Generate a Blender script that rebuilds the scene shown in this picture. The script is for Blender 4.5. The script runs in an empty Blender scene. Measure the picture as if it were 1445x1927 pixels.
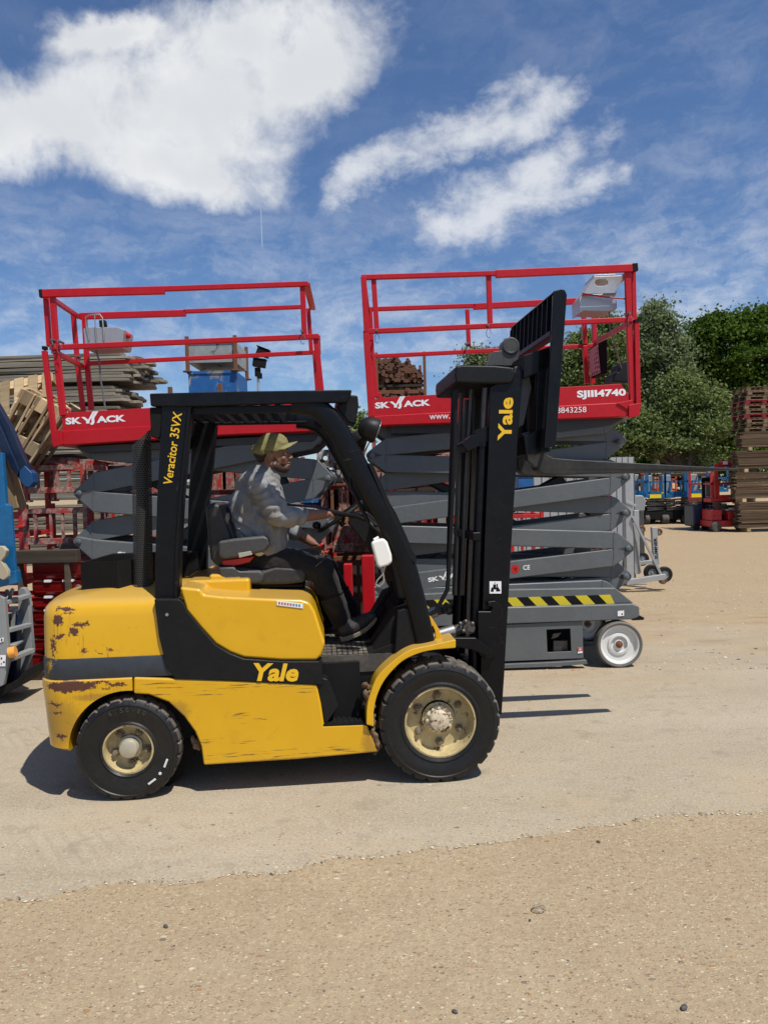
import bpy, bmesh, math, random
from mathutils import Vector, Matrix, noise
from mathutils.geometry import tessellate_polygon
R = math.radians
rnd = random.Random(7)
scene = bpy.context.scene
COL = scene.collection

# ---------------------------------------------------------------- camera
F, CX, CY, HGT = 1380.0, 722.5, 963.5, 1.70
PITCH, ROLL = R(1.89), R(1.4)
_f = Vector((0, math.cos(PITCH), -math.sin(PITCH)))
_u = Vector((0, math.sin(PITCH), math.cos(PITCH)))
_r = Vector((1, 0, 0))
RT = _r*math.cos(ROLL) - _u*math.sin(ROLL)
UP = _r*math.sin(ROLL) + _u*math.cos(ROLL)
CAMP = Vector((0, 0, HGT))
cam = bpy.data.cameras.new('camera')
cam.sensor_fit = 'HORIZONTAL'; cam.sensor_width = 36.0; cam.lens = F/1445*36
cam.clip_start = 0.05; cam.clip_end = 3000
camo = bpy.data.objects.new('camera', cam); COL.objects.link(camo)
camo.matrix_world = Matrix(((RT.x, UP.x, -_f.x, 0), (RT.y, UP.y, -_f.y, 0), (RT.z, UP.z, -_f.z, HGT), (0, 0, 0, 1)))
scene.camera = camo

def ray(u, v):
    return (_f + RT*((u-CX)/F) - UP*((v-CY)/F))

# ---------------------------------------------------------------- light, sky, exposure
SUNV = Vector((0.63, -0.67, 1.75)).normalized()
sl = bpy.data.lights.new('sun', 'SUN'); sl.energy = 4.95; sl.angle = R(0.53); sl.color = (1.0, 0.955, 0.88)
so = bpy.data.objects.new('sun', sl); COL.objects.link(so)
so.rotation_euler = SUNV.to_track_quat('Z', 'Y').to_euler(); so.location = SUNV*60
scene.view_settings.view_transform = 'Standard'; scene.view_settings.look = 'None'
scene.view_settings.exposure = 0.0; scene.view_settings.gamma = 1.0
scene.cycles.max_bounces = 6; scene.cycles.diffuse_bounces = 3; scene.cycles.glossy_bounces = 3
scene.cycles.transparent_max_bounces = 8

class NT:
    """tiny node-tree helper"""
    def __init__(s, tree): s.t = tree; s.n = tree.nodes; s.l = tree.links
    def node(s, typ, **kw):
        nd = s.n.new(typ)
        for k, v in kw.items(): setattr(nd, k, v)
        return nd
    def put(s, sock, val):
        if hasattr(val, 'is_output') or isinstance(val, bpy.types.NodeSocket): s.l.new(val, sock)
        else: sock.default_value = val
    def math(s, op, a, b=None, c=None, clamp=False):
        nd = s.node('ShaderNodeMath', operation=op, use_clamp=clamp)
        s.put(nd.inputs[0], a)
        if b is not None: s.put(nd.inputs[1], b)
        if c is not None: s.put(nd.inputs[2], c)
        return nd.outputs[0]
    def vec(s, op, a, b=None):
        nd = s.node('ShaderNodeVectorMath', operation=op)
        s.put(nd.inputs[0], a)
        if b is not None: s.put(nd.inputs[1], b)
        return nd.outputs['Value'] if op in ('LENGTH', 'DOT_PRODUCT', 'DISTANCE') else nd.outputs[0]
    def noise(s, vec, scale, detail=4, rough=.55, dist=0.0, col=False):
        nd = s.node('ShaderNodeTexNoise')
        s.put(nd.inputs['Vector'], vec); nd.inputs['Scale'].default_value = scale
        nd.inputs['Detail'].default_value = detail; nd.inputs['Roughness'].default_value = rough
        nd.inputs['Distortion'].default_value = dist
        return nd.outputs['Color'] if col else nd.outputs['Fac']
    def voro(s, vec, scale, out='Distance', feature='F1', rand=1.0):
        nd = s.node('ShaderNodeTexVoronoi', feature=feature)
        s.put(nd.inputs['Vector'], vec); nd.inputs['Scale'].default_value = scale
        nd.inputs['Randomness'].default_value = rand
        return nd.outputs[out]
    def ramp(s, fac, lo, hi, a=0.0, b=1.0, smooth=True):
        nd = s.node('ShaderNodeMapRange', interpolation_type='SMOOTHSTEP' if smooth else 'LINEAR')
        s.put(nd.inputs[0], fac); nd.inputs[1].default_value = lo; nd.inputs[2].default_value = hi
        nd.inputs[3].default_value = a; nd.inputs[4].default_value = b
        return nd.outputs[0]
    def mix(s, fac, a, b, blend='MIX'):
        nd = s.node('ShaderNodeMix', data_type='RGBA', blend_type=blend)
        s.put(nd.inputs[0], fac)
        s.put(nd.inputs[6], a if not isinstance(a, tuple) else (*a[:3], 1))
        s.put(nd.inputs[7], b if not isinstance(b, tuple) else (*b[:3], 1))
        return nd.outputs[2]
    def scale(s, vec, xyz):
        return s.vec('MULTIPLY', vec, tuple(xyz))

# world: sky texture with clouds laid out in true directions
world = bpy.data.worlds.new('World'); scene.world = world; world.use_nodes = True
w = NT(world.node_tree); w.n.clear()
sky = w.node('ShaderNodeTexSky', sky_type='NISHITA', sun_disc=False)
sky.sun_elevation = math.asin(SUNV.z); sky.sun_rotation = math.atan2(SUNV.x, SUNV.y)
sky.altitude = 50; sky.air_density = 1.0; sky.dust_density = 0.5; sky.ozone_density = 2.2
bg = w.node('ShaderNodeBackground'); bg.inputs[1].default_value = 0.09
wo = w.node('ShaderNodeOutputWorld'); w.l.new(bg.outputs[0], wo.inputs[0])
tc = w.node('ShaderNodeTexCoord')
D = w.vec('NORMALIZE', tc.outputs['Generated'])
warp = w.noise(D, 7.0, 6, .6, col=True)
warp = w.vec('MULTIPLY', w.vec('SUBTRACT', warp, (.5, .5, .5)), (.10, .10, .10))
DW = w.vec('ADD', D, warp)
def blob(u, v, ru, rv, ang, vec):
    c = ray(u, v).normalized()
    right = c.cross(Vector((0, 0, 1))).normalized(); up = right.cross(c).normalized()
    a = R(ang); ax = right*math.cos(a)+up*math.sin(a); ay = up*math.cos(a)-right*math.sin(a)
    d = w.vec('SUBTRACT', vec, tuple(c))
    k = w.node('ShaderNodeCombineXYZ')
    w.put(k.inputs[0], w.vec('DOT_PRODUCT', d, tuple(ax*(F/ru*1.06)))); w.put(k.inputs[1], w.vec('DOT_PRODUCT', d, tuple(ay*(F/rv*1.06))))
    w.put(k.inputs[2], w.vec('DOT_PRODUCT', d, tuple(c*4.0)))
    return w.math('SUBTRACT', 1.0, w.vec('LENGTH', k.outputs[0]))
def most(l):
    o = l[0]
    for x in l[1:]: o = w.math('SMOOTH_MAX', o, x, .25)
    return o
fb = w.noise(D, 11.0, 10, .62, .3)
fb2 = w.noise(w.vec('ADD', w.vec('MULTIPLY', D, (1., 1., 1.5)), (3.1, 0, 1.7)), 24.0, 8, .65, .2)
big = most([blob(*b, DW) for b in ((330, 195, 270, 125, 8), (120, 232, 210, 78, -4), (575, 125, 175, 100, 24), (320, 295, 215, 80, -4),
                                   (450, 60, 170, 75, 20), (-60, 225, 170, 66, 0), (215, 75, 110, 36, 10))])
sml = most([blob(*b, DW) for b in ((880, 250, 200, 48, 27), (700, 340, 130, 52, 32), (1010, 195, 110, 52, 28), (930, 385, 190, 68, 12),
                                   (1010, 320, 130, 62, 24), (850, 415, 105, 48, 0), (1090, 350, 80, 45, 10))])
mb_ = w.ramp(w.math('ADD', big, w.math('MULTIPLY', w.math('SUBTRACT', fb, .52), 1.55)), -.16, .60)
ms_ = w.ramp(w.math('ADD', sml, w.math('MULTIPLY', w.math('SUBTRACT', fb2, .52), 1.7)), -.16, .98)
ms_ = w.math('MULTIPLY', ms_, .74)
mb_ = w.math('MULTIPLY', mb_, .95)
# thin high streaks
st = w.noise(w.vec('ADD', w.vec('MULTIPLY', D, (4.0, 2.0, 13.0)), w.vec('MULTIPLY', warp, (6., 6., 6.))), 1.9, 8, .60, .15)
st2 = w.noise(w.vec('ADD', w.vec('MULTIPLY', D, (9.0, 3.0, 16.0)), w.vec('MULTIPLY', warp, (14., 14., 14.))), 3.0, 7, .68, .2)
st = w.math('ADD', w.math('MULTIPLY', st, .62), w.math('MULTIPLY', st2, .38))
sep = w.node('ShaderNodeSeparateXYZ'); w.put(sep.inputs[0], D)
band = w.math('ADD', w.ramp(sep.outputs[2], .42, .20, .10, .85), w.math('MULTIPLY', w.ramp(sep.outputs[0], .05, .35), .16))
ci = w.math('MULTIPLY', w.ramp(st, .40, .72), band, clamp=True)
ci = w.math('MULTIPLY', ci, .54)
# a single thin vapour trail
p0, p1 = ray(488, 305).normalized(), ray(494, 480).normalized()
nrm = p0.cross(p1).normalized(); ax = (p1-p0).normalized(); mid = (p0+p1)*.5; half = (p1-p0).length/2
tr = w.math('MULTIPLY', w.ramp(w.math('ABSOLUTE', w.vec('DOT_PRODUCT', D, tuple(nrm))), .0004, .0012, 1, 0),
            w.ramp(w.math('ABSOLUTE', w.vec('DOT_PRODUCT', w.vec('SUBTRACT', D, tuple(mid)), tuple(ax))), half*.7, half, 1, 0))
tr = w.math('MULTIPLY', tr, .30)
cl = w.math('MAXIMUM', w.math('MAXIMUM', mb_, ms_), w.math('MAXIMUM', ci, tr))
shade = w.noise(D, 9.0, 6, .55)
ccol = w.mix(w.ramp(w.math('ADD', w.math('MULTIPLY', big, .35), shade), .45, .85), (10.0, 10.1, 10.2), (8.3, 8.5, 8.75))
skyc = w.mix(1.0, sky.outputs[0], (0.80, 0.98, 1.22), 'MULTIPLY')
w.put(bg.inputs[0], w.mix(cl, skyc, ccol))

# ---------------------------------------------------------------- helpers: frames and meshes
class Fr:
    """local frame of a thing: origin on the ground, X along the thing, Y away from the photographer, Z up"""
    def __init__(s, ox, oy, yaw=0.0, oz=0.0):
        s.o = Vector((ox, oy, oz)); s.yaw = yaw
        s.M = Matrix.Translation(s.o) @ Matrix.Rotation(yaw, 4, 'Z'); s.I = s.M.inverted()
        s.c = s.I @ CAMP
    def P(s, u, v, y):
        d = s.I.to_3x3() @ ray(u, v); t = (y-s.c.y)/d.y
        return s.c + d*t
    def poly(s, pts, y):
        return [(p.x, p.z) for p in (s.P(u, v, y) for u, v in pts)]
    def G(s, u, v, z=0.0):
        d = s.I.to_3x3() @ ray(u, v); t = (z-s.c.z)/d.z
        return s.c + d*t
def ground(u, v, z=0.0):
    d = ray(u, v); t = (z-CAMP.z)/d.z
    return CAMP + d*t
def at(u, v, Y):
    d = ray(u, v); return CAMP + d*(Y/d.y)

class MB:
    def __init__(s): s.v = []; s.f = []; s.m = []; s.cur = 0
    def add(s, vs, fs):
        b = len(s.v); s.v += [tuple(x) for x in vs]
        for f in fs: s.f.append([b+i for i in f]); s.m.append(s.cur)
        return s
    def box(s, c, d, rot=None):
        c = Vector(c); hx, hy, hz = d[0]/2, d[1]/2, d[2]/2
        vs = [Vector((x, y, z)) for x in (-hx, hx) for y in (-hy, hy) for z in (-hz, hz)]
        if rot is not None: vs = [rot @ q for q in vs]
        return s.add([c+q for q in vs], [(0, 1, 3, 2), (4, 6, 7, 5), (0, 4, 5, 1), (2, 3, 7, 6), (0, 2, 6, 4), (1, 5, 7, 3)])
    def bx(s, x0, x1, y0, y1, z0, z1):
        return s.box(((x0+x1)/2, (y0+y1)/2, (z0+z1)/2), (abs(x1-x0), abs(y1-y0), abs(z1-z0)))
    def bar(s, a, b, wd, ht, up=(0, 0, 1)):
        a, b = Vector(a), Vector(b); d = (b-a).normalized(); up = Vector(up)
        sd = d.cross(up)
        if sd.length < 1e-4: sd = d.cross(Vector((0, 1, 0)))
        sd.normalize(); n = sd.cross(d).normalized()
        q = [sd*(wd/2)*i + n*(ht/2)*j for i, j in ((-1, -1), (1, -1), (1, 1), (-1, 1))]
        return s.add([a+x for x in q]+[b+x for x in q], [(0, 1, 2, 3), (7, 6, 5, 4)]+[(i, i+4, (i+1) % 4+4, (i+1) % 4) for i in range(4)])
    def prism(s, poly, y0, y1, holes=()):
        n = len(poly); loops = [poly]+list(holes)
        if not holes:
            vs = [(x, y0, z) for x, z in poly]+[(x, y1, z) for x, z in poly]
            ar = sum(poly[i][0]*poly[(i+1) % n][1]-poly[(i+1) % n][0]*poly[i][1] for i in range(n))
            fs = [list(range(n)), list(range(2*n-1, n-1, -1))]+[[i+n, (i+1) % n+n, (i+1) % n, i] for i in range(n)]
            if ar < 0: fs = [f[::-1] for f in fs]
            return s.add(vs, fs)
        tri = tessellate_polygon([[Vector((x, z, 0)) for x, z in l] for l in loops])
        flat = [p for l in loops for p in l]; N = len(flat)
        vs = [(x, y0, z) for x, z in flat]+[(x, y1, z) for x, z in flat]
        fs = [list(t) for t in tri]+[[i+N for i in t][::-1] for t in tri]
        k = 0
        for l in loops:
            m = len(l)
            for i in range(m): fs.append([k+i, k+(i+1) % m, k+(i+1) % m+N, k+i+N])
            k += m
        return s.add(vs, fs)
    def rings(s, rings, closed=True, cap0=True, cap1=True):
        b = len(s.v); n = len(rings[0])
        vs = [p for r in rings for p in r]; fs = []
        for k in range(len(rings)-1):
            for i in range(n if closed else n-1):
                fs.append([k*n+i, k*n+(i+1) % n, (k+1)*n+(i+1) % n, (k+1)*n+i])
        if cap0: fs.append(list(range(n))[::-1])
        if cap1: fs.append([(len(rings)-1)*n+i for i in range(n)])
        return s.add(vs, fs)
    def tube(s, pts, r, n=10, closed=False, cap=True):
        pts = [Vector(p) for p in pts]; N = len(pts); rs = r if isinstance(r, (list, tuple)) else [r]*N
        ring = []; prev = None
        for i, p in enumerate(pts):
            if closed: t = (pts[(i+1) % N]-pts[i-1])
            else: t = pts[min(i+1, N-1)]-pts[max(i-1, 0)]
            t.normalize()
            if prev is None:
                a = t.cross(Vector((0, 0, 1)))
                if a.length < .05: a = t.cross(Vector((0, 1, 0)))
            else: a = prev-t*prev.dot(t)
            a.normalize(); prev = a; b = t.cross(a)
            ring.append([p+(a*math.cos(2*math.pi*k/n)+b*math.sin(2*math.pi*k/n))*rs[i] for k in range(n)])
        if closed: ring.append(ring[0]); return s.rings(ring, True, False, False)
        return s.rings(ring, True, cap, cap)
    def lathe(s, prof, c, n=48, axis='y', a0=0.0, fn=None, cap=True):
        """prof: (radius, offset along axis); fn(i_segment, i_profile, r) may change the radius"""
        c = Vector(c); rg = []
        for j, (r, h) in enumerate(prof):
            row = []
            for i in range(n):
                a = a0+2*math.pi*i/n; rr = fn(i, j, r) if fn else r
                q = (rr*math.cos(a), rr*math.sin(a))
                row.append(c+(Vector((q[0], h, q[1])) if axis == 'y' else Vector((q[0], q[1], h)) if axis == 'z' else Vector((h, q[0], q[1]))))
            rg.append(row)
        return s.rings(rg, True, cap and prof[0][0] > 1e-4, cap and prof[-1][0] > 1e-4)
    def cyl(s, a, b, r, n=20):
        return s.tube([a, b], r, n)
    def ell(s, c, r, rot=None, nu=16, nv=10):
        c = Vector(c); rg = []
        for j in range(nv+1):
            t = math.pi*min(max(j/nv, .004), .996)
            row = [Vector((r[0]*math.sin(t)*math.cos(2*math.pi*i/nu), r[1]*math.sin(t)*math.sin(2*math.pi*i/nu), -r[2]*math.cos(t))) for i in range(nu)]
            rg.append([c+(rot @ q if rot is not None else q) for q in row])
        return s.rings(rg)
    def caps(s, a, b, r0, r1, n=14):
        a, b = Vector(a), Vector(b); d = (b-a); L = max(d.length, 1e-5); d.normalize()
        pts, rs = [], []
        for k in range(5):
            t = math.pi/2*k/5; pts.append(a-d*r0*math.cos(t)); rs.append(max(r0*math.sin(t), r0*.05))
        pts.append(a); rs.append(r0); pts.append(b); rs.append(r1)
        for k in range(1, 6):
            t = math.pi/2*k/5; pts.append(b+d*r1*math.sin(t)); rs.append(max(r1*math.cos(t), r1*.05))
        return s.tube(pts, rs, n)
    def chain(s, pts, rs, n=14):
        for i in range(len(pts)-1): s.caps(pts[i], pts[i+1], rs[i], rs[i+1], n)
        return s
    def build(s, name, mats, parent=None, bevel=0.0, seg=2, smooth=True, ang=35):
        me = bpy.data.meshes.new(name)
        me.from_pydata(s.v, [], s.f)
        if not isinstance(mats, (list, tuple)): mats = [mats]
        for m in mats: me.materials.append(m)
        if len(mats) > 1: me.polygons.foreach_set('material_index', s.m)
        bm = bmesh.new(); bm.from_mesh(me); bmesh.ops.recalc_face_normals(bm, faces=bm.faces); bm.to_mesh(me); bm.free()
        if smooth:
            me.shade_smooth()
            if not bevel: me.set_sharp_from_angle(angle=R(ang))
        o = bpy.data.objects.new(name, me); COL.objects.link(o)
        if parent is not None: o.parent = parent
        if bevel:
            md = o.modifiers.new('edge', 'BEVEL'); md.width = bevel; md.segments = seg; md.limit_method = 'ANGLE'
            md.angle_limit = R(ang); md.harden_normals = True; md.use_clamp_overlap = True
        return o

def bake(o):
    dg = bpy.context.evaluated_depsgraph_get(); dg.update()
    me = bpy.data.meshes.new_from_object(o.evaluated_get(dg)); o.modifiers.clear(); o.data = me
    return o
def cut(o, mb):
    """carve a closed shape out of an object; the cutter is removed again"""
    c = mb.build('cutter', [], o.parent, smooth=False); bpy.context.view_layer.update()
    md = o.modifiers.new('cut', 'BOOLEAN'); md.object = c; md.operation = 'DIFFERENCE'; md.solver = 'EXACT'
    o.modifiers.move(len(o.modifiers)-1, 0)
    bake(o); bpy.data.objects.remove(c); return o
def organic(mb, name, mat, parent, vox, smooth=4, fac=.5, fn=None):
    """grow one continuous surface round overlapping limbs"""
    o = mb.build(name, mat, parent)
    o.data.attributes.remove(o.data.attributes['sharp_edge']) if 'sharp_edge' in o.data.attributes else None
    md = o.modifiers.new('r', 'REMESH'); md.mode = 'VOXEL'; md.voxel_size = vox; md.use_smooth_shade = True
    s2 = o.modifiers.new('s', 'SMOOTH'); s2.iterations = smooth; s2.factor = fac
    bake(o)
    if fn:
        me = o.data; ns = [v.normal.copy() for v in me.vertices]
        for v, n_ in zip(me.vertices, ns): v.co += n_*fn(v.co, n_)
        me.update()
    o.data.shade_smooth()
    return o

def thing(name, label, cat, fr=None, group=None, loc=None, yaw=0.0):
    o = bpy.data.objects.new(name, None); COL.objects.link(o); o.empty_display_size = .2
    if fr is not None: o.location = fr.o; o.rotation_euler = (0, 0, fr.yaw)
    else: o.location = loc or (0, 0, 0); o.rotation_euler = (0, 0, yaw)
    o['label'] = label; o['category'] = cat
    if group: o['group'] = group
    return o
def tag(o, label=None, cat=None, group=None, kind=None):
    for k, v in (('label', label), ('category', cat), ('group', group), ('kind', kind)):
        if v: o[k] = v
    return o
def kids(o): return [c for c in o.children]
def dup(o, parent=None):
    c = o.copy(); COL.objects.link(c)
    if parent is not None: c.parent = parent
    for ch in kids(o): dup(ch, c)
    return c
ORD = 'first second third fourth fifth sixth seventh eighth ninth tenth eleventh twelfth thirteenth fourteenth fifteenth sixteenth seventeenth eighteenth nineteenth twentieth'.split()

def text_mesh(name, s, mat, parent, bl, br, tl, bold=0.0, shear=0.0, depth=.0012, fit=True):
    """flat lettering: its box runs from bl to br along the line and from bl to tl upwards"""
    cu = bpy.data.curves.new(name, 'FONT'); cu.body = s; cu.size = 1.0; cu.offset = bold; cu.shear = shear; cu.extrude = 0; cu.resolution_u = 3
    o = bpy.data.objects.new(name, cu); COL.objects.link(o)
    dg = bpy.context.evaluated_depsgraph_get(); dg.update()
    me = bpy.data.meshes.new_from_object(o.evaluated_get(dg)); bpy.data.objects.remove(o); bpy.data.curves.remove(cu)
    xs = [v.co.x for v in me.vertices]; ys = [v.co.y for v in me.vertices]
    x0, x1, y0, y1 = min(xs), max(xs), min(ys), max(ys)
    bl, br, tl = Vector(bl), Vector(br), Vector(tl); ex, ey = br-bl, tl-bl; n = ex.cross(ey).normalized()
    for v in me.vertices: v.co = bl+ex*((v.co.x-x0)/(x1-x0))+ey*((v.co.y-y0)/(y1-y0))+n*.001
    bm = bmesh.new(); bm.from_mesh(me); bm.normal_update()
    r = bmesh.ops.extrude_face_region(bm, geom=list(bm.faces))
    for g in r['geom']:
        if isinstance(g, bmesh.types.BMVert): g.co += n*depth
    bmesh.ops.recalc_face_normals(bm, faces=bm.faces); bm.to_mesh(me); bm.free()
    me.materials.clear(); me.materials.append(mat); me.name = name; me.shade_flat()
    o = bpy.data.objects.new(name, me); COL.objects.link(o); o.parent = parent
    return o
def text_px(fr, name, s, mat, parent, bl, br, tl, y, **kw):
    return text_mesh(name, s, mat, parent, fr.P(*bl, y), fr.P(*br, y), fr.P(*tl, y), **kw)

# ---------------------------------------------------------------- materials
def base(name):
    m = bpy.data.materials.new(name); m.use_nodes = True
    t = NT(m.node_tree); b = t.n['Principled BSDF']
    co = t.node('ShaderNodeTexCoord').outputs['Object']
    return m, t, b, co
def bump(t, b, h, strength, dist):
    bp = t.node('ShaderNodeBump'); bp.inputs['Strength'].default_value = strength; bp.inputs['Distance'].default_value = dist
    t.put(bp.inputs['Height'], h); t.put(b.inputs['Normal'], bp.outputs[0])
def plain(name, col, rough=.5, metal=0.0, var=.12, sc=6.0, bmp=0.0, bsc=80, spec=.5, dust=0.0, dustcol=(.30, .25, .19), coat=0.0, scuff=0.0):
    """paint, plastic, rubber: slightly uneven colour and gloss, a film of yard dust on upper faces"""
    m, t, b, co = base(name)
    n1 = t.noise(co, sc, 5, .6); n2 = t.noise(co, sc*7, 4, .6)
    k = t.math('ADD', 1-var, t.math('MULTIPLY', t.math('ADD', n1, n2), var))
    c = t.mix(1.0, col, t.vec('MULTIPLY', (1, 1, 1), k), 'MULTIPLY')
    if dust:
        ge = t.node('ShaderNodeNewGeometry'); sp = t.node('ShaderNodeSeparateXYZ'); t.put(sp.inputs[0], ge.outputs['Normal'])
        d = t.math('MULTIPLY', t.ramp(sp.outputs[2], -.2, 1.0, .25, 1.0), t.ramp(t.math('ADD', n1, n2), .75, 1.3))
        c = t.mix(t.math('MULTIPLY', d, dust), c, dustcol)
    if scuff:
        wv = t.noise(co, 3.0, 3, .5, col=True); w1 = t.vec('ADD', co, t.vec('MULTIPLY', wv, (.3, .3, .3)))
        s1 = t.ramp(t.noise(t.scale(w1, (6, 6, 110)), 1.0, 4, .7), .66, .72); s2 = t.ramp(t.noise(t.scale(w1, (90, 30, 5)), 1.0, 4, .7), .69, .74)
        s3 = t.math('MULTIPLY', t.ramp(t.noise(co, 34, 6, .75), .66, .72), .7)
        pt = t.ramp(t.noise(co, 2.2, 4, .6), .45, .68)
        c = t.mix(t.math('MULTIPLY', t.math('MULTIPLY', t.math('MAXIMUM', t.math('MAXIMUM', s1, s2), s3), pt), scuff), c, (.16, .15, .14))
        c = t.mix(t.math('MULTIPLY', t.ramp(t.noise(co, 1.7, 6, .65), .5, .8), scuff*.10), c, dustcol)
    t.put(b.inputs['Base Color'], c)
    t.put(b.inputs['Roughness'], t.math('ADD', rough-.1, t.math('MULTIPLY', n2, .2), clamp=True))
    b.inputs['Metallic'].default_value = metal; b.inputs['Specular IOR Level'].default_value = spec
    b.inputs['Coat Weight'].default_value = coat
    if bmp: bump(t, b, t.noise(co, bsc, 5, .6), bmp, .004)
    return m
def chipped(name, col, under, amt=.5, rough=.5, sc=9.0, streak=True, under2=None, bmp=.25, rand=0.0):
    """old paint worn through to metal or rust, in ragged patches"""
    m, t, b, co = base(name)
    if rand:
        oi = t.node('ShaderNodeObjectInfo'); co = t.vec('ADD', co, t.vec('MULTIPLY', (37., 11., 23.), oi.outputs['Random']))
    n1 = t.noise(co, sc, 8, .68, .4); n2 = t.noise(co, sc*3.1, 6, .6)
    u = t.mix(t.ramp(n2, .35, .65), under, under2 or tuple(x*.55 for x in under))
    p = t.mix(t.ramp(n2, .3, .75), tuple(x*.82 for x in col), tuple(min(1, x*1.08) for x in col))
    msk = t.ramp(t.math('ADD', n1, t.math('MULTIPLY', n2, .25)), .86-amt*.5, .92-amt*.5)
    t.put(b.inputs['Base Color'], t.mix(msk, p, u))
    t.put(b.inputs['Roughness'], t.math('ADD', rough, t.math('MULTIPLY', msk, .3), clamp=True))
    bump(t, b, t.math('ADD', t.math('MULTIPLY', msk, -.6), n2), bmp, .003)
    return m
def timber(name, a, c, axis=0, sc=14.0, rough=.85, knots=True, rand=True):
    m, t, b, co = base(name)
    if rand:
        oi = t.node('ShaderNodeObjectInfo'); rv = oi.outputs['Random']
        co = t.vec('ADD', co, t.vec('MULTIPLY', (17., 9., 13.), rv))
    st = [sc*2.2]*3; st[axis] = sc*.12
    g = t.noise(t.scale(co, st), 1.0, 8, .7, .6); g2 = t.noise(co, 2.3, 4, .6)
    col = t.mix(t.ramp(g, .28, .72), a, c)
    col = t.mix(t.ramp(g2, .35, .75, 0, .5), col, tuple(x*.55 for x in a))
    if rand: col = t.mix(1.0, col, t.vec('MULTIPLY', (1, 1, 1), t.math('ADD', .55, t.math('MULTIPLY', rv, .8))), 'MULTIPLY')
    t.put(b.inputs['Base Color'], col); b.inputs['Roughness'].default_value = rough; b.inputs['Specular IOR Level'].default_value = .25
    bump(t, b, g, .5, .004)
    return m
M = {}
M['black'] = plain('black_paint', (.0032, .0037, .0055), .34, var=.25, dust=.02, bmp=.05, spec=.24, scuff=.5)
M['black_plain'] = plain('black_plastic', (.0060, .0063, .0070), .5, var=.2, dust=.03, bmp=.10, bsc=200, spec=.26, scuff=.35)
M['matt'] = plain('matt_black', (.006, .006, .0065), .8, var=.2, dust=.04, spec=.2)
M['tyre'] = plain('tyre_rubber', (.0065, .0065, .007), .42, var=.3, sc=9, dust=.05, bmp=.12, bsc=60, spec=.4, scuff=.35)
M['tyre_dust'] = plain('dusty_tread', (.055, .051, .046), .85, var=.4, sc=14, dust=.45, bmp=.2, bsc=60)
M['cream'] = chipped('cream_wheel_paint', (.50, .40, .20), (.22, .14, .07), .34, .5, 10)
M['nut'] = plain('dirty_nut_steel', (.20, .16, .11), .6, .3, var=.4, sc=40)
def spline(pts, n=6):
    out = []
    for i in range(len(pts)-1):
        p0, p1, p2, p3 = pts[max(i-1, 0)], pts[i], pts[i+1], pts[min(i+2, len(pts)-1)]
        for k in range(n):
            t = k/n; out.append(tuple(.5*(2*b+(c-a)*t+(2*a-5*b+4*c-d)*t*t+(3*b-a-3*c+d)*t**3) for a, b, c, d in zip(p0, p1, p2, p3)))
    return out+[tuple(pts[-1])]
M['steel'] = plain('bare_steel', (.48, .46, .42), .42, 1.0, var=.3, sc=20, dust=.2)
M['dark_steel'] = plain('oily_steel', (.10, .095, .09), .45, .7, var=.4, sc=15, dust=.3)
M['rust'] = plain('rust', (.17, .070, .032), .9, var=.45, sc=18, bmp=.4)
M['fork'] = plain('worn_fork_steel', (.026, .025, .024), .5, .3, var=.5, sc=5, dust=.14, scuff=.5)
M['yellow_text'] = plain('yellow_lettering', (.80, .47, .015), .45, var=.08)
M['white_text'] = plain('white_lettering', (.82, .82, .82), .5, var=.05)
M['lift_red'] = plain('lift_red_paint', (.46, .0050, .012), .42, var=.14, sc=3, dust=.05, spec=.35, scuff=.12)
M['lift_grey'] = plain('lift_grey_paint', (.104, .115, .122), .42, var=.14, sc=4, dust=.20, bmp=.04, scuff=.25)
M['lift_dark'] = plain('lift_dark_paint', (.024, .029, .037), .4, var=.15, sc=4, dust=.06)
M['white_paint'] = plain('white_wheel_paint', (.66, .66, .63), .5, var=.1, sc=7, dust=.15)
M['white_plastic'] = plain('white_plastic', (.82, .80, .74), .4, var=.06)
M['silver'] = plain('brushed_aluminium', (.46, .47, .48), .42, .6, var=.25, sc=9, dust=.1)
M['seat'] = plain('seat_vinyl', (.016, .016, .018), .55, var=.25, dust=.14, bmp=.15, bsc=120)
M['arm'] = plain('armrest_plastic', (.040, .041, .043), .55, var=.2, dust=.15, bmp=.1)
M['red_plain'] = plain('red_plastic', (.50, .012, .010), .4)
M['galv'] = plain('galvanised_steel', (.42, .43, .43), .5, .55, var=.25, sc=5, dust=.2)
M['hazard_yellow'] = plain('hazard_yellow', (.62, .50, .02), .5, var=.15)
M['glass'] = plain('lamp_glass', (.35, .34, .32), .15, .3)
M['blue'] = chipped('machine_blue_paint', (.008, .12, .29), (.05, .06, .07), .10, .4, 5)
M['navy'] = plain('deep_blue_paint', (.003, .013, .042), .4, var=.3, dust=.05)
M['box_blue'] = chipped('scuffed_blue_paint', (.012, .11, .33), (.34, .33, .30), .36, .55, 3.2)
M['red_old'] = chipped('flaking_red_paint', (.46, .040, .030), (.44, .27, .23), .62, .7, 6, under2=(.16, .07, .05), rand=1)
M['red_worn'] = chipped('worn_red_paint', (.50, .020, .018), (.16, .05, .04), .25, .5, 5, rand=1)
M['orange'] = chipped('orange_paint', (.58, .09, .03), (.20, .10, .06), .3, .6, 7)
M['board'] = timber('weathered_board', (.37, .33, .25), (.14, .12, .095), 0, 10)
M['plank'] = timber('shaded_brown_plank', (.165, .108, .064), (.075, .050, .031), 0, 8)  # brown timber, with the shade of the trees put into the colour
M['pale_wood'] = timber('pale_pallet_wood', (.58, .44, .26), (.40, .28, .15), 0, 10)
M['old_wood'] = timber('old_dark_timber', (.115, .085, .060), (.055, .042, .032), 0, 9)
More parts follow.
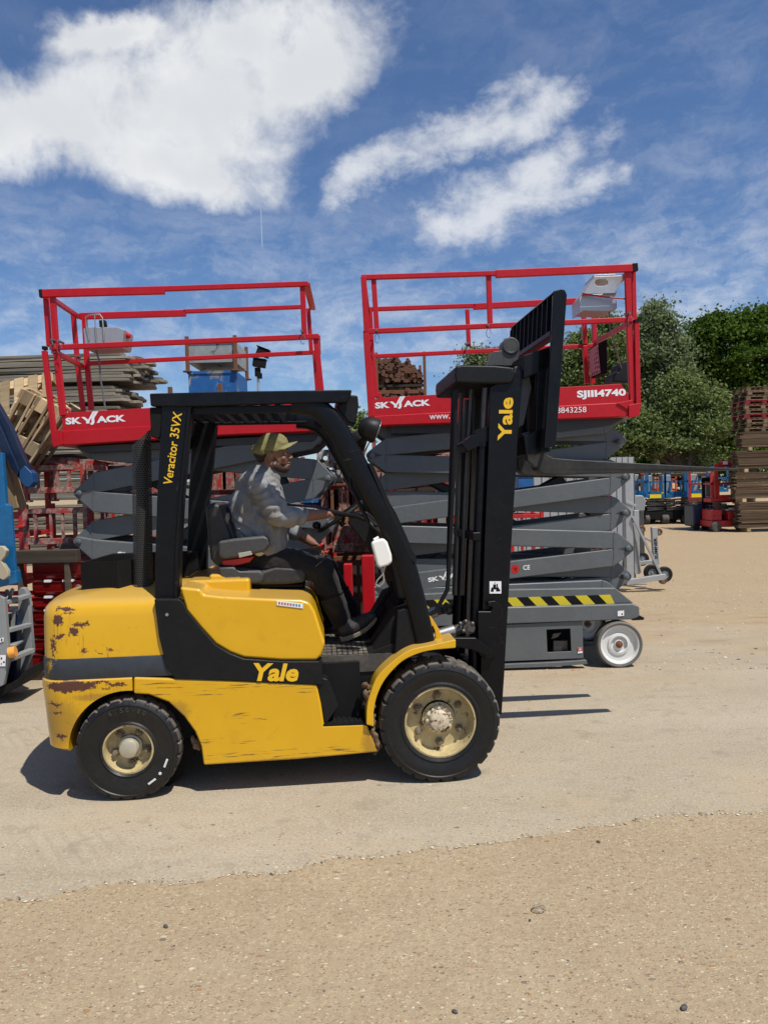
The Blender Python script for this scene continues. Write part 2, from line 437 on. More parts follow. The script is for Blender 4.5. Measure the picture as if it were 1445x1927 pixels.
M['grey_panel'] = plain('grey_panel', (.38, .39, .39), .6, .2, var=.2, sc=4, dust=.25)
M['greymetal'] = chipped('grey_sheet_metal', (.30, .32, .31), (.15, .12, .09), .35, .5, 3)
M['machine_grey'] = plain('machine_grey_paint', (.25, .26, .265), .5, var=.18, sc=4, dust=.2)
M['yellow_sheet'] = plain('yellow_label', (.75, .58, .02), .5)
# ================================================================= FORKLIFT
g1, g2 = ground(240, 1511), ground(815, 1476)
FL = Fr(g2.x, g2.y, math.atan2(g2.y-g1.y, g2.x-g1.x))
FLIFT = thing('forklift', 'yellow and black forklift truck with rust patches and a man at the wheel', 'forklift', FL)
WID = 1.24                                            # tyre face to tyre face

def stained_yellow():
    m, t, b, co = base('worn_yellow_paint')
    sx = t.node('ShaderNodeSeparateXYZ'); t.put(sx.inputs[0], co)
    nz = t.noise(co, 26, 8, .7, .3, col=True); nf = t.noise(co, 55, 6, .7)
    wc = t.vec('ADD', co, t.vec('MULTIPLY', t.vec('SUBTRACT', t.vec('ADD', t.vec('MULTIPLY', nz, (.6, .6, .6)), t.vec('MULTIPLY', t.noise(co, 75, 5, .7, col=True), (.4, .4, .4))), (.5, .5, .5)), (.19, .0, .13)))
    def el(u, v, ru, rv, src):
        p = FL.P(u, v, .03); k = (FL.P(u+10, v, .03)-p).length/10
        d = t.vec('MULTIPLY', t.vec('SUBTRACT', src, (p.x, p.y, p.z)), (1/(ru*k), 0.0, 1/(rv*k)))
        return t.math('SUBTRACT', 1.0, t.vec('LENGTH', d))
    def mx(l):
        o = l[0]
        for x in l[1:]: o = t.math('MAXIMUM', o, x)
        return o
    near = t.ramp(sx.outputs[1], .30, .45, 1, 0)
    rust = mx([el(*q, wc) for q in ((120, 1146, 20, 4.5), (129, 1154, 12, 3), (107, 1167, 12, 13), (137, 1188, 11, 11), (158, 1175, 14, 4.5),
        (143, 1174, 9, 4), (110, 1198, 12, 4.5), (157, 1225, 9, 5), (207, 1223, 5, 3.5), (185, 1230, 5, 2), (132, 1292, 54, 13), (221, 1288, 20, 4.5),
        (190, 1284, 24, 3), (200, 1296, 12, 3), (104, 1328, 16, 4.5), (107, 1343, 15, 3), (112, 1388, 12, 6), (97, 1220, 5, 22))])
    rust = t.math('MULTIPLY', t.ramp(rust, .06, .20), near)
    ss = t.noise(t.scale(co, (90, 1, 3)), 1.0, 3, .6)
    drip = mx([el(*q, co) for q in ((118, 1185, 30, 40), (146, 1215, 22, 30), (130, 1312, 60, 22), (222, 1298, 22, 12), (205, 1235, 6, 12))])
    drip = t.math('MULTIPLY', t.math('MULTIPLY', t.ramp(drip, 0, .5), t.ramp(ss, .52, .70)), near)
    grime = mx([el(*q, co) for q in ((110, 1360, 60, 62), (700, 1400, 26, 45), (540, 1434, 190, 12), (180, 1312, 60, 10), (330, 1340, 40, 30))])
    grime = t.math('MULTIPLY', t.ramp(t.math('ADD', grime, t.math('MULTIPLY', t.math('SUBTRACT', nf, .5), .8)), .05, .6, 0, .5), near)
    scr = t.noise(t.scale(co, (5, 1, 120)), 1.0, 4, .65)
    sz = mx([el(*q, co) for q in ((420, 1296, 190, 13), (600, 1298, 60, 10), (470, 1350, 40, 14), (440, 1392, 80, 10), (560, 1418, 160, 12), (410, 1424, 60, 10), (300, 1295, 50, 14))])
    scr = t.math('MULTIPLY', t.math('MULTIPLY', t.ramp(scr, .57, .62), t.ramp(sz, 0, .25)), .9)
    n = t.noise(co, 3.0, 5, .6)
    c = t.mix(n, (.63, .335, .004), (.72, .405, .006))
    c = t.mix(t.ramp(t.noise(co, 11, 6, .65), .55, .8, 0, .25), c, (.36, .18, .02))
    spk = t.ramp(t.noise(co, 42, 3, .5), .72, .76, 0, .55)
    c = t.mix(spk, c, (.15, .075, .02))
    c = t.mix(scr, c, (.10, .06, .03)); c = t.mix(grime, c, (.20, .10, .03)); c = t.mix(t.math('MULTIPLY', drip, .75), c, (.20, .065, .02))
    c = t.mix(rust, c, t.mix(nf, (.050, .016, .010), (.13, .040, .022)))
    ge = t.node('ShaderNodeNewGeometry'); sp = t.node('ShaderNodeSeparateXYZ'); t.put(sp.inputs[0], ge.outputs['Normal'])
    c = t.mix(t.ramp(sp.outputs[2], .3, 1.0, 0, .42), c, (.34, .25, .13))
    t.put(b.inputs['Base Color'], c)
    t.put(b.inputs['Roughness'], t.math('ADD', .33, t.math('MULTIPLY', rust, .5), clamp=True))
    b.inputs['Coat Weight'].default_value = .35; b.inputs['Coat Roughness'].default_value = .18
    bump(t, b, t.math('ADD', t.math('ADD', t.math('MULTIPLY', rust, -1.0), t.math('MULTIPLY', nf, .12)), t.math('MULTIPLY', t.noise(co, 4.5, 3, .5), 3.0)), .35, .003)
    return m
M['yellow'] = stained_yellow()
M['mud'] = chipped('caked_mud', (.19, .13, .075), (.10, .06, .035), .5, .9, 20, bmp=.9)

# ---- wheels
def wheel(cx, cz, rad, wid, rim, y0, sgn, lugs, front):
    """sgn=+1: the face towards y0 looks at -Y"""
    S = lambda h: h*sgn
    n = lugs*6; d = rad*.055
    k = rad/.347
    prof = [(rim, .045), (rim*1.03, .018), (rim*1.10, .010), (rim*1.16, .016), (rad*.76, .006), (rad*.83, .002), (rad*.87, .004), (rad*.885, .000), (rad*.935, .006),
            (rad*.975, .014), (rad, .035), (rad, wid*.45), (rad*.99, wid*.5), (rad, wid*.55), (rad, wid-.035), (rad*.975, wid-.014), (rad*.90, wid), (rad*.75, wid-.004), (rim*1.03, wid-.02), (rim, wid-.05)]
    lug = {8: .25, 9: .85, 10: 1, 11: .25, 12: 0, 13: .25, 14: 1, 15: .85}
    def fn(i, j, r):
        g = (i + (1 if j > 12 else 0)*3) % 6
        return r - d*lug.get(j, 0)*(1 if g == 0 else 0)
    tb = MB(); tb.lathe([(r, S(h)) for r, h in prof], (cx, y0, cz), n, 'y', .1, fn, cap=False)
    for j in range(len(prof)-1):
        if 9 <= j <= 14:
            for i in range(n): tb.m[j*n+i] = 1
    rb = MB()
    if front:
        rp = [(rim*1.01, .05), (rim*1.02, .022), (rim*.97, .020), (rim*.95, .040), (rim*.93, .095), (rim*.86, .112), (.115, .118), (.098, .116), (.096, .098), (.082, .094), (.078, .128)]
        nb, rn, hn = 6, .140, .116
    else:
        rp = [(rim*1.01, .05), (rim*1.02, .020), (rim*.95, .018), (rim*.92, .040), (rim*.89, .080), (rim*.80, .090), (.082, .092), (.080, .096), (.066, .096), (.064, .12)]
        nb, rn, hn = 5, .092, .088
    rb.lathe([(r, S(h)) for r, h in rp[:-1]]+[(.0005, S(rp[-2][1]))], (cx, y0, cz), 60, cap=False)
    nuts = []
    for q in range(nb):
        a = 2*math.pi*q/nb + (.55 if front else 1.0); x, z = cx+rn*math.cos(a), cz+rn*math.sin(a)
        nuts.append((x, z))
    ro = rb.build('wheel', M['cream'], FLIFT, ang=40)
    for x, z in nuts:
        nb_ = MB(); nb_.lathe([(.026, S(hn+.004)), (.026, S(hn-.004)), (.018, S(hn-.006)), (.016, S(hn-.026)), (.009, S(hn-.028)), (.009, S(hn-.042)), (.0005, S(hn-.043))], (x, y0, z), 6); nb_.build('wheel_nut', M['nut'], ro)
    tb.build('tyre', [M['tyre'], M['tyre_dust']], ro, ang=28)
    hb = MB()
    if front:
        hb.lathe([(.080, S(.12)), (.080, S(.082)), (.074, S(.078)), (.060, S(.076)), (.058, S(.05)), (.052, S(.040)), (.030, S(.034)), (.0005, S(.033))], (cx, y0, cz), 40)
        for q in range(12):
            a = 2*math.pi*q/12
            hb.lathe([(.010, S(.082)), (.010, S(.066)), (.006, S(.064)), (.0005, S(.064))], (cx+.069*math.cos(a), y0, cz+.069*math.sin(a)), 8)
    else:
        hb.lathe([(.066, S(.11)), (.064, S(.070)), (.056, S(.066)), (.054, S(.030)), (.047, S(.018)), (.030, S(.012)), (.0005, S(.011))], (cx, y0, cz), 40)
    hb.build('hub', M['hubf'] if front else M['hubr'], ro, ang=40)
    return ro
M['hubf'] = chipped('rusty_hub_paint', (.62, .53, .38), (.20, .085, .035), .42, .6, 22)
M['hubr'] = plain('dull_hub_metal', (.50, .46, .34), .45, .4, var=.4, sc=30, dust=.2)
pf = FL.P(830, 1359, 0.0); RF = .350
pr = FL.P(240, 1416, 0.02); RR = .286
wheel(pf.x, RF-.004, RF, .235, .203, 0.0, 1, 26, True)
wheel(pf.x, RF-.004, RF, .235, .203, WID, -1, 26, True)
wr = wheel(pr.x, RR-.003, RR, .165, .136, .015, 1, 24, False)
wheel(pr.x, RR-.003, RR, .165, .136, WID-.015, -1, 24, False)
def arc_text(s, cx, cz, r, a0, step, hgt, y, mat, par, bold=.01):
    """raised letters round a tyre wall, read clockwise"""
    for i, ch in enumerate(s):
        if ch == ' ': continue
        a = R(a0-step*i); c = Vector((cx+r*math.cos(a), y, cz+r*math.sin(a))); up = Vector((math.cos(a), 0, math.sin(a))); rt = Vector((math.sin(a), 0, -math.cos(a)))
        wd = hgt*(.65 if ch not in '.-1I' else .28)
        lo, hi = {'.': (-.5, -.32), '-': (-.1, .08)}.get(ch, (-.5, .5))
        yield c-rt*wd/2+up*hgt*lo, c+rt*wd/2+up*hgt*lo, c-rt*wd/2+up*hgt*hi, ch
M['tyre_mark'] = plain('raised_rubber_mark', (.045, .044, .042), .5)
def tyre_words(par, words, y):
    objs = []
    for (s, cx, cz, r, a0, st_, h) in words:
        for bl, br, tl, ch in arc_text(s, cx, cz, r, a0, st_, h, y, None, None):
            objs.append(text_mesh('sidewall_lettering', ch, M['tyre_mark'], None, bl, br, tl, .01, depth=.0015))
    ob = objs[0]; bm = bmesh.new()
    for o in objs: bm.from_mesh(o.data)
    me = bpy.data.meshes.new('sidewall_lettering'); bm.to_mesh(me); bm.free(); me.materials.append(M['tyre_mark'])
    for o in objs: bpy.data.objects.remove(o)
    o = bpy.data.objects.new('sidewall_lettering', me); COL.objects.link(o); o.parent = par
tyre_words([c for c in wr.children if c.name.startswith('tyre')][0], [('6.50-10', pr.x, RR, .226, 112, 8, .026)], .0145)
mk = MB()
for a, r, L in ((-22, .222, .05), (-55, .222, .05)):
    a = R(a); c = Vector((pr.x+r*math.cos(a), .013, RR+r*math.sin(a))); tn = Vector((-math.sin(a), 0, math.cos(a)))
    mk = MB(); mk.bar(c-tn*L/2, c+tn*L/2, .012, .004, up=(0, 1, 0)); mk.build('white_tyre_mark', M['white_paint'], wr, bevel=.003)
mk = MB()
a = R(-39); mk.lathe([(.009, .004), (.009, 0), (.0005, 0)], (pr.x+.222*math.cos(a), .012, RR+.222*math.sin(a)), 14)
mk.build('white_tyre_mark', M['white_paint'], wr, bevel=.003)

# ---- counterweight: plan outlines stacked upwards
zb, zm, zs, zt = FL.P(150, 1415, .04).z, FL.P(200, 1277, .04).z, FL.P(200, 1237, .04).z, FL.P(200, 1126, .05).z
xr = FL.P(93, 1230, .25).x; xf = FL.P(345, 1200, .04).x; xl = FL.P(250, 1290, .04).x
def plan(x0, x1, y0, y1, r, inset=0.0, n=8, bow=.05):
    x0 += inset; y0 += inset; y1 -= inset; r = max(r-inset*.5, .02); p = [(x1, y0)]
    for k in range(n+1):
        a = math.pi/2*k/n; p.append((x0+r-r*math.sin(a), y0+r-r*math.cos(a)))
    ym = (y0+y1)/2
    for k in range(1, 8):
        y = y0+r+(y1-y0-2*r)*k/8; p.append((x0-bow*(1-((y-ym)/(ym-y0-r))**2), y))
    for k in range(n+1):
        a = math.pi/2*(1-k/n); p.append((x0+r-r*math.sin(a), y1-r+r*math.cos(a)))
    p.append((x1, y1)); return p
def stack(mb, levels, x1, y0=.035, y1=WID-.035, r=.17):
    rg = []
    for z, ins, dx in levels: rg.append([Vector((x, y, z)) for x, y in plan(xr+dx, x1, y0, y1, r, ins)])
    return mb.rings(rg)
cw = MB(); stack(cw, [(zm+.004, 0, 0), (zs-.1, 0, 0), (zt-.10, .004, .0), (zt-.055, .012, .0), (zt-.028, .026, .008), (zt-.012, .045, .018), (zt-.002, .075, .03), (zt+.018, .16, .06), (zt+.045, .30, .15)], xf)
cwo = cw.build('counterweight', M['yellow'], FLIFT, ang=50)
tl = MB(); stack(tl, [(zb, .02, .03), (zb+.02, 0, .012), (zm-.03, -.012, -.002), (zm-.006, -.012, -.002), (zm+.002, -.002, .006)], xl)
tlo = tl.build('counterweight_base', M['yellow'], FLIFT, ang=40)
ck = MB(); ck.lathe([(.325, -.3), (.325, .42)], (pr.x+.005, 0, RR+.005), 64); cut(tlo, ck)
ck = MB(); ck.lathe([(.325, -.3), (.325, .42)], (pr.x+.005, WID-.12, RR+.005), 64); cut(tlo, ck)
tlo.data.shade_smooth(); tlo.data.set_sharp_from_angle(angle=R(35))
sb = MB(); stack(sb, [(zm+.002, -.003, 0), (zm+.006, -.004, 0), (zs-.003, -.004, 0), (zs, -.001, 0)], xf-.02)
sbo = sb.build('stripe', chipped('worn_black_band', (.030, .034, .040), (.50, .29, .03), .20, .5, 6), cwo, ang=50)
ch = MB(); ch.bx(pr.x-.27, pf.x+.1, .30, WID-.30, .16, .62); ch.bx(xl+.02, pf.x-.45, .12, WID-.12, .30, .70)
ch.cyl((pr.x, .1, RR), (pr.x, WID-.1, RR), .06); ch.cyl((pf.x, .1, RF), (pf.x, WID-.1, RF), .10)
ch.build('chassis', M['matt'], FLIFT, bevel=.01)
inn = MB(); inn.lathe([(.34, 0), (.34, .2)], (pr.x+.005, .2, RR+.005), 40); inn.build('wheel_well', M['matt'], FLIFT)

# ---- lower skirt, hood, black side panel
sk = [(251, 1275), (420, 1281), (596, 1289), (604, 1325), (610, 1366), (689, 1363), (700, 1388), (712, 1416), (560, 1430), (383, 1441), (378, 1405), (367, 1378), (346, 1349), (317, 1322), (280, 1308), (251, 1306)]
s1 = MB(); s1.prism(FL.poly(sk, .022), .022, .20)
s1.build('side_skirt', M['yellow'], FLIFT, bevel=.012, seg=3)
s1 = MB(); s1.prism(FL.poly(sk, .022), WID-.20, WID-.022); s1.build('side_skirt', M['yellow'], FLIFT, bevel=.012, seg=3)
md_ = MB()
for i in range(46):
    t_ = i/45; u = 690+24*t_+rnd.uniform(-8, 6); v = 1290+128*t_; p = FL.P(u, v, .03)
    md_.ell((p.x, .03+rnd.uniform(0, .10), p.z), (rnd.uniform(.010, .024), .02, rnd.uniform(.012, .03)), None, 8, 5)
organic(md_, 'caked_mud', M['mud'], FLIFT, .006, 2)
md_ = MB()
for i in range(16):
    u, v = 366+rnd.uniform(-6, 8), 1366+rnd.uniform(-10, 45); p = FL.P(u, v, .06)
    md_.ell((p.x, .09, p.z), (.014, .03, .018), None, 8, 5)
organic(md_, 'caked_mud', M['mud'], FLIFT, .006, 2)
hd = [(338, 1104), (377, 1108), (384, 1118), (420, 1122), (500, 1126), (567, 1128), (583, 1134), (593, 1150), (603, 1182), (612, 1210), (606, 1232), (596, 1243), (530, 1243), (459, 1238), (432, 1228), (405, 1212), (376, 1180), (350, 1148)]
h1 = MB(); h1.prism(FL.poly(hd, .045), .035, WID-.035); h1.build('engine_hood', M['yellow'], FLIFT, bevel=.042, seg=5, ang=30)
dk = MB(); zd = FL.P(420, 1100, .3).z
dk.bx(xf-.02, FL.P(470, 1100, .3).x, .30, WID-.30, zd-.1, zd+.03); dk.bx(FL.P(395, 1100, .4).x, FL.P(460, 1100, .4).x, .36, .80, zd, zd+.055)
dk.build('rear_deck', M['yellow'], FLIFT, bevel=.02, seg=3)
bl = [(290, 1128), (337, 1128), (346, 1136), (352, 1150), (378, 1182), (406, 1214), (433, 1230), (459, 1240), (530, 1245), (600, 1245), (606, 1240), (608, 1289), (560, 1287), (440, 1281), (330, 1278), (313, 1257), (299, 1199)]
b1 = MB(); b1.prism(FL.poly(bl, .018), .016, .10); pan = b1.build('side_panel', M['black_plain'], FLIFT, bevel=.007, seg=2)
b1 = MB(); b1.prism(FL.poly(bl, .018), WID-.10, WID-.016); b1.build('side_panel', M['black_plain'], FLIFT, bevel=.007)
q = FL.P(314, 1157, .012); bt = MB(); bt.lathe([(.009, 0), (.009, -.005), (.005, -.006), (.0005, -.006)], (q.x, .016, q.z), 12); bt.build('bolt', M['steel'], pan)
LOGO = dict(bold=.035, shear=.18)
text_px(FL, 'lettering', 'Yale', M['yellow_text'], pan, (476, 1282), (561, 1283), (477, 1248), .0158, **LOGO)
dec = MB(); p0, p1, p2 = FL.P(520, 1129, .10), FL.P(570, 1134, .10), FL.P(571, 1144, .10)

# label strip on the rounded hood edge
def label_strip(fr, par, a, bq, c, y, nm, cells):
    a, bq, c = fr.P(*a, y), fr.P(*bq, y), fr.P(*c, y); ex, ey = bq-a, c-a; n = ex.cross(ey).normalized()
    if n.y > 0: n = -n
    m = MB(); m.add([a+n*.002, bq+n*.002, bq+ey+n*.002, a+ey+n*.002, a, bq, bq+ey, a+ey], [(0, 1, 2, 3), (7, 6, 5, 4), (0, 4, 5, 1), (1, 5, 6, 2), (2, 6, 7, 3), (3, 7, 4, 0)])
    for (x0, x1, z0, z1, k) in cells:
        m.cur = k; o = n*.003
        m.add([a+ex*x0+ey*z0+o, a+ex*x1+ey*z0+o, a+ex*x1+ey*z1+o, a+ex*x0+ey*z1+o], [(0, 1, 2, 3)])
    return m.build(nm, [M['white_text'], plain(nm+'_ink', (.45, .09, .08), .6), plain(nm+'_blue', (.06, .22, .42), .6), M['matt']], par, smooth=False)
label_strip(FL, FLIFT, (521, 1139), (570, 1145), (521, 1130), .0325, 'label_strip', [(.06+i*.11, .13+i*.11, .25, .75, 1 if i < 5 else 2) for i in range(8)])

# ---- overhead guard
yg = .075
leg = [(304, 762), (361, 762), (352, 850), (344, 941), (339, 1040), (337, 1130), (290, 1130), (292, 1040), (295, 941), (300, 850)]
def leg_at(y0, y1, nm='rear_pillar'):
    m = MB(); m.prism(FL.poly(leg, yg), y0, y1); o = m.build(nm, M['black'], FLIFT, bevel=.008)
    lp = [FL.P(u, v, yg) for u, v in ((356, 770), (347, 860), (339, 945), (333, 1040), (331, 1128))]
    m = MB(); m.tube([(p.x, y0-.004 if y0 < .5 else y1+.004, p.z) for p in lp], .012, 8); m.build('pillar_seam', M['black'], o)
    return o
rp_ = leg_at(yg, yg+.09); leg_at(WID-yg-.09, WID-yg)
text_px(FL, 'lettering', 'Veracitor 35VX', M['yellow_text'], rp_, (324, 912), (343, 776), (307, 910), yg-.0005, bold=.012, shear=.12)
apl = [(548, 757), (575, 759), (600, 768), (620, 786), (638, 812), (655, 842), (700, 928), (728, 975), (752, 1028), (771, 1085), (783, 1130), (797, 1190), (803, 1222)]
for y in (.115, WID-.115):
    pts = [FL.P(u, v, .09) for u, v in apl]
    m = MB(); rr = []
    for i, p in enumerate(pts):
        a = pts[max(i-1, 0)]; b = pts[min(i+1, len(pts)-1)]; t = (b-a).normalized(); nrm = Vector((-t.z, 0, t.x)); h = .062 if i < 9 else .058
        ring = []
        for k in range(16):
            an = 2*math.pi*k/16; c_, s_ = math.cos(an), math.sin(an)
            e = lambda x: math.copysign(abs(x)**.6, x)
            ring.append(Vector((p.x, y, p.z))+nrm*h*e(c_)+Vector((0, .04*e(s_), 0)))
        rr.append(ring)
    m.rings(rr); m.build('front_pillar', M['black'], FLIFT, ang=60)
m = MB(); y0, y1 = .062, WID-.062
for (ya, yb) in ((y0, y0+.05), (y1-.05, y1)):
    m.prism(FL.poly([(281, 740), (440, 736), (662, 733), (660, 745), (652, 757), (560, 758), (345, 765), (283, 764)], y0), ya, yb)
xa, xb, zr = FL.P(281, 750, y0).x, FL.P(655, 745, y0).x, FL.P(470, 747, y0).z
m.bx(xa+.05, xb-.25, y1-.10, y1-.052, zr-.062, zr-.04); m.bx(xa+.05, xb-.2, y0+.052, y0+.075, zr-.085, zr-.04); m.bx(xa, xa+.06, y0+.05, y1-.05, zr-.035, zr+.03); m.bx(xb-.06, xb, y0+.05, y1-.05, zr-.03, zr+.03)
m.build('guard_frame', M['black'], FLIFT, bevel=.008)
for k in range(11):
    x = xa+.11+k*(xb-xa-.20)/11
    if FL.P(522, 750, y0).x < x < FL.P(586, 750, y0).x: continue
    m = MB(); m.bx(x, x+.034, y0+.05, y1-.05, zr-.055, zr+.022); m.build('roof_bar', M['black'], FLIFT, bevel=.004)
m = MB(); m.prism(FL.poly([(281, 766), (306, 766), (304, 800), (300, 826), (284, 822)], y0+.02), y0+.02, y1-.02); m.build('rear_grille', M['matt'], FLIFT, bevel=.008)
m = MB(); m.prism(FL.poly([(632, 768), (652, 745), (672, 746), (674, 765), (668, 800), (655, 797)], .2), .14, .34); m.build('lamp_housing', M['black_plain'], FLIFT, bevel=.01)
# work lamp
c0, c1 = FL.P(676, 800, .12), FL.P(704, 810, .12)
ax_ = (c1-c0).normalized(); m = MB()
m.tube([c0, c0+ax_*.02, c0+ax_*.05, c0+ax_*.095, c0+ax_*.11], [.035, .055, .066, .074, .068], 24); lo = m.build('work_lamp', M['black_plain'], FLIFT)
m = MB()
for k in range(5): m.tube([c0+ax_*(.018+k*.013), c0+ax_*(.023+k*.013)], .068-.002*(4-k), 24)
m.build('cooling_fin', M['matt'], lo)
m = MB(); m.tube([c0+ax_*.108, c0+ax_*.113], .064, 24); m.build('lens', M['glass'], lo)
m = MB(); m.tube([FL.P(672, 838, .13), FL.P(684, 826, .12), c0+ax_*.05-Vector((0, 0, .06))], .014, 8); m.build('bracket', M['matt'], lo)
dup(lo, FLIFT).location = (0, WID-.26, 0)

# ---- exhaust guard, black box on the counterweight
e0, e1 = FL.P(270, 1122, .30), FL.P(266, 806, .30); m = MB(); rr = []
d = (e1-e0); n = 20
rad = .055
for k in range(49):
    t = k/48; p = e0+d*t; row = []
    for i in range(n):
        a = 2*math.pi*i/n; row.append(p+Vector((rad*math.cos(a), rad*math.sin(a), (.05*math.cos(a-.3)-.05)*max(0, t-.8)/.2*1.0)))
    rr.append(row)
m.rings(rr, True, False, False)
def mesh_holes():
    mm, t, b, co = base('perforated_black_steel')
    sx = t.node('ShaderNodeSeparateXYZ'); t.put(sx.inputs[0], t.vec('SUBTRACT', co, tuple(e0)))
    ang = t.math('MULTIPLY', t.math('ARCTAN2', sx.outputs[1], sx.outputs[0]), .055); k = t.node('ShaderNodeCombineXYZ')
    row = t.math('FLOOR', t.math('DIVIDE', sx.outputs[2], .0125)); odd = t.math('MULTIPLY', t.math('MODULO', row, 2.0), .5)
    fu = t.math('SUBTRACT', t.math('FRACT', t.math('ADD', t.math('DIVIDE', ang, .0144), odd)), .5); fv = t.math('SUBTRACT', t.math('FRACT', t.math('DIVIDE', sx.outputs[2], .0125)), .5)
    hole = t.ramp(t.math('ADD', t.math('POWER', fu, 2.0), t.math('POWER', fv, 2.0)), .085, .11, 1, 0)
    b.inputs['Base Color'].default_value = (.030, .029, .027, 1); b.inputs['Roughness'].default_value = .55
    t.put(b.inputs['Alpha'], t.math('SUBTRACT', 1.0, hole)); return mm
ex = m.build('exhaust_guard', mesh_holes(), FLIFT)
m = MB(); m.tube([e0-d*.015, e0+d*.55, e0+d*.93], .036, 16); m.lathe([(.075, 0), (.07, .03), (.058, .05)], (e0.x, e0.y, e0.z-.02), 20, 'z'); m.build('exhaust_pipe', M['matt'], ex)
bxp = [(152, 1066), (250, 1050), (254, 1108), (156, 1117)]
p = [FL.P(u, v, .34) for u, v in bxp]; s_ = Vector((-.02, .52, .0))
q1 = FL.P(222, 1060, .30); q2 = FL.P(224, 1112, .30)
m = MB(); A = FL.P(151, 1068, .36); B = FL.P(221, 1056, .24); zb_ = zt+.01
C = FL.P(300, 1040, .75)
pl = [(A.x, A.y), (B.x, B.y), (B.x+.34, B.y+.34), (B.x+.34, .98), (A.x+.02, .98)]
lo_ = [Vector((x, y, zb_)) for x, y in pl]; hi_ = [Vector((x, y, zb_+.165+(.012 if i in (1, 2) else 0))) for i, (x, y) in enumerate(pl)]
m.rings([lo_, hi_], True, True, False)
inr = [Vector((x*.96+(A.x+.25)*.04, y*.96+.6*.04, h.z)) for (x, y), h in zip(pl, hi_)]
m.rings([hi_, inr, [Vector((v.x, v.y, zb_+.012)) for v in inr]], True, False, True)
m.build('battery_box', M['matt'], FLIFT, bevel=.006)

# ---- footwell, step, floor
fw = [(600, 1240), (623, 1233), (690, 1230), (760, 1203), (775, 1206), (742, 1240), (712, 1274), (697, 1311), (690, 1343), (690, 1336), (614, 1336), (603, 1290)]
m = MB(); m.prism(FL.poly(fw, .14), .14, .50); m.build('footwell_panel', M['black_plain'], FLIFT, bevel=.012)
m = MB(); m.prism(FL.poly([(596, 1289), (606, 1276), (617, 1279), (637, 1330), (612, 1366), (604, 1330)], .03), .03, .14); m.build('step_cheek', M['black_plain'], FLIFT, bevel=.008)
st_ = MB(); p0, p1 = FL.P(608, 1364, .03), FL.P(690, 1362, .03)
st_.bx(p0.x, p1.x, .024, .20, p0.z-.018, p0.z+.004)
for i in range(7):
    for j in range(5): st_.bx(p0.x+.015+i*.032, p0.x+.035+i*.032, .032+j*.034, .054+j*.034, p0.z+.004, p0.z+.011)
st_.build('step_plate', M['matt'], FLIFT)
zf = FL.P(640, 1209, .5).z; x0, x1 = FL.P(596, 1230, .14).x, FL.P(742, 1205, .2).x
m = MB(); m.bx(x0, x1, .13, WID-.13, zf-.10, zf)
nx = 14
for i in range(nx):
    for j in range(12): m.bx(x0+.03+i*(x1-x0-.03)/nx, x0+.055+i*(x1-x0-.03)/nx, .14+j*.078, .20+j*.078, zf, zf+.006)
m.build('floor_mat', plain('dusty_floor_mat', (.050, .046, .040), .85, var=.4, dust=.5), FLIFT)
m = MB(); m.prism(FL.poly([(700, 1228), (722, 1190), (745, 1150), (768, 1140), (800, 1218), (770, 1222)], .16), .15, WID-.15); m.build('toe_board', M['matt'], FLIFT, bevel=.01)
m = MB(); pd = [FL.P(u, v, .55) for u, v in ((668, 1195), (700, 1165), (722, 1140))]
m.bar(pd[0], pd[2], .10, .02); m.tube([pd[1], FL.P(735, 1110, .55), FL.P(745, 1070, .55)], .014, 8); m.build('pedal', M['matt'], FLIFT, bevel=.004)

# ---- front fender and mast bracket plate
fo = [(689, 1363), (690, 1330), (696, 1306), (711, 1271), (745, 1239), (773, 1222), (808, 1214), (857, 1203)]
fi = [(857, 1219), (809, 1224), (778, 1233), (752, 1248), (724, 1279), (709, 1310), (703, 1340), (703, 1367)]
m = MB(); fo, fi = spline(fo), spline(fi); m.prism(FL.poly(fo+fi, .005), -.006, .20); m.build('fender', M['yellow'], FLIFT, bevel=.006)
m = MB(); m.prism(FL.poly([(798, 1150), (812, 1162), (826, 1184), (833, 1204), (857, 1205), (857, 1214), (806, 1217)], .10), .10, .13,
                  holes=[FL.poly([(809, 1182), (814, 1178), (818, 1186), (820, 1202), (812, 1204)], .10)])
m.build('fender_bracket', M['yellow'], FLIFT, bevel=.003)
dup([o for o in kids(FLIFT) if o.name.startswith('fender_b')][0], FLIFT).location = (0, WID-.23, 0)
m = MB(); m.prism(FL.poly(fo+fi, .005), WID-.20, WID+.006); m.build('fender', M['yellow'], FLIFT, bevel=.006)
m = MB(); m.prism(FL.poly([(748, 1150), (790, 1135), (806, 1215), (800, 1224), (742, 1238)], .10), .10, .16); m.build('pillar_foot', M['black_plain'], FLIFT, bevel=.01)

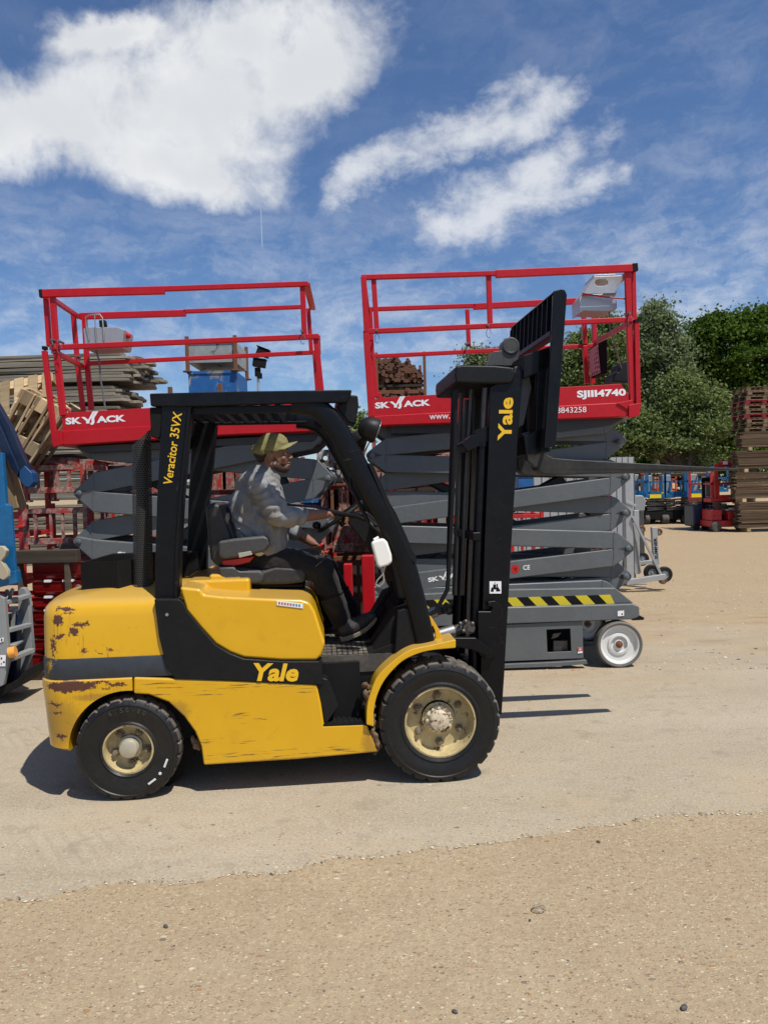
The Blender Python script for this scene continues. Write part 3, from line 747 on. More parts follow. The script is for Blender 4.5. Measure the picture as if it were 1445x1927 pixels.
# ---- mast
ym0, ym1 = .275, WID-.275
chn = [(922, 729), (986, 692), (976, 800), (963, 1015), (949, 1270), (944, 1345), (899, 1345), (904, 1270), (912, 1015), (919, 843)]
pc = FL.poly(chn, ym0)
for y0, y1, s in ((ym0, ym0+.018, 1), (ym1-.018, ym1, -1)):
    m = MB(); m.prism(pc, y0, y1)
    ti, bi = FL.P(984, 700, ym0), FL.P(942, 1340, ym0); tj, bj = FL.P(925, 735, ym0), FL.P(902, 1340, ym0)
    for a, b in ((ti, bi), (tj, bj)):
        yy = (y0+y1)/2+s*.045; m.bar((a.x-.008*(1 if a is ti else -1), yy, a.z), (b.x-.008*(1 if a is ti else -1), yy, b.z), .085, .018, up=(1, 0, 0))
    o = m.build('mast_channel', M['black'], FLIFT, bevel=.004)
    if s == 1: mastn = o
for y0 in (ym0+.05, ym1-.12):
    m = MB()
    a, b = FL.P(950, 690, ym0), FL.P(926, 1335, ym0)
    m.bar((a.x, y0+.035, a.z), (b.x, y0+.035, b.z), .022, .12, up=(1, 0, 0)); m.bar((a.x+.055, y0+.035, a.z), (b.x+.055, y0+.035, b.z), .07, .016, up=(1, 0, 0)); m.bar((a.x-.055, y0+.035, a.z), (b.x-.055, y0+.035, b.z), .07, .016, up=(1, 0, 0))
    m.build('inner_rail', M['dark_steel'], FLIFT, bevel=.003)
for y0 in (.335, WID-.335):
    m = MB(); a, b = FL.P(908, 840, .33), FL.P(888, 1320, .33); t_ = FL.P(914, 730, .33)
    m.tube([(b.x, y0, b.z), (a.x, y0, a.z)], .034, 18); m.tube([(a.x, y0, a.z), (a.x, y0, a.z+.02)], .042, 18); o = m.build('lift_cylinder', M['black'], FLIFT, ang=50)
    m = MB(); m.tube([(a.x, y0, a.z), (t_.x, y0, t_.z)], .02, 14); m.build('piston_rod', M['dark_steel'], o)
cpl = [(857, 689), (868, 686), (930, 687), (962, 690), (971, 700), (970, 709), (962, 721), (925, 722), (858, 720), (856, 705)]
m = MB(); m.prism(FL.poly(cpl, .25), .25, WID-.25); m.build('mast_crosshead', M['black_plain'], FLIFT, bevel=.014, seg=3)
for va, h in ((1010, .05), (1285, .12)):
    m = MB(); a = FL.P(905 if va > 1200 else 900, va, ym0); m.bx(a.x-.03, a.x+.02, ym0+.02, ym1-.02, a.z-h/2, a.z+h/2); m.build('mast_cross_member', M['black'], FLIFT, bevel=.006)
m = MB(); m.prism(FL.poly([(868, 835), (915, 800), (922, 805), (922, 830), (880, 850)], .3), .30, .50); m.build('hose_guard', M['black'], FLIFT, bevel=.006)
for i, (y, du) in enumerate(((.33, 0), (.42, 4), (.50, 9), (.75, 16), (.84, 20))):
    m = MB(); m.tube([FL.P(858-du*.3, 735, y), FL.P(855-du*.3, 850, y), FL.P(848-du*.2, 1000, y), FL.P(842, 1110, y), FL.P(820, 1150, y), FL.P(790, 1165, y)], .011 if i else .014, 8); m.build('hose', M['black_plain'], FLIFT)
m = MB(); m.tube([FL.P(888, 730, .5), FL.P(878, 900, .5), FL.P(868, 1120, .5)], .016, 8); m.tube([FL.P(868, 740, .6), FL.P(862, 900, .6), FL.P(855, 1120, .6)], .016, 8); m.build('chain', M['dark_steel'], FLIFT)
m = MB(); pe = FL.P(958, 653, .55); m.lathe([(.052, -.05), (.056, -.045), (.056, .05), (.0005, .05)], pe, 28); m.lathe([(.054, -.052), (.040, -.054), (.039, -.035), (.0005, -.035)], pe, 28); m.prism(FL.poly([(941, 655), (974, 655), (972, 690), (943, 690)], .55), .51, .59); m.prism(FL.poly([(914, 690), (925, 664), (941, 662), (945, 690)], .55), .50, .6)
m.build('cylinder_head', M['dark_steel'], FLIFT, bevel=.003)
# tilt bracket, sticker, tilt cylinder
tb_ = [(898, 1150), (922, 1150), (926, 1143), (916, 1140), (917, 1132), (930, 1130), (941, 1136), (946, 1150), (943, 1163), (935, 1172), (934, 1186), (943, 1200), (943, 1210), (935, 1222), (930, 1236), (914, 1240), (900, 1232), (898, 1200)]
m = MB(); m.prism(FL.poly(tb_, .25), .235, .272); m.build('tilt_bracket', M['black'], FLIFT, bevel=.007)
m = MB(); m.prism(FL.poly([(850, 1200), (895, 1200), (925, 1222), (915, 1234), (885, 1222), (850, 1216)], .20), .19, .24); m.build('axle_arm', M['black'], FLIFT, bevel=.006)
m = MB(); m.tube([FL.P(812, 1200, .28), FL.P(832, 1193, .28)], .024, 16); m.tube([FL.P(828, 1194, .28), FL.P(855, 1186, .28)], .037, 18); tc_ = m.build('tilt_cylinder', M['steel'], FLIFT, ang=50)
m = MB(); m.tube([FL.P(853, 1187, .28), FL.P(872, 1181, .28)], .03, 14); p = FL.P(880, 1180, .28); m.lathe([(.036, -.045), (.036, .045)], p, 20); m.lathe([(.016, -.065), (.016, .06)], p, 12)
for du, dv in ((-14, -6), (-4, -10), (9, -6), (-8, 8), (6, 8)):
    p = FL.P(880+du, 1180+dv, .24); m.ell(p, (.014, .014, .014), None, 8, 6)
m.build('clevis', M['dark_steel'], tc_, ang=50)
dup(tc_, FLIFT).location = (0, WID-.56, 0)
text_px(FL, 'lettering', 'Yale', M['yellow_text'], mastn, (962, 829), (966, 748), (936, 829), ym0-.0005, bold=.03, shear=0)
label_strip(FL, FLIFT, (921, 1117), (943, 1117), (921, 1094), ym0-.003, 'warning_sticker', [(.15, .8, .35, .5, 3), (.3, .55, .5, .75, 3), (.1, .35, .15, .35, 3), (.55, .9, .18, .36, 3), (.6, .7, .5, .8, 3), (.4, .5, .82, .9, 1)])

# ---- carriage, backrest, forks
crg = MB()
for poly in ([(985, 668), (1040, 650), (1044, 662), (1040, 690), (985, 712)], [(985, 820), (1030, 800), (1036, 815), (1036, 850), (990, 856)]):
    crg.prism(FL.poly(poly, .25), .25, WID-.25)
for y in (.25, .55, .70, WID-.28): crg.prism(FL.poly([(1012, 660), (1042, 655), (1034, 850), (1006, 856)], .25), y, y+.03)
crg.build('fork_carriage', M['black'], FLIFT, bevel=.006)
for y0 in (.34, WID-.40):
    m = MB(); m.prism(FL.poly([(968, 690), (992, 686), (1000, 730), (985, 800), (966, 810)], .34), y0, y0+.06); m.build('carriage_roller_plate', M['dark_steel'], FLIFT, bevel=.004)
m = MB(); m.prism(FL.poly([(982, 815), (996, 812), (1012, 820), (1018, 850), (1010, 880), (994, 866)], .33), .33, .40); m.build('fork_latch', M['dark_steel'], FLIFT, bevel=.004)
yb0, yb1 = .13, WID-.13
post = [(1041, 556), (1046, 546), (1055, 543), (1063, 545), (1067, 554), (1060, 650), (1052, 760), (1046, 842), (1024, 842), (1032, 720), (1038, 628)]
bp = MB()
for y0, y1 in ((yb0, yb0+.024), (yb1-.024, yb1)): bp.prism(FL.poly(post, yb0), y0, y1)
bp.prism(FL.poly([(1040, 551), (1046, 544), (1056, 543), (1064, 546), (1066, 553), (1058, 553), (1050, 551)], yb0), yb0+.024, yb1-.024)
bp.prism(FL.poly([(1037, 620), (1061, 618), (1060, 629), (1037, 630)], yb0), yb0+.024, yb1-.024)
bpo = bp.build('load_backrest', M['black'], FLIFT, bevel=.004)
for k in range(9):
    y = yb0+.10+k*(yb1-yb0-.2)/8; m = MB(); m.prism(FL.poly([(1040, 553), (1058, 553), (1056, 620), (1037, 622)], yb0), y-.004, y+.004); m.build('backrest_bar', M['black'], bpo)
fk = [(1006, 700), (1022, 700), (1026, 845), (1030, 856), (1042, 862), (1080, 865), (1170, 870), (1300, 877), (1393, 881), (1396, 883), (1390, 885), (1290, 887), (1170, 889), (1060, 893), (1024, 892), (1012, 884), (1007, 870)]
fy = .36; fp = FL.poly(fk, fy)
for y in (fy, WID-fy-.12):
    m = MB(); n0 = len(fp)
    m.prism(fp, y, y+.12); o = m.build('fork', M['fork'], FLIFT, bevel=.005)
    for v in o.data.vertices:                                        # blade narrows to its tip
        k = max(0, (v.co.x-fp[7][0])/(fp[8][0]-fp[7][0])); c = y+.06; v.co.y = c+(v.co.y-c)*(1-.35*min(k, 1))

# ---- seat
ys0, ys1 = .40, .86
m = MB(); m.prism(FL.poly([(390, 955), (402, 945), (418, 948), (424, 965), (436, 1000), (446, 1040), (452, 1062), (412, 1064), (400, 1050), (394, 1000)], .5), ys0, ys1); m.build('seat_back', M['seat'], FLIFT, bevel=.03, seg=4)
m = MB(); m.prism(FL.poly([(404, 948), (420, 950), (432, 972), (446, 1010), (452, 1048), (436, 1050), (422, 1010), (410, 975)], .48), ys0+.03, ys1-.03); m.build('back_cushion', M['seat'], FLIFT, bevel=.025, seg=4)
m = MB(); m.prism(FL.poly([(422, 1070), (450, 1064), (498, 1072), (520, 1065), (570, 1068), (578, 1080), (574, 1094), (540, 1098), (430, 1100), (416, 1085)], .46), ys0, ys1); m.build('seat_cushion', M['seat'], FLIFT, bevel=.02, seg=4)
m = MB(); m.prism(FL.poly([(408, 1066), (440, 1066), (452, 1074), (490, 1074), (497, 1082), (494, 1096), (470, 1100), (430, 1098), (414, 1086)], .36), .36, .42); m.build('seat_side_bolster', M['arm'], FLIFT, bevel=.018, seg=4)
m = MB()
for i, (va, vb) in enumerate(((1101, 1106), (1109, 1114), (1117, 1124))): m.prism(FL.poly([(428+i*4, va), (572+i*2, va-2), (570, vb-1), (432+i*4, vb)], .44), .43, .83)
m.prism(FL.poly([(440, 1098), (565, 1096), (560, 1126), (446, 1128)], .5), .47, .79); m.build('seat_suspension', M['matt'], FLIFT, bevel=.006)
m = MB(); m.prism(FL.poly([(410, 1019), (440, 1014), (496, 1008), (506, 1012), (508, 1026), (498, 1038), (452, 1049), (420, 1053), (410, 1046)], .34), .335, .40); ar = m.build('armrest', M['arm'], FLIFT, bevel=.018, seg=4)
m = MB(); m.prism(FL.poly([(448, 1041), (472, 1037), (475, 1044), (450, 1050)], .33), .328, .35); m.build('armrest_catch', plain('beige_catch', (.34, .33, .28), .5), ar, bevel=.003)
dup(ar, FLIFT).location = (0, .54, 0)
m = MB(); m.prism(FL.poly([(418, 1054), (480, 1046), (470, 1058), (440, 1066), (418, 1064)], .40), .39, .43); m.build('seat_belt_reel', M['red_plain'], FLIFT, bevel=.008)

# ---- controls
m = MB(); m.prism(FL.poly([(664, 966), (690, 962), (706, 975), (716, 1000), (748, 1050), (770, 1092), (744, 1096), (716, 1060), (690, 1030), (668, 1000), (655, 985)], .50), .48, .76); m.build('steering_column', M['black_plain'], FLIFT, bevel=.012)
m = MB(); m.prism(FL.poly([(700, 990), (740, 1005), (772, 1080), (780, 1130), (748, 1130), (735, 1070)], .25), .25, .98); m.build('dashboard', M['matt'], FLIFT, bevel=.02)
wc_ = FL.P(640, 972, .62); ax2 = Vector((-math.sin(R(33)), 0, math.cos(R(33)))); e1_ = Vector((math.cos(R(33)), 0, math.sin(R(33)))); e2_ = Vector((0, 1, 0))
m = MB(); m.tube([wc_+(e1_*math.cos(2*math.pi*k/40)+e2_*math.sin(2*math.pi*k/40))*.165 for k in range(40)], .013, 10, closed=True)
for a in (0.2, 2.3, 4.4): m.tube([wc_-ax2*.03, wc_+(e1_*math.cos(a)+e2_*math.sin(a))*.16], .010, 8)
m.tube([wc_-ax2*.06, wc_-ax2*.005], .035, 16); swo = m.build('steering_wheel', M['black_plain'], FLIFT)
m = MB(); k0 = wc_-e1_*.155-e2_*.03; m.tube([k0, k0+ax2*.025], .014, 10); m.ell(k0+ax2*.04, (.028, .028, .026)); m.build('spinner_knob', M['black'], swo)
m = MB(); m.tube([FL.P(611, 962, .50), FL.P(640, 966, .46), FL.P(672, 972, .40), FL.P(692, 980, .33), FL.P(712, 1002, .3)], [.020, .016, .013, .012, .012], 10); m.tube([FL.P(660, 964, .46), FL.P(690, 972, .36), FL.P(708, 990, .30)], .009, 8); m.build('control_stalk', M['black_plain'], FLIFT)
m = MB(); hp = [(694, 985), (686, 968), (672, 940), (660, 915), (659, 902), (667, 896), (676, 900), (690, 930), (704, 962)]; m.tube([FL.P(u, v, .16) for u, v in hp], .012, 10); m.build('grab_handle', M['black_plain'], FLIFT)
m = MB(); m.tube([FL.P(600, 1068, .86), FL.P(604, 1045, .86), FL.P(606, 1032, .86)], .009, 8); le = m.build('hydraulic_lever', M['steel'], FLIFT)
m = MB(); p = FL.P(606, 1028, .86); m.ell(p, (.02, .02, .024)); m.tube([FL.P(600, 1034, .86), FL.P(616, 1040, .86)], .012, 8); m.build('lever_knob', M['red_plain'], le)
m = MB(); m.prism(FL.poly([(596, 1050), (622, 1046), (640, 1110), (625, 1180), (600, 1180)], .86), .80, 1.0); m.build('lever_console', M['matt'], FLIFT, bevel=.015)
bt_ = [(698, 1022), (704, 1017), (722, 1013), (729, 1020), (737, 1044), (738, 1058), (731, 1064), (714, 1069), (709, 1062)]
m = MB(); m.prism(FL.poly(bt_, .03), .025, .070); bo = m.build('washer_bottle', M['white_plastic'], FLIFT, bevel=.014, seg=4)
m = MB(); m.tube([FL.P(704, 1017, .045), FL.P(713, 1012, .045)], .012, 10); m.build('bottle_cap', M['white_plastic'], bo)
m = MB(); m.tube([FL.P(u, v, .05) for u, v in ((724, 1066), (721, 1080), (710, 1092), (707, 1100), (714, 1104), (722, 1096), (722, 1084), (718, 1074), (726, 1066))], .0045, 6); m.build('washer_tube', plain('clear_tube', (.30, .27, .22), .4), bo)
for i in range(7):
    m = MB(); o_ = i*5; m.tube([FL.P(735+o_, 1095, .4+.05*i), FL.P(738+o_, 1115+6*(i % 3), .35+.05*i), FL.P(750+o_*.6, 1135, .35+.05*i), FL.P(770, 1150+4*i, .3+.05*i)], .007, 6); m.build('cable', M['black_plain'], FLIFT)
m = MB(); m.prism(FL.poly([(692, 872), (700, 872), (757, 1000), (784, 1052), (780, 1060), (770, 1050)], .10), .075, .085); m.build('rain_trim', M['black_plain'], FLIFT)
# ================================================================= SCISSOR LIFTS
YF = 1.12                                             # far side of a platform
def skyjack(par, fr, bl, br, y, mat, sub=None):
    """wide capitals with a double slash rising out of the Y and J"""
    a, b = fr.P(*bl, y), fr.P(*br, y); ex = b-a; n = Vector((0, -1, 0)); ey = Vector((-ex.z, 0, ex.x)).normalized()*ex.length
    H = .112
    def pt(x, z): return a+ex*x+ey*z
    def T(s, x0, x1): return text_mesh('lettering', s, mat, None, pt(x0, 0), pt(x1, 0), pt(x0, H), .045)
    objs = [T('SK', 0, .262), T('ACK', .515, 1.0)]
    polys = [[(.262, H), (.318, H), (.378, .062), (.460, .195), (.512, .195), (.400, .045), (.392, 0), (.340, 0), (.340, .045)],
             [(.470, .195-.035), (.512, .195), (.555, .195), (.478, .085), (.478, .01), (.455, -.022), (.415, -.026), (.405, .0), (.425, .01), (.432, .02), (.432, .085)]]
    bm = bmesh.new()
    for o in objs: bm.from_mesh(o.data); bpy.data.objects.remove(o)
    for p in polys:
        f = [bm.verts.new(pt(*q)+n*.0022) for q in p]; g = [bm.verts.new(pt(*q)+n*.001) for q in p]; k = len(p)
        bm.faces.new(f); bm.faces.new(g[::-1])
        for i in range(k): bm.faces.new([f[i], f[(i+1) % k], g[(i+1) % k], g[i]])
    bmesh.ops.recalc_face_normals(bm, faces=bm.faces)
    me = bpy.data.meshes.new('lettering'); bm.to_mesh(me); bm.free(); me.materials.append(mat); me.shade_flat()
    o = bpy.data.objects.new('lettering', me); COL.objects.link(o); o.parent = par
    return o
def rail(fr, par, a, b, y, w, nm='guard_rail', y2=None, d=None):
    m = MB(); m.bar(fr.P(*a, y), fr.P(*b, y if y2 is None else y2), d or .038, w, up=(0, 0, 1) if abs(a[0]-b[0]) > abs(a[1]-b[1])*.6 else (1, 0, 0))
    return m.build(nm, M['lift_red'], par, bevel=.006)
def arm(fr, par, pl, pr_, kind, ya, w=16.5, mat=None, cap=26):
    """one scissor arm between two pins; the tube lies off the pin line and its ends taper to the pins"""
    (ul, vl), (ur, vr) = pl, pr_
    s = 1 if kind == 'b' else -1                      # b: falls to the right, a: rises to the right
    L = (ul+cap, vl+s*13+(vr-vl)*.05); Rr = (ur-cap, vr-s*13-(vr-vl)*.05)
    tipR = [(ur-cap*.25, vr-s*4-9), (ur+7, vr-8), (ur+11, vr-2), (ur+10, vr+5), (ur+4, vr+10), (ur-cap*.25, vr-s*4+10)]
    tipL = [(ul+cap*.25, vl+s*4+10), (ul-5, vl+9), (ul-11, vl+3), (ul-11, vl-3), (ul-5, vl-9), (ul+cap*.25, vl+s*4-10)]
    if kind == 'b': tipR, tipL = [(Rr[0]+9, Rr[1]-w+3)]+tipR[1:5], tipL[1:5]+[(ul+2, vl-8)]
    else: tipR, tipL = tipR[1:5], tipL[1:5]
    poly = [(L[0], L[1]-w), (Rr[0], Rr[1]-w)]+tipR+[(Rr[0], Rr[1]+w), (L[0], L[1]+w)]+tipL
    o = None
    for y0 in (ya, 1.15-ya-.075):
        m = MB(); pp = fr.poly(poly, ya); m.prism(pp, y0, y0+.075)
        k = m.build('scissor_arm', mat or M['lift_grey'], par, bevel=.010)
        if o is None:
            o = k
            for (c, sg) in ((L, 1), (Rr, -1)):
                wl = MB(); p, q = fr.P(c[0], c[1]-w, ya), fr.P(c[0]+sg*2, c[1]+w, ya); wl.bar((p.x, ya-.001, p.z), (q.x, ya-.001, q.z), .006, .008, up=(1, 0, 0))
                wl.build('weld_seam', M['lift_grey'], o)
    return o
def pin(fr, par, u, v, y0=.165):
    m = MB(); p = fr.P(u, v, y0)
    m.lathe([(.026, 0), (.026, -.012), (.020, -.016), (.0005, -.016)], (p.x, y0, p.z), 16); m.lathe([(.011, -.016), (.011, -.024), (.0005, -.024)], (p.x, y0, p.z), 8)
    m.cyl((p.x, y0, p.z), (p.x, 1.15-y0, p.z), .022, 14)
    m.build('hinge_pin', M['lift_grey'], par, ang=50)
gR = ground(1167, 1259)
FRT = Fr(gR.x, gR.y, R(.6))
gL = at(340, 1100, gR.y-.02)
FLT = Fr(gL.x, gL.y, R(.4))
LR = thing('scissor_lift', 'half raised scissor lift with white wheels, SJIII4740 in white on its red platform', 'scissor lift', FRT)
LL = thing('scissor_lift', 'half raised grey scissor lift with a red platform, standing directly behind the seated driver', 'scissor lift', FLT)

# ---- chassis of the right lift (local coordinates reused, mirrored, by the left one)
YC = .05
def chassis(par, fr, src, mir):
    X0 = src.P(960, 1150, YC).x; XC = src.P(945, 1150, YC).x
    fx = (lambda x: 2*XC-x+mir) if mir is not None else (lambda x: x)
    def pol(p, y): return [(fx(x), z) for x, z in src.poly(p, y)]
    ul = 690
    m = MB(); m.prism(pol([(ul, 1150), (1190, 1137), (1203, 1142), (1204, 1161), (1190, 1166), (ul, 1184)], YC), YC, 1.15-YC)
    body = m.build('chassis', M['lift_grey'], par, bevel=.010)
    m = MB(); win = pol([(1029, 1186), (1074, 1184), (1076, 1227), (1031, 1229)], YC)
    m.prism(pol([(770, 1185), (1097, 1170), (1099, 1240), (770, 1253)], YC), YC+.02, YC+.035, holes=[win]); m.build('side_door', M['lift_grey'], body, bevel=.003)
    m = MB(); p = pol([(770, 1185), (1097, 1172), (1099, 1240), (770, 1253)], YC); m.prism(p, YC+.22, 1.15-YC-.22); m.build('body_pan', M['matt'], body)
    m = MB(); m.prism(pol([(1040, 1205), (1068, 1205), (1068, 1228), (1040, 1228)], .15), .14, .2); m.prism(pol([(1040, 1192), (1058, 1190), (1050, 1200), (1036, 1204)], .12), .12, .16); m.build('valve_block', M['dark_steel'], body, bevel=.01)
    m = MB(); m.prism(pol([(770, 1258), (1040, 1247), (1104, 1243), (1105, 1250), (1040, 1255), (770, 1265)], YC-.01), YC-.012, YC+.05); m.build('pothole_guard', M['lift_grey'], body, bevel=.003)
    m = MB(); m.prism(pol([(1203, 1158), (1213, 1163), (1211, 1167), (1190, 1168)], YC), YC, 1.15-YC); m.build('bumper', M['matt'], body, bevel=.004)
    m = MB(); m.prism(pol([(700, 1124), (958, 1110), (1157, 1107), (1192, 1135), (957, 1139), (700, 1150)], .10), .10, 1.05); bs = m.build('base_rail', M['lift_grey'], body, bevel=.006)
    hz = MB(); z0 = 780
    A, B, C_ = src.P(z0, 1130, .10), src.P(1156, 1119, .10), src.P(z0, 1147, .10)
    ex = B-A; hgt = (A.z-C_.z); hb_ = MB(); n = 17
    P_ = lambda t, k: (fx((A+ex*t).x), .0985, (A+ex*t).z-hgt*k)
    for i in range(n):
        t = i/n; hb_.cur = i % 2; dt = 1/n; sk_ = .35*dt
        c = [P_(min(max(t-sk_, 0), 1), 0), P_(min(max(t+dt-sk_, 0), 1), 0), P_(min(t+dt+sk_, 1), 1), P_(t+sk_ if i else 0, 1)]
        hb_.add(c+[(x, .0998, z) for x, _, z in c], [(0, 1, 2, 3), (7, 6, 5, 4), (0, 4, 5, 1), (1, 5, 6, 2), (2, 6, 7, 3), (3, 7, 4, 0)])
    hb_.build('hazard_stripe', [M['hazard_yellow'], M['matt']], bs, smooth=False)
    r = src.P(1167, 1259, YC)
    pw = src.P(1167, 1214, .03); rad = pw.z
    for wx in (fx(pw.x), fx(pw.x-1.85)):
        for y0, sg in ((.03, 1), (1.12, -1)):
            rb = MB(); S = lambda h: y0+h*sg
            rb.lathe([(rad*.86, S(.012)-0), (rad*.84, S(.006)), (rad*.78, S(.012)), (rad*.74, S(.04)), (rad*.50, S(.042)), (rad*.46, S(.030)), (rad*.36, S(.026)), (rad*.33, S(.05)), (rad*.2, S(.05)), (rad*.19, S(.035)), (rad*.12, S(.033))], (wx, 0, rad), 48, cap=False)
            wo_ = rb.build('wheel', M['white_paint'], body, ang=40)
            tb = MB(); tb.lathe([(rad*.84, S(.02)), (rad*.86, S(.004)), (rad*.94, S(.0)), (rad*.985, S(.008)), (rad, S(.03)), (rad, S(.11)), (rad*.985, S(.13)), (rad*.8, S(.135))], (wx, 0, rad), 48, cap=False)
            tb.build('tyre', plain('grey_solid_tyre', (.135, .13, .12), .8, var=.25, dust=.3), wo_)
            hb2 = MB(); hb2.lathe([(rad*.16, S(.036)), (rad*.16, S(.022)), (rad*.09, S(.018)), (rad*.07, S(.006)), (.0005, S(.005))], (wx, 0, rad), 8); hb2.build('hub_nut', M['rust'], wo_)
    return body
bodyR = chassis(LR, FRT, FRT, None)
label_strip(FRT, bodyR, (1087, 1230), (1096, 1229), (1087, 1219), YC+.0165, 'safety_sticker', [(0, 1, .35, 1, 1), (.3, .7, .5, .8, 0)])
label_strip(FRT, bodyR, (1162, 1160), (1174, 1159), (1162, 1150), YC-.004, 'reflector_sticker', [(.6, .8, .2, .5, 3)])
pinsL = [(700, 857), (700, 925), (702, 990), (705, 1053), (706, 1118)]
pinsR = [(1168, 829), (1176, 897), (1177, 965), (1182, 1032), (1178, 1085)]
AYa, AYb = .17, .25
ar_ = []
ar_.append(arm(FRT, LR, (700, 857), (1166, 782), 'a', AYa)); ar_.append(arm(FRT, LR, (700, 796), (1168, 829), 'b', AYb))
ar_.append(arm(FRT, LR, (700, 857), (1176, 897), 'b', AYa)); ar_.append(arm(FRT, LR, (700, 925), (1168, 829), 'a', AYb))
ar_.append(arm(FRT, LR, (702, 990), (1176, 897), 'a', AYa)); ar_.append(arm(FRT, LR, (700, 925), (1177, 965), 'b', AYb))
ar_.append(arm(FRT, LR, (702, 990), (1182, 1032), 'b', AYa)); ar_.append(arm(FRT, LR, (705, 1053), (1177, 965), 'a', AYb))
skA = arm(FRT, LR, (706, 1118), (1182, 1032), 'a', AYa); ar_.append(arm(FRT, LR, (705, 1053), (1178, 1085), 'b', AYb))
ar_.append(arm(FRT, LR, (706, 1150), (1178, 1085), 'a', AYb)); ar_.append(arm(FRT, LR, (706, 1112), (1160, 1122), 'b', AYa))
for p in pinsL+pinsR: pin(FRT, LR, *p)
for v in (880, 945, 1010, 1068):
    pin(FRT, LR, 938, v, .185)
skyjack(skA, FRT, (806, 1096), (882, 1083), AYa, M['white_text'])
ces = text_px(FRT, 'lettering', 'CE', M['white_text'], skA, (984, 1073), (997, 1072), (984, 1064), AYa, bold=.02)
p = FRT.P(969, 1071, AYa); m = MB(); m.lathe([(.040, -.0015), (.032, -.0015)], (p.x, AYa, p.z), 24); m.lathe([(.032, -.001), (.0005, -.001)], (p.x, AYa, p.z), 24)
m = MB(); m.lathe([(.041, 0), (.041, -.002), (.033, -.002)], (p.x, AYa, p.z), 28); m.cur = 1; m.lathe([(.033, -.0019), (.0005, -.0019)], (p.x, AYa, p.z), 28)
m.cur = 2; m.box((p.x+.004, AYa-.003, p.z), (.020, .001, .026)); m.cur = 0; m.bar((p.x-.02, AYa-.004, p.z+.02), (p.x+.02, AYa-.004, p.z-.02), .007, .001, up=(0, 1, 0))
m.build('warning_sticker', [M['red_plain'], M['white_text'], M['matt']], skA)
m = MB(); m.bar(FRT.P(735, 1080, .5), FRT.P(1060, 900, .5), .11, .11); m.bar(FRT.P(1010, 1010, .55), FRT.P(800, 900, .55), .09, .09); m.build('lift_ram', M['lift_dark'], LR, bevel=.02)
for pts in ([(1110, 940), (1090, 960), (1120, 975), (1100, 1000)], [(960, 955), (1000, 940), (1040, 960)], [(1085, 1075), (1060, 1090), (1020, 1085)]):
    m = MB(); m.tube([FRT.P(u, v, .4) for u, v in pts], .012, 8); m.build('hydraulic_hose', M['matt'], LR)
m = MB(); m.prism(FRT.poly([(1128, 905), (1150, 905), (1150, 960), (1128, 960)], .7), .7, .8); m.prism(FRT.poly([(1120, 1000), (1140, 985), (1146, 1030), (1118, 1035)], .6), .6, .8); m.build('cable_carrier', M['red_plain'], LR, bevel=.01)

# ---- platform of the right lift
dk = MB(); zt0, zt1 = FRT.P(940, 792, 0), FRT.P(940, 770, 0)
m = MB(); m.prism(FRT.poly([(702, 783), (1190, 756), (1203, 757), (1203, 782), (1190, 783), (720, 800), (704, 799)], 0), .0, YF); deckR = m.build('platform', M['lift_red'], LR, bevel=.006)
m = MB(); m.prism(FRT.poly([(698, 749), (705, 738), (716, 738), (720, 748), (1168, 722), (1190, 752), (1190, 758), (702, 785)], .012), .012, .03,
                  holes=[FRT.poly([(705, 746), (707, 741), (711, 741), (713, 750), (706, 752)], .012)]); tbR = m.build('toe_board', M['lift_red'], LR, bevel=.003)
m = MB(); m.prism(FRT.poly([(715, 748), (1168, 724), (1168, 757), (715, 783)], .012), YF-.03, YF-.012); m.build('toe_board', M['lift_red'], LR, bevel=.003)
m = MB(); m.prism(FRT.poly([(1183, 762), (1204, 758), (1204, 782), (1183, 786)], -.02), -.022, -.002); m.prism(FRT.poly([(1160, 758), (1190, 752), (1194, 762), (1180, 770)], -.01), -.012, -.002); m.build('corner_bracket', M['lift_red'], deckR, bevel=.004)
m = MB(); m.prism(FRT.poly([(735, 800), (1180, 784), (1150, 800), (1060, 812), (735, 816)], .15), .15, 1.0); m.build('platform_frame', M['lift_dark'], deckR, bevel=.006)
skyjack(tbR, FRT, (706, 769), (810, 763), .012, M['white_text'])
text_px(FRT, 'lettering', 'SJIII4740', M['white_text'], tbR, (1086, 752), (1178, 748), (1085, 735), .012, bold=.04)
text_px(FRT, 'lettering', 'www.m', M['white_text'], deckR, (808, 789.5), (859, 787), (808, 781), -.001)
text_px(FRT, 'lettering', '8843258', M['white_text'], deckR, (1047, 777.5), (1103, 775.5), (1047, 767), -.001)
def rails(fr, par, lst):
    for (a, b, y, w) in lst: rail(fr, par, a, b, y, w)
rails(FRT, LR, [((680, 522), (936, 514), 0, .044), ((932, 515.5), (1190, 504), -.004, .068), ((686, 624), (1190, 601), 0, .044),
                ((690, 582), (895, 575), YF, .044), ((890, 577), (1092, 566), YF, .064), ((694, 671), (1122, 650), YF, .042)])
post_ = [((684, 520), (690, 625), -.0, .050), ((689, 628), (699, 785), 0, .055), ((697, 640), (707, 748), .03, .05), ((703, 526), (709, 620), .02, .045), ((919, 514), (922, 609), .02, .046), ((1180, 508), (1183, 604), .02, .05), ((1183, 604), (1190, 756), .02, .055), ((1191, 504), (1193, 604), .06, .04), ((1197, 606), (1200, 770), .0, .044),
         ((697, 585), (701, 668), YF, .040), ((879, 582), (882, 652), YF, .042), ((1097, 570), (1101, 648), YF-.02, .045), ((1100, 650), (1104, 722), YF-.02, .048), ((1118, 575), (1118, 648), YF+.01, .045), ((1116, 650), (1115, 722), YF+.01, .045), ((692, 590), (700, 760), YF, .045)]
for (a, b, y, w) in post_: rail(FRT, LR, a, b, y, w, 'rail_post', d=.042)
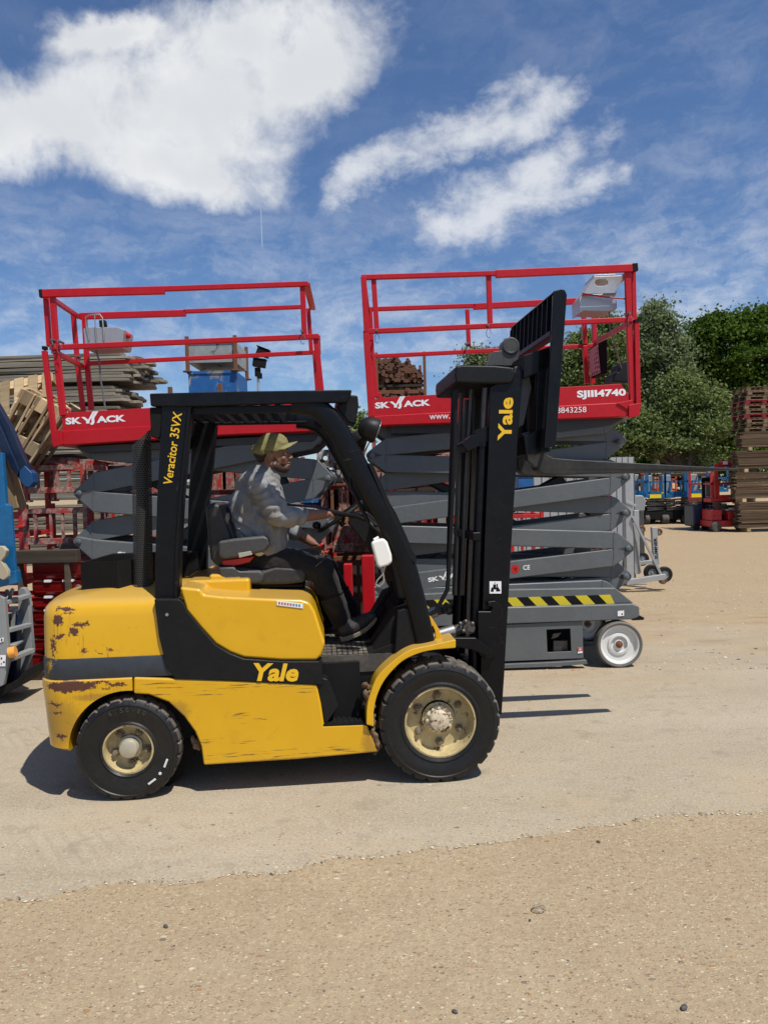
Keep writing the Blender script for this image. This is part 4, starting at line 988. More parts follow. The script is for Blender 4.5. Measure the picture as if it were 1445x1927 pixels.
for (a, b, w) in (((1191, 506), (1120, 566), .044), ((1190, 604), (1122, 643), .044), ((684, 524), (692, 585), .044), ((688, 625), (696, 672), .044), ((705, 781), (702, 770), .04)):
    rail(FRT, LR, a, b, .02, w, y2=YF-.02)
m = MB(); m.bar(FRT.P(1189, 503.5, -.004), FRT.P(1199, 502.5, -.004), .04, .066); m.build('end_cap', M['matt'], LR)
m = MB(); m.bar(FRT.P(1193, 605, 0), FRT.P(1200, 604, 0), .05, .03); m.bar(FRT.P(878, 650, YF-.0), FRT.P(885, 650, YF), .05, .02); m.build('end_cap', M['matt'], LR)
for (u, v, y) in ((918, 612, .0), (709, 622, .0), (880, 646, YF-.03), (702, 664, YF-.03), (1183, 590, .0)):
    m = MB(); p = FRT.P(u, v, y-.03); m.lathe([(.012, -.03), (.012, .08)], p, 8)
    m.tube([p+Vector((.02*math.cos(a/3), -.03, -.045+.04*math.sin(a/3)-.03)) for a in range(0, 17)], .003, 5); m.build('lock_pin', M['lift_grey'], LR)
# control box, sheet metal tray and hanging manual box
m = MB(); m.prism(FRT.poly([(1098, 552), (1118, 520), (1171, 518), (1171, 526), (1161, 544), (1160, 551), (1100, 553)], .10), .10, .112, holes=[FRT.poly([(1119, 532), (1121, 527), (1127, 525), (1139, 525), (1144, 529), (1143, 535), (1137, 538), (1124, 538)], .10)])
m.prism(FRT.poly([(1118, 516), (1160, 514), (1160, 520), (1118, 521)], .10), .112, .40)
m.prism(FRT.poly([(1098, 552), (1118, 520), (1120, 520), (1101, 552)], .10), .112, .42); cbx = m.build('control_box', M['silver'], LR, bevel=.003)
m = MB(); m.prism(FRT.poly([(1090, 560), (1098, 554), (1160, 551), (1161, 580), (1145, 585), (1098, 584), (1091, 588)], .14), .14, .40); m.build('control_tray', M['silver'], cbx, bevel=.004)
m = MB(); m.tube([FRT.P(1095, 552, .09), FRT.P(1135, 558, .08), FRT.P(1176, 562, .02)], .007, 6); m.build('wire_stay', M['lift_red'], cbx)
m = MB(); m.tube([FRT.P(1146, 585, .2), FRT.P(1148, 620, .25), FRT.P(1160, 660, .4), FRT.P(1168, 690, .55), FRT.P(1172, 715, .6)], .007, 6); m.build('control_cable', M['lift_grey'], cbx)
m = MB(); m.prism(FRT.poly([(1150, 720), (1152, 702), (1160, 700), (1166, 682), (1178, 678), (1180, 722)], .6), .55, .85); m.build('tool_bag', M['black_plain'], LR, bevel=.02)
m = MB()
A = FRT.P(1106, 655, .98); m.rings([[FRT.P(1106, 657, YF-.06), FRT.P(1126, 645, .80), FRT.P(1131, 703, .80), FRT.P(1112, 712, YF-.06)], [FRT.P(1120, 654, YF-.10), FRT.P(1142, 638, .72), FRT.P(1143, 702, .72), FRT.P(1126, 712, YF-.10)]])
mbx = m.build('manual_box', M['matt'], LR, bevel=.006)
def spots():
    mm, t, b, co = base('worn_checker_red')
    d = t.voro(co, 22.0, rand=.25); t.put(b.inputs['Base Color'], t.mix(t.ramp(d, .25, .42), (.10, .012, .015), (.52, .26, .27))); b.inputs['Roughness'].default_value = .7
    return mm
q = [FRT.P(1107, 660, YF-.065), FRT.P(1125, 648, .805), FRT.P(1130, 701, .805), FRT.P(1112, 709, YF-.065)]; nn = (q[1]-q[0]).cross(q[3]-q[0]).normalized()
if nn.y > 0: nn = -nn
m = MB(); m.rings([[x+nn*.004 for x in q], [x+nn*.001 for x in q]]); m.build('patterned_front', spots(), mbx, smooth=False)

# ---- left lift
bodyL = chassis(LL, FLT, FRT, (FLT.P(350, 1150, YC).x-FRT.P(945, 1150, YC).x)+ (0))
for (pl, pr_, k, y) in (((149, 928), (612, 806), 'a', AYa), ((142, 828), (617, 900), 'b', AYb), ((149, 928), (617, 992), 'b', AYa), ((148, 1019), (617, 900), 'a', AYb),
                        ((148, 1105), (617, 992), 'a', AYb)):
    arm(FLT, LL, pl, pr_, k, y, 19.5)
skL = arm(FLT, LL, (148, 1019), (617, 1083), 'b', AYa, 19.5)
skyjack(skL, FLT, (220, 1049), (322, 1062), AYa, M['white_text'])
for p in ((149, 928), (148, 1019), (148, 1105), (617, 900), (617, 992), (617, 1083)): pin(FLT, LL, *p)
for v in (874, 960, 1052): pin(FLT, LL, 383, v, .185)
m = MB(); m.bar(FLT.P(200, 1090, .5), FLT.P(540, 900, .5), .12, .12); m.bar(FLT.P(470, 1010, .55), FLT.P(260, 890, .55), .09, .09); m.build('lift_ram', M['lift_dark'], LL, bevel=.02)
m = MB(); m.prism(FLT.poly([(96, 812), (610, 782), (612, 810), (420, 818), (112, 838), (98, 838)], 0), .0, YF); deckL = m.build('platform', M['lift_red'], LL, bevel=.006)
m = MB(); m.prism(FLT.poly([(116, 776), (120, 768), (128, 768), (133, 776), (606, 748), (608, 786), (118, 814)], .012), .012, .03, holes=[FLT.poly([(121, 776), (123, 772), (127, 772), (129, 777)], .012)]); tbL = m.build('toe_board', M['lift_red'], LL, bevel=.003)
m = MB(); m.prism(FLT.poly([(130, 776), (606, 748), (608, 786), (118, 814)], .012), YF-.03, YF-.012); m.build('toe_board', M['lift_red'], LL, bevel=.003)
m = MB(); m.prism(FLT.poly([(96, 812), (116, 808), (118, 836), (100, 842)], -.02), -.022, -.002); m.build('corner_bracket', M['lift_red'], deckL, bevel=.004)
m = MB(); m.prism(FLT.poly([(142, 840), (600, 815), (590, 830), (165, 852)], .15), .15, 1.0); m.build('platform_frame', M['lift_dark'], deckL, bevel=.006)
skyjack(tbL, FLT, (124, 799), (237, 793), .012, M['white_text'])
rails(FLT, LL, [((80, 552), (310, 546), -.004, .070), ((306, 543.5), (580, 534), 0, .044), ((94, 654), (600, 633), 0, .046),
                ((150, 595), (350, 589), YF, .066), ((345, 586), (574, 577), YF, .042), ((160, 684), (592, 663), YF, .042)])
for (a, b, y, w) in (((86, 553), (93, 652), .06, .042), ((84, 660), (104, 836), .0, .045), ((99, 556), (106, 652), .02, .05), ((106, 655), (119, 782), .02, .056),
                     ((138, 592), (146, 684), YF-.04, .046), ((146, 686), (157, 775), YF-.04, .046), ((159, 598), (164, 684), YF, .05), ((164, 684), (172, 772), YF, .052),
                     ((569, 536), (573, 632), .02, .046), ((594, 634), (606, 750), .02, .05), ((580, 580), (586, 664), YF, .042), ((592, 664), (598, 745), YF, .045)):
    rail(FLT, LL, a, b, y, w, 'rail_post', d=.042)
for (a, b, w) in (((98, 562), (148, 596), .044), ((100, 660), (156, 690), .044), ((577, 535), (588, 580), .06), ((598, 634), (600, 664), .044)):
    rail(FLT, LL, a, b, .02, w, y2=YF-.02)
m = MB(); m.bar(FLT.P(75, 552.5, -.004), FLT.P(81, 552, -.004), .04, .068); m.bar(FLT.P(81, 655, 0), FLT.P(88, 655, 0), .05, .03); m.build('end_cap', M['matt'], LL)
for (u, v, y) in ((100, 640, .0), (112, 642, .0), (145, 670, YF-.06), (568, 624, 0)):
    m = MB(); p = FLT.P(u, v, y-.03); m.lathe([(.012, -.03), (.012, .08)], p, 8)
    m.tube([p+Vector((.02*math.cos(a/3)+.01, -.03, -.045+.04*math.sin(a/3)-.03)) for a in range(0, 17)], .003, 5); m.build('lock_pin', M['lift_grey'], LL)
m = MB(); m.prism(FLT.poly([(168, 625), (171, 622), (230, 621), (243, 626), (240, 654), (238, 659), (172, 662)], .95), .80, 1.08); cbl = m.build('control_box', M['silver'], LL, bevel=.004)
m = MB(); m.tube([FLT.P(168, 640, .79), FLT.P(163, 615, .79), FLT.P(161, 596, .79), FLT.P(168, 592, .79), FLT.P(188, 591, .79), FLT.P(193, 598, .79), FLT.P(196, 640, .79)], .007, 8); m.tube([FLT.P(178, 592, .79), FLT.P(181, 640, .79)], .006, 8); m.build('hand_guard', M['steel'], cbl)
m = MB(); m.prism(FLT.poly([(187, 603), (198, 602), (200, 612), (194, 622), (189, 620)], .9), .88, .94); m.build('joystick', M['matt'], cbl, bevel=.006)
m = MB(); p = FLT.P(242, 631, .9); m.lathe([(.028, -.02), (.034, 0), (.02, .02)], p, 14, 'x'); m.build('stop_button', M['red_plain'], cbl)
m = MB(); m.tube([FLT.P(u, v, .9) for u, v in ((181, 661), (187, 680), (189, 712), (194, 740), (198, 769))], .009, 8); m.build('control_cable', M['lift_grey'], cbl)
# ================================================================= YARD BEHIND
def lin(o, loc, yaw=0): o.location = loc; o.rotation_euler = (0, 0, yaw); return o
def at_ground(u, Y): p = at(u, 900, Y); return p.x
# ---- old scaffold boards, upper left
YB = 9.2
def board_mesh(L, k):
    r = random.Random(k); m = MB(); wd, th = .222, .037; c0, c1 = r.uniform(.02, .07), r.uniform(.02, .08); j = r.uniform(-.02, .02)
    n = 12; rg = []
    for i in range(n+1):
        t = i/n; x = -L+L*t; sag = .006*math.sin(t*7+k); w0 = wd/2; e = 1.0
        if i == n: w0 = wd/2-c0*.7; 
        rg.append([Vector((x+(j if i == n else 0), -w0, sag-th/2+.002*r.random())), Vector((x, w0-(c1*.4 if i == n else 0), sag-th/2)), Vector((x, w0-(c1*.4 if i == n else 0), sag+th/2)), Vector((x+(j if i == n else 0), -w0, sag+th/2-.002*r.random()))])
        if i == n-1: rg.append([v+Vector((L/n-c0, 0, 0)) for v in rg[-1]])
    return m.rings(rg)
proto = [board_mesh(3.9, k).build('scaffold_board', M['board'], None, bevel=.004, seg=1) for k in range(6)]
used = [False]*6
def put_board(x, y, z, i, label, group, rz=0.0):
    k = i % 6
    o = proto[k] if not used[k] else dup(proto[k]); used[k] = True
    o.location = (x, y, z); o.rotation_euler = (rnd.uniform(-.012, .012), rnd.uniform(-.004, .004), rz+rnd.uniform(-.006, .006))
    tag(o, label, 'board', group)
def ordw(k): return ORD[k] if k < 20 else 'twenty '+ORD[k-20] if k < 29 else 'thirtieth' if k == 29 else 'thirty '+ORD[k-30] if k < 39 else 'fortieth' if k == 39 else 'forty '+ORD[k-40] if k < 49 else 'fiftieth' if k == 49 else 'fifty '+ORD[k-50] if k < 59 else 'sixtieth' if k == 59 else 'sixty '+ORD[k-60]
ztop = at(240, 663, YB).z; z = ztop; lay = 0; ROWN = ['front', 'second', 'third', 'rearmost']
bundles = [(9, 4), (5, 4), (9, 4), (9, 1), (9, 1), (9, 1), (9, 1)]
uend = {0: 240, 1: 222, 2: 208, 3: 235, 4: 225, 5: 230, 6: 228}
zz = ztop
for b, (n, rows) in enumerate(bundles):
    for k in range(n):
        for r in range(rows):
            xe = at(uend[b]+rnd.uniform(-14, 16)+(8 if k > 3 else 0), 700, YB).x+(rnd.uniform(-.04, .12) if r else 0)
            put_board(xe, YB+.111+r*.228, zz-.019, rnd.randrange(6), 'weathered grey scaffold board, %s layer from the top of its stack, %s row' % (ordw(lay), ROWN[r]), 'scaffold boards in the tall stack')
        zz -= .0395; lay += 1
    for i, xo in enumerate((-.55, -2.9)):
        m = MB(); m.bx(-.045, .045, -.42, .48, -.05, 0); o = m.build('timber_bearer', M['old_wood'], None, bevel=.004)
        x_ = at(uend[b], 700, YB).x+xo; o.location = (x_, YB+.43, zz)
        tag(o, 'dark timber bearer under the %s bundle of grey scaffold boards, %s end' % (ORD[b], ('near its cut', 'far left')[i]), 'timber')
    zz -= .052
zbase = zz
for i, xo in enumerate((-.7, -2.0, -3.2) if zbase > .12 else ()):
    x_ = at(180, 900, YB).x+xo; m = MB(); m.bx(-.1, .1, -.42, .42, 0, zbase); o = m.build('timber_block_pile', M['old_wood'], None, bevel=.01); o.location = (x_, YB+.45, 0)
    tag(o, 'pile of dark timber blocks carrying the scaffold boards, %s along' % ORD[i], 'timber')

# ---- pallets
def make_pallet(mats, group, Wd=1.2, Dp=1.0):
    t = thing('pallet', '', 'pallet', None, group)
    for i in range(7):
        m = MB(); x = -Wd/2+.05+i*(Wd-.1)/6; m.bx(x-.048, x+.048, -Dp/2, Dp/2, .122, .144); m.build('deck_board', mats, t, bevel=.003, seg=1)
    for y in (-Dp/2+.05, 0, Dp/2-.05):
        m = MB(); m.bx(-Wd/2, Wd/2, y-.048, y+.048, .100, .122); m.build('stringer', mats, t, bevel=.003, seg=1)
        m = MB(); m.bx(-Wd/2, Wd/2, y-.048, y+.048, 0, .022); m.build('base_board', mats, t, bevel=.003, seg=1)
        for x in (-Wd/2+.07, 0, Wd/2-.07):
            m = MB(); m.bx(x-.07, x+.07, y-.048, y+.048, .022, .100); m.build('block', mats, t, bevel=.003, seg=1)
    return t
pal = make_pallet(M['pale_wood'], 'pale pallets tipped against the scaffold boards', 1.0, .8)
for i, (u, v, Y, tilt, roll, lab) in enumerate(((22, 790, 7.75, 66, -10, 'pale wooden pallet facing out with level boards, in front of the grey scaffold boards'),
                                  (40, 822, 7.7, 16, -60, 'pale wooden pallet tipped steeply on edge, foremost of three leaning together'),
                                  (66, 834, 7.75, 14, -57, 'pale wooden pallet tipped on edge, middle of three leaning together'),
                                  (91, 846, 7.8, 12, -54, 'pale wooden pallet tipped on edge, nearest to the red platform of three leaning together'))):
    o = pal if i == 0 else dup(pal)
    o.location = at(u, v, Y); o.rotation_euler = (Matrix.Rotation(R(roll), 3, 'Y') @ Matrix.Rotation(R(tilt), 3, 'X')).to_euler(); o['label'] = lab

# ---- post stillages (steel frames with four posts)
def stillage(name, label, mat, x0, x1, y0, y1, z0, z1, group=None, bars=5, mesh=False, post=.05, top=True, cat='stillage'):
    xc, yc = (x0+x1)/2, (y0+y1)/2
    t = thing(name, label, cat, None, group, (xc, yc, z0)); w, d, h = (x1-x0)/2, (y1-y0)/2, z1-z0
    for sx in (-1, 1):
        for sy in (-1, 1):
            m = MB(); m.bx(sx*w-post/2, sx*w+post/2, sy*d-post/2, sy*d+post/2, .0, h); m.bx(sx*w-post*.9, sx*w+post*.9, sy*d-post*.9, sy*d+post*.9, 0, .02); m.build('post', mat, t, bevel=.004, seg=1)
    m = MB()
    for sy in (-1, 1): m.bx(-w, w, sy*d-.02, sy*d+.02, .09, .15)
    for sx in (-1, 1): m.bx(sx*w-.02, sx*w+.02, -d, d, .09, .15)
    m.build('base_frame', mat, t, bevel=.003, seg=1)
    if top:
        m = MB()
        for sy in (-1, 1): m.bx(-w, w, sy*d-.018, sy*d+.018, h-.10, h-.05)
        for sx in (-1, 1): m.bx(sx*w-.018, sx*w+.018, -d, d, h-.10, h-.05)
        m.build('top_frame', mat, t, bevel=.003, seg=1)
    for i in range(bars):
        m = MB(); x = -w+2*w*(i+1)/(bars+1)+rnd.uniform(-.03, .03); ww = rnd.choice((.012, .018, .026)); m.bx(x-ww, x+ww, -d-.012, -d+.012, .12, h-.06); m.build('bar', mat, t)
    return t
def open_bin(name, label, mat, x0, x1, y0, y1, z0, z1, th=.025, feet=None, cat='steel bin'):
    t = thing(name, label, cat, None, None, ((x0+x1)/2, (y0+y1)/2, z0)); w, d, h = (x1-x0)/2, (y1-y0)/2, z1-z0
    m = MB(); m.bx(-w, w, -d, -d+th, .0, h); m.bx(-w, w, d-th, d, .0, h); m.bx(-w, -w+th, -d+th, d-th, 0, h); m.bx(w-th, w, -d+th, d-th, 0, h); m.bx(-w+th, w-th, -d+th, d-th, 0, .03); m.build('body', mat, t, bevel=.004, seg=1)
    m = MB(); m.bx(-w-.015, w+.015, -d-.015, -d-.0005, h-.04, h+.004); m.build('rim_bar', mat, t)
    if feet:
        for sx in (-1, 1):
            for sy in (-1, 1):
                m = MB(); m.bx(sx*w-.028, sx*w+.028, sy*d-.03, sy*d+.03, -feet[0], h+feet[1]); m.lathe([(.085, -.01), (.085, .01)], (sx*w, sy*d, -feet[0]+.02), 6, 'z'); m.build('post', M['rust'], t, bevel=.003, seg=1)
    return t
rowY = 8.3
def xs(u, Y=rowY): return at(u, 920, Y).x
cells = [  # u0, u1, v_top, v_bottom, material, bars, words
    (50, 158, 866, 944, 'red_old', 3, 'upper flaking red stillage beside the tipped pallets'),
    (46, 160, 948, 1040, 'red_old', 4, 'flaking red stillage standing on the dark timber frame'),
    (172, 262, 868, 944, 'red_old', 6, 'flaking red stillage seen above the exhaust guard side'),
    (170, 268, 946, 1040, 'red_worn', 4, 'worn red stillage behind the left ends of the grey scissor arms'),
    (372, 452, 862, 946, 'red_old', 9, 'pink flaking stillage of upright bars behind the seat back'),
    (366, 450, 950, 1046, 'red_worn', 5, 'worn red stillage low behind the seat back'),
    (468, 560, 856, 946, 'red_old', 7, 'flaking red stillage behind the driver'),
    (468, 566, 950, 1050, 'red_worn', 5, 'worn red stillage behind the driver knees'),
    (608, 690, 905, 1046, 'red_old', 11, 'tall flaking red stillage with many upright bars behind the steering wheel'),
    (706, 800, 868, 946, 'red_old', 6, 'flaking red stillage between the windscreen pillar and the mast'),
    (712, 806, 950, 1050, 'red_worn', 5, 'worn red stillage low between the pillar and the mast'),
    (815, 915, 868, 950, 'red_old', 6, 'flaking red stillage behind the forklift mast'),
    (818, 918, 955, 1050, 'red_worn', 4, 'worn red stillage low behind the forklift mast')]
for (u0, u1, v0, v1, mt, nb, lab) in cells:
    yr = 7.62 if u0 < 60 else rowY
    z1, z0 = at((u0+u1)/2, v0, yr).z, at((u0+u1)/2, v1, yr).z
    stillage('stillage', lab, M[mt], xs(u0, yr), xs(u1, yr), yr, yr+.62, max(z0, 0.0), z1, 'red steel stillages behind the lifts', nb)
zl = at(100, 866, 7.62).z
for i in range(3): stillage('stillage', 'worn red stillage behind the blue machine at the left edge, %s from the ground' % ORD[i], M['red_worn'], xs(-130, 7.62), xs(38, 7.62), 7.62, 8.24, i*zl/3, (i+1)*zl/3-.003, 'red steel stillages behind the lifts', 4)
# stillages or blocks carrying that row from the ground
for i, (u0, u1) in enumerate(((170, 268), (366, 450), (468, 566), (608, 690), (712, 806), (818, 918))):
    z1 = at((u0+u1)/2, 1041 if i == 0 else 1048, rowY).z
    stillage('stillage', 'rusty base stillage on the ground, %s along the row behind the lifts' % ORD[i], M['rust'], xs(u0), xs(u1), rowY, rowY+.62, 0, z1, 'red steel stillages behind the lifts', 3)
# things lying in and on them
def junk(u, v, Y, n, mat, kind, label, cat, span, hgt, group=None):
    p = at(u, v, Y); t = MB()
    for i in range(n):
        a = Vector((rnd.uniform(-span, span), rnd.uniform(0, .4), rnd.uniform(0, hgt))); L = rnd.uniform(.3, .8)*span*2; an = rnd.uniform(-.25, .25)
        b = a+Vector((L*math.cos(an), rnd.uniform(-.1, .1), L*math.sin(an)*.6)); t.bar(a-Vector((L/2, 0, 0)), b-Vector((L/2, 0, 0)), rnd.choice((.03, .05, .08)), rnd.choice((.012, .03, .05)))
    o = t.build(kind, mat, None, smooth=False); o.location = p; tag(o, label, cat, group); return o
def offcut(u0, v0, u1, v1, Y, w, d, mat, label, nm='steel_offcut', cat='offcut'):
    a, b = at(u0, v0, Y), at(u1, v1, Y+.05); m = MB(); c = (a+b)/2; m.bar(a-c, b-c, d, w); o = m.build(nm, mat, None, bevel=.004, seg=1); o.location = c
    tag(o, label, cat, 'offcuts lying on the stillages'); return o
cnt = 0
spots_ = [(52, 864, 152, 868), (60, 874, 158, 884), (70, 862, 166, 858), (165, 872, 240, 866), (178, 862, 252, 876), (380, 858, 450, 866), (470, 850, 560, 858), (480, 862, 555, 848), (610, 898, 690, 905), (600, 880, 660, 868),
          (600, 868, 646, 880), (720, 860, 800, 852), (735, 854, 850, 846), (725, 866, 860, 860), (740, 846, 830, 858), (790, 848, 905, 856), (820, 862, 900, 852), (730, 920, 840, 908), (745, 926, 850, 918), (780, 972, 852, 966), (760, 912, 860, 922)]
for (a, b, c, d_) in spots_:
    cnt += 1
    offcut(a, b, c, d_, rowY-.02-.03*(cnt % 3), rnd.uniform(.035, .075), .08, M[('red_old', 'red_old', 'red_worn', 'old_wood')[cnt % 4]], '%s steel or timber offcut lying on the red stillages, %s from the left' % (('pinkish', 'flaking', 'bright red', 'dark brown')[cnt % 4], ordw(cnt-1)))
for i, (u0, u1, vt, mt, lab) in enumerate(((262, 372, 905, 'greymetal', 'grey sheet steel bin behind the red stillages, by the rear pillar'), (376, 470, 868, 'red_old', 'flaking red steel bin behind the red stillages, behind the seat'), (474, 568, 880, 'greymetal', 'grey sheet steel bin behind the red stillages, behind the driver head'),
        (572, 690, 895, 'rust', 'rusty steel bin behind the red stillages, in line with the steering wheel'), (694, 800, 872, 'red_old', 'flaking red steel bin behind the red stillages, right of the windscreen pillar'), (806, 930, 880, 'greymetal', 'grey sheet steel bin behind the red stillages, behind the mast'))):
    Yb = 9.35; p0, p1 = at(u0, 1000, Yb), at(u1, vt, Yb)
    for j in range(2):
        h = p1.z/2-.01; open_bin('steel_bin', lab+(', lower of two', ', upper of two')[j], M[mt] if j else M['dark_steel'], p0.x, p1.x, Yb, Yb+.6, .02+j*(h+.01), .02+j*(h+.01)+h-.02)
# grey perforated beam ends
def perforated(name, u0, u1, v0, v1, Y, label, holes):
    m = MB(); P0 = lambda u, v: at(u, v, Y); c = P0((u0+u1)/2, (v0+v1)/2)
    pl = [((P0(u, v)-c).x, (P0(u, v)-c).z) for u, v in ((u0, v0), (u1, v0), (u1, v1), (u0, v1))]; hs = []
    for (hu, hv, hr) in holes:
        q = P0(hu, hv)-c; r = hr/1380*Y; hs.append([(q.x+r*math.cos(2*math.pi*k/12), q.z+r*math.sin(2*math.pi*k/12)) for k in range(12)])
    m.prism(pl, 0, .03, holes=hs)
    o = m.build(name, chipped(name+'_zinc', (.42, .41, .38), (.14, .11, .09), .45, .6, 8), None); o.location = c; tag(o, label, 'steel plate', 'pale perforated plates in the stillages'); return o
perforated('perforated_plate', 596, 628, 846, 880, rowY-.1, 'pale perforated steel plate with one large hole, right of the driver face', [(612, 862, 4.5), (602, 852, 1.6), (622, 870, 1.6), (600, 874, 2)])
perforated('perforated_plate', 628, 650, 850, 884, rowY-.06, 'pale perforated steel plate standing next to the large holed plate', [(640, 860, 2.5), (634, 874, 3), (645, 878, 1.6)])
perforated('perforated_plate', 615, 645, 884, 906, rowY-.08, 'low pale perforated plate with a round hole above the red bars', [(627, 893, 4), (638, 898, 1.6)])
m = MB()
for i in range(60):
    a = Vector((rnd.gauss(0, .10), rnd.uniform(0, .2), rnd.gauss(0, .13))); m.tube([a, a+Vector((rnd.uniform(-.08, .08), .02, rnd.uniform(-.12, .05))), a+Vector((rnd.uniform(-.1, .1), 0, rnd.uniform(-.2, 0)))], .006, 5)
o = m.build('netting_tangle', plain('faded_pink_net', (.36, .20, .17), .9, var=.4), None); o.location = at(648, 868, rowY-.15); tag(o, 'tangled faded pink netting hanging by the windscreen pillar', 'netting')
# red sign board T:087
a = at(626, 1040, rowY-.2); b = at(700, 1040, rowY-.2); c = at(626, 990, rowY-.2)
t = thing('sign_board', 'flaking red board with the painted letters T:087 on its lower strip', 'sign', None, None, ((a.x+b.x)/2, rowY-.2, a.z))
m = MB(); w2 = (b.x-a.x)/2; h = c.z-a.z; m.bx(-w2, w2, 0, .03, 0, h); m.bx(-w2, w2, -.006, 0, 0, .115); m.build('board', M['red_old'], t, bevel=.003)
text_mesh('lettering', 'T:087', plain('faded_white_lettering', (.62, .50, .44), .7), t, (-w2+.02, -.0065, .018), (-w2+.235, -.0065, .018), (-w2+.02, -.0065, .10), .0)
# smooth red posts just behind the footwell
for (u0, u1, v0, v1, lab) in ((646, 664, 1062, 1135, 'short bright red steel post seen behind the driver shin'), (680, 706, 1046, 1142, 'broad bright red steel post seen behind the steering column')):
    Yp = 6.1; p0, p1 = at(u0, v0, Yp), at(u1, v1, Yp); m = MB(); w2 = (p1.x-p0.x)/2
    m.bx(-w2, w2, 0, .10, 0, p0.z); m.bx(-w2-.05, w2+.05, -.03, .16, 0, .02); o = m.build('steel_post', M['lift_red'], None, bevel=.008); o.location = ((p0.x+p1.x)/2, Yp, 0); tag(o, lab, 'post')
# blue bins between
for (u0, u1, v0, v1, Y, lab) in ((338, 372, 1000, 1042, 8.05, 'small blue steel bin with a white label behind the rear pillar'), (566, 606, 940, 985, 8.6, 'blue steel bin glimpsed right of the driver chest'), (975, 1004, 890, 960, 9.6, 'blue steel bin behind the raised fork')):
    p0, p1 = at(u0, v0, Y), at(u1, v1, Y); t = open_bin('steel_bin', lab, M['box_blue'], p0.x, p1.x, Y, Y+.5, p1.z, p0.z)
    w2 = (p1.x-p0.x)/2; m = MB(); m.bx(-w2*.3, w2*.5, -.258, -.2515, .05, .14); m.build('label', M['white_text'], t)
    if p1.z > .5: stillage('stillage', 'worn red stillage carrying the %s' % lab.split(' glimpsed')[0].split(' with')[0].split(' behind')[0].replace('small ', '')+(' near the rear pillar' if u0 < 400 else ' by the driver' if u0 < 700 else ' beyond the mast'), M['red_worn'], p0.x-.1, p1.x+.1, Y-.02, Y+.55, 0, p1.z, None, 2)
# ---- grey box on blue box, high on its stack
Y1 = 12.2
def P1(u, v): return at(u, v, Y1)
a, b = P1(353, 683), P1(442, 640); open_bin('steel_box', 'scuffed grey steel box with rusty corner posts stacked on the blue box', M['greymetal'], a.x, b.x, Y1, Y1+1.0, a.z, b.z, feet=(.16, .08))
a2, b2 = P1(356, 760), P1(444, 697); open_bin('steel_box', 'scuffed blue steel box high on a stack, under the grey box', M['box_blue'], a2.x, b2.x, Y1, Y1+1.0, a2.z, b2.z)
zz = a2.z
for i in range(4):
    h = zz/4; stillage('stillage', 'rusty stillage, %s from the top under the scuffed blue box' % ORD[i], M['rust'] if i < 1 else M['red_worn'], a2.x-.12, b2.x+.1, Y1-.02, Y1+1.0, zz-(i+1)*h, zz-i*h-.003, 'stillages under the blue box', 3)
# small rust posts behind the roof
for (u, v, lab) in ((320, 728, 'short rusty post sticking up left of the blue box'), (414, 722, 'short rusty post sticking up in front of the blue box')):
    p = at(u, v, 11.2); m = MB(); m.bx(-.03, .03, -.03, .03, 0, p.z); m.bx(-.06, .06, -.06, .06, 0, .02); o = m.build('rusty_post', M['rust'], None, bevel=.004); o.location = (p.x, p.y, 0); tag(o, lab, 'post')
# floodlight mast
p = at(487, 736, 19); pt_ = at(485, 690, 19)
t = thing('floodlight_mast', 'thin pole with two floodlight heads against the sky', 'floodlight', None, None, (p.x, 19, 0))
m = MB(); m.tube([(0, 0, 0), (pt_.x-p.x, 0, pt_.z)], .035, 10); m.build('pole', M['galv'], t)
for (u, v, ang) in ((488, 684, 10), (495, 664, 22)):
    q = at(u, v, 19)-Vector((p.x, 19, 0)); m = MB(); rm = Matrix.Rotation(R(ang), 3, 'Y'); m.box(q, (.32, .22, .18), rm); m.box(q+Vector((.02, 0, .11)), (.36, .26, .03), rm); m.build('lamp_head', M['matt'], t, bevel=.015)
m = MB(); q = at(485, 700, 19)-Vector((p.x, 19, 0)); m.box(q, (.14, .12, .22)); m.box(q+Vector((.05, -.02, -.1)), (.12, .1, .14)); m.tube([q, (pt_.x-p.x, 0, at(488, 664, 19).z)], .03, 8); m.build('junction_box', M['matt'], t, bevel=.01)
# ---- rusty props in their stillage
Y2 = 11.8; a, b = at(710, 748, Y2), at(798, 664, Y2)
stillage('stillage', 'rusty stillage full of rusty steel tubes above the right lift lettering', M['rust'], a.x, b.x, Y2-.02, Y2+1.3, at(750, 752, Y2).z, b.z+.02, None, 0, post=.045, top=False)
m = MB(); m.lathe([(.012, -.001), (.012, -.004), (.030, -.004), (.031, .006), (.024, .012), (.022, 1.2), (.012, 1.2)], (0, 0, 0), 12, cap=True); tp = m.build('steel_tube', chipped('rusty_tube', (.16, .070, .036), (.30, .18, .11), .32, .85, 30, under2=(.07, .035, .025), rand=1), None, ang=40)
first = True; nt = 0
for r in range(30):
    v = 746-r*4.3
    for c in range(24):
        u = 711+c*4.7+(2.3 if r % 2 else 0)
        if u > 795: continue
        topv = 673 if u < 742 else 673+(u-742)*.30+7*math.sin(u*.21) if u < 770 else 683+(u-770)*.75
        if v < topv or 719 < v < 731: continue
        o = tp if first else dup(tp); first = False; nt += 1
        o.location = at(u+rnd.uniform(-1.2, 1.2), v+rnd.uniform(-1, 1), Y2+rnd.uniform(-.06, .10)); o.rotation_euler = (rnd.uniform(-.03, .03), rnd.uniform(0, 3), rnd.uniform(-.03, .03)); tag(o, 'rusty steel tube in the bundle above the right lift lettering', 'steel tube', 'rusty tubes in the bundle')
